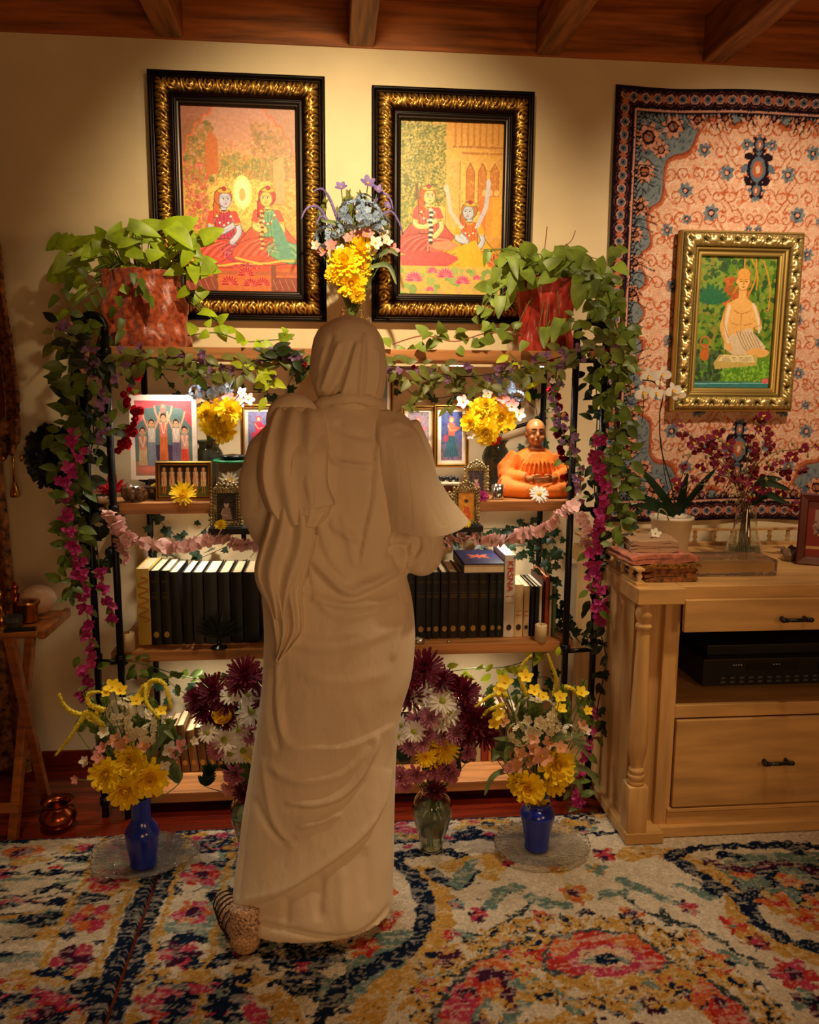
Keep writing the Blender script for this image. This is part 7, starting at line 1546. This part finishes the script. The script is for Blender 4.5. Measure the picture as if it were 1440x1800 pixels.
# sari: torso, skirt and sleeves as one cloth
g=MB()
loft(g,[(700,578,660,YP,.055),(712,556,672,YP,.07),(728,515,700,YP,.085),(748,485,724,YP,.10),(780,472,738,YP,.115),(830,466,742,YP,.125),(890,464,736,YP,.125),(950,462,722,YP,.125),(1000,458,713,YP,.13),(1040,460,721,YP,.14),(1080,463,727,YP,.15),(1130,463,729,YP,.155),(1190,460,722,YP,.155),(1240,454,707,YP,.15),(1290,448,698,YP,.145),(1340,441,695,YP,.145),(1400,431,693,YP-.004,.148),(1450,424,692,YP-.010,.152),(1490,419,692,YP-.016,.158),(1530,414,691,YP-.024,.165),(1565,411,690,YP-.03,.172),(1584,411,690,YP-.032,.174)],5,120,2.3)
g.tube([P(520,752,YP),P(478,800,YP-.01),P(462,850,YP-.02),P(462,895,YP-.02),P(476,930,YP+.0),P(500,930,YP+.10),P(535,915,YP+.2)],[.06,.066,.062,.058,.055,.05,.035],20)
g.tube([P(700,750,YP),P(720,800,YP),P(736,880,YP),P(742,940,YP-.01),P(742,965,YP+.02),P(736,975,YP+.10),P(712,950,YP+.2)],[.055,.058,.056,.054,.056,.054,.035],20)
g.ball(P(740,968,YP-.0),(.056,.07,.066),20,14)
o=g.build('sari',cloth_m,PER); remesh(o,.0062,7); evalmesh(o)
F=[([(576,783),(590,811),(625,818),(656,821)],.012,5,'r'),([(590,740),(610,760),(655,770)],-.006,6,'r'),([(580,915),(597,932),(635,950)],.012,7,'r'),
 ([(545,974),(583,1016),(614,1040),(652,1026),(700,1000)],.020,9,'r'),([(540,985),(575,1030),(612,1054),(655,1040),(705,1012)],-.008,6,'r'),([(520,1009),(541,1040),(590,1062),(652,1062),(700,1050)],.014,8,'r'),([(534,991),(548,1054)],-.012,5,'r'),
 ([(562,915),(583,984),(618,1019)],.012,7,'r'),([(600,900),(615,960),(625,1000)],.008,6,'r'),([(668,745),(659,800),(654,870),(640,939),(628,1002)],.014,8,'l'),
 ([(680,980),(700,960),(720,965)],-.012,5,'r'),([(705,1000),(690,960),(700,930)],-.010,6,'r'),([(470,1090),(520,1130),(610,1135),(725,1090)],.008,10,'r'),([(500,1100),(560,1118),(640,1110)],.006,6,'r'),
 ([(502,1201),(499,1262),(513,1303),(564,1309),(614,1306),(692,1270)],.012,7,'s'),([(477,1172),(474,1252),(492,1320)],-.012,5,'r'),([(488,1160),(490,1230),(500,1290)],.008,5,'r'),
 ([(502,1410),(557,1412),(600,1396),(629,1367),(654,1320),(662,1290)],.013,6,'r'),([(495,1420),(557,1424),(608,1407),(640,1370)],-.006,5,'r'),([(520,1452),(560,1445),(600,1428)],.007,5,'r'),([(470,1340),(520,1370),(600,1360),(650,1310)],.008,9,'r'),
 ([(462,1330),(480,1440),(520,1490)],.006,6,'r'),([(445,1400),(470,1450),(500,1480),(520,1470)],-.006,6,'r'),
 ([(412,1598),(477,1581),(542,1544),(600,1504),(647,1461),(676,1407),(690,1353)],.016,10,'l'),([(430,1582),(500,1560),(560,1522),(620,1478),(660,1430)],.006,4,'r'),
 ([(564,1535),(560,1620)],-.010,8,'r'),([(505,1575),(503,1630)],-.007,8,'r'),([(640,1490),(650,1600)],-.006,10,'r'),([(600,1520),(604,1640)],.006,9,'r'),
 ([(412,1618),(500,1634),(570,1648),(620,1648),(660,1625),(688,1590)],-.009,5,'r'),([(455,1200),(450,1300),(437,1400),(425,1500),(420,1580)],-.012,5,'r'),
 ([(470,800),(452,850),(450,900)],-.008,6,'r'),([(478,760),(470,820),(478,900)],.006,6,'r'),([(720,985),(738,960),(732,935)],-.012,4,'r'),([(740,1005),(756,975),(750,940)],-.009,4,'r'),([(715,1000),(725,970),(718,945)],.008,4,'r'),([(765,990),(770,960)],-.006,4,'r'),
 ([(690,860),(700,920),(690,960)],-.006,6,'r'),([(560,1060),(600,1085),(680,1070)],.006,6,'r'),([(715,1060),(700,1110),(690,1160)],.006,7,'r'),([(520,1180),(600,1200),(690,1180)],.004,10,'r')]
foldit(o,F,rnd=.0035,rs=7)
# thin hem edge
hm=[PZ(x,y,RZ+.035) for x,y in ((412,1612),(430,1634),(480,1645),(540,1655),(590,1664),(625,1655),(660,1628),(684,1598))]
# head scarf
g=MB(); Yh=YP+.005
loft(g,[(557,606,618,Yh,.010),(560,588,640,Yh,.04),(568,573,652,Yh,.065),(582,559,665,Yh,.085),(604,550,675,Yh,.100),(640,545,680,Yh,.110),(668,547,679,Yh,.108),(690,554,675,Yh,.098),(706,562,671,Yh,.085),(722,570,667,Yh,.078),(738,560,676,Yh,.085)],6,110,2.1)
o=g.build('head_scarf',cloth_m,PER); remesh(o,.004,4); evalmesh(o)
F=[([(598,600),(580,650),(566,690)],.008,5,'r'),([(628,600),(615,650),(600,700)],.010,4,'r'),([(622,600),(606,655),(592,700)],-.006,4,'r'),([(640,585),(636,650),(632,700)],.008,4,'r'),([(650,600),(650,660),(645,705)],-.006,4,'r'),
   ([(662,610),(664,660),(655,700)],.007,4,'r'),([(572,610),(560,660),(563,690)],.006,4,'r'),([(592,690),(602,712)],-.008,4,'r'),([(610,640),(596,670),(575,700)],-.006,4,'r'),([(585,585),(570,630),(556,670)],-.005,5,'r'),([(558,705),(610,697),(670,712)],-.006,5,'r')]
foldit(o,F,rnd=.0022,rs=12)
# collar roll around the neck
g=MB(); yy=YP-.0
pts=[]
for i in range(33):
    a=PI*i/16; x=P(614,712,yy).x+.082*math.cos(a); z=P(614,712,yy).z-.004*math.cos(2*a)-.014*math.sin(a); pts.append((x,yy+.088*math.sin(a),z))
g.tube(pts,[.013+.003*math.sin(i*1.7) for i in range(33)],12); g.build('collar_fold',cloth_m,PER)
# loose panels of the shawl
def panel(name,rows,bulge,pleats,seed=0,n=8,m=60,thick=.0022,wr=.03):
    """rows: (py, x left, x right, Y). pleats: (count, depth, slant). The edges curve back to the body."""
    q=spline([Vector((r[0],r[1],r[2])) for r in rows],n); q2=[v.x for v in spline([Vector((r[3],0,0)) for r in rows],n)]; k=len(q)
    cnt,dp,sl=pleats; g=MB(); vs=[]
    for i,(v,Yv) in enumerate(zip(q,q2)):
        for j in range(m):
            u=j/(m-1); px=v.y+(v.z-v.y)*u; e=4*u*(1-u)
            y=Yv-bulge*(e**.5)+wr*(1-min(1,e*3))**2
            ph=u*cnt*2*PI+sl*i/k*2*PI+seed; y-=dp*(.5+.5*math.sin(ph+.35*math.sin(i*.12+u*2)))*min(1,e*3)
            y-=.0015*math.sin(i*.3+u*4+seed)
            vs.append(P(px,v.x+3*math.sin(u*9+seed)*(i/k),y))
    fs=[(i*m+j,i*m+j+1,(i+1)*m+j+1,(i+1)*m+j) for i in range(k-1) for j in range(m-1)]
    g.add(vs,[f[::-1] for f in fs]); o=g.build(name,cloth_m,PER); s_=o.modifiers.new('s','SOLIDIFY'); s_.thickness=thick; s_.offset=-1; return o
YB=YP-.125
panel('shawl_tail',[(940,470,560,YB-.01),(980,462,548,YB-.015),(1015,450,540,YB-.02),(1045,463,532,YB-.022),(1080,474,535,YB-.022),(1110,480,534,YB-.02),(1135,484,516,YB-.018),(1165,484,490,YB-.012)],.012,(3,.022,.15),1)
panel('shawl_pleat',[(880,478,545,YB-.02),(930,466,555,YB-.028),(965,455,553,YB-.03),(1000,447,540,YB-.03),(1028,452,528,YB-.03),(1060,468,515,YB-.028),(1090,478,508,YB-.024)],.012,(2.5,.02,.3),2)
panel('shawl_shoulder',[(712,488,555,YP-.02),(722,478,575,YP-.06),(745,468,578,YP-.095),(790,456,579,YB-.012),(840,452,579,YB-.022),(880,462,586,YB-.026),(905,476,580,YB-.026),(925,500,560,YB-.02)],.02,(3.0,.016,.12),.5,wr=.06)
panel('shawl_fold',[(716,492,560,YP-.06),(750,500,577,YP-.10),(800,508,577,YB-.035),(850,504,577,YB-.042),(885,506,589,YB-.045),(893,507,582,YB-.045),(905,508,566,YB-.043)],.008,(1.5,.007,.1),2.2)
# puff at the left shoulder
g=MB(); 
g.tube(spline([P(476,748,YP-.03),P(490,722,YP-.03),P(513,712,YP-.04),P(538,718,YP-.05),P(552,738,YP-.07)],5),[.014+.016*math.sin(PI*i/20) for i in range(21)],14); o=g.build('shawl_knot',cloth_m,PER); remesh(o,.004,3)
# cape over the right shoulder with its open hem
g=MB()
def cape(u,v):
    rows=[(722,640,702,YP,.06),(742,636,722,YP,.10),(765,640,736,YP,.125),(800,645,752,YP,.145),(845,652,768,YP,.155),(882,658,790,YP,.158),(908,664,810,YP,.158),(920,668,819,YP,.158)]
    k=v*(len(rows)-1); i=min(int(k),len(rows)-2); f=k-i; r=[a+(b_-a)*f for a,b_ in zip(rows[i],rows[i+1])]
    w=PI*1.02+(PI*1.02)*u   # back half, open towards the front
    L=P(r[1],r[0],r[3]); Rr=P(r[2],r[0],r[3]); cx=(L.x+Rr.x)/2; a=(Rr.x-L.x)/2
    s_=math.sin(w); fl=1+.035*math.sin(u*16+1)*v
    return Vector((cx+a*math.cos(w)*(1 if math.cos(w)<0 else fl),r[3]+r[4]*s_*fl-.012*math.sin(u*11)*v,(L.z+Rr.z)/2-.004*v*math.sin(PI*u)+.012*v*u-.008*v*(1-u)+.006*v*math.sin(u*9)))
g.grid(cape,70,60); o=g.build('shawl_cape',cloth_m,PER); s_=o.modifiers.new('s','SOLIDIFY'); s_.thickness=.0022
s2=o.modifiers.new('sub','SUBSURF'); s2.levels=1; s2.render_levels=1
evalmesh(o); foldit(o,[([(700,760),(712,850),(716,935)],-.006,7,'r'),([(668,745),(672,820),(668,900)],.006,8,'r'),([(735,800),(760,880),(785,925)],-.005,7,'r'),([(690,740),(730,760),(748,800)],.004,6,'r')],rnd=.002,rs=9)

# ------------------------------------------------------------------ tell the members of a group apart by their order from the left
ORD=['','second','third','fourth','fifth','sixth','seventh','eighth','ninth','tenth','eleventh','twelfth']
bpy.context.view_layer.update()
grp={}
for o in C.objects:
    if o.parent is None and 'group' in o and 'label' in o: grp.setdefault((o['group'],o['label']),[]).append(o)
for (gname,lab),os_ in grp.items():
    if len(os_)<2 or 'behind the person' in gname or 'sprig' in gname or 'cut stem' in gname: continue
    os_.sort(key=lambda o: proj(o.matrix_world.translation)[0]); n=len(os_)
    for i,o in enumerate(os_):
        w='leftmost' if i==0 else 'rightmost' if i==n-1 else ('%s from left'%ORD[i] if i<12 else '%dth from left'%(i+1))
        o['label']=lab+', '+w
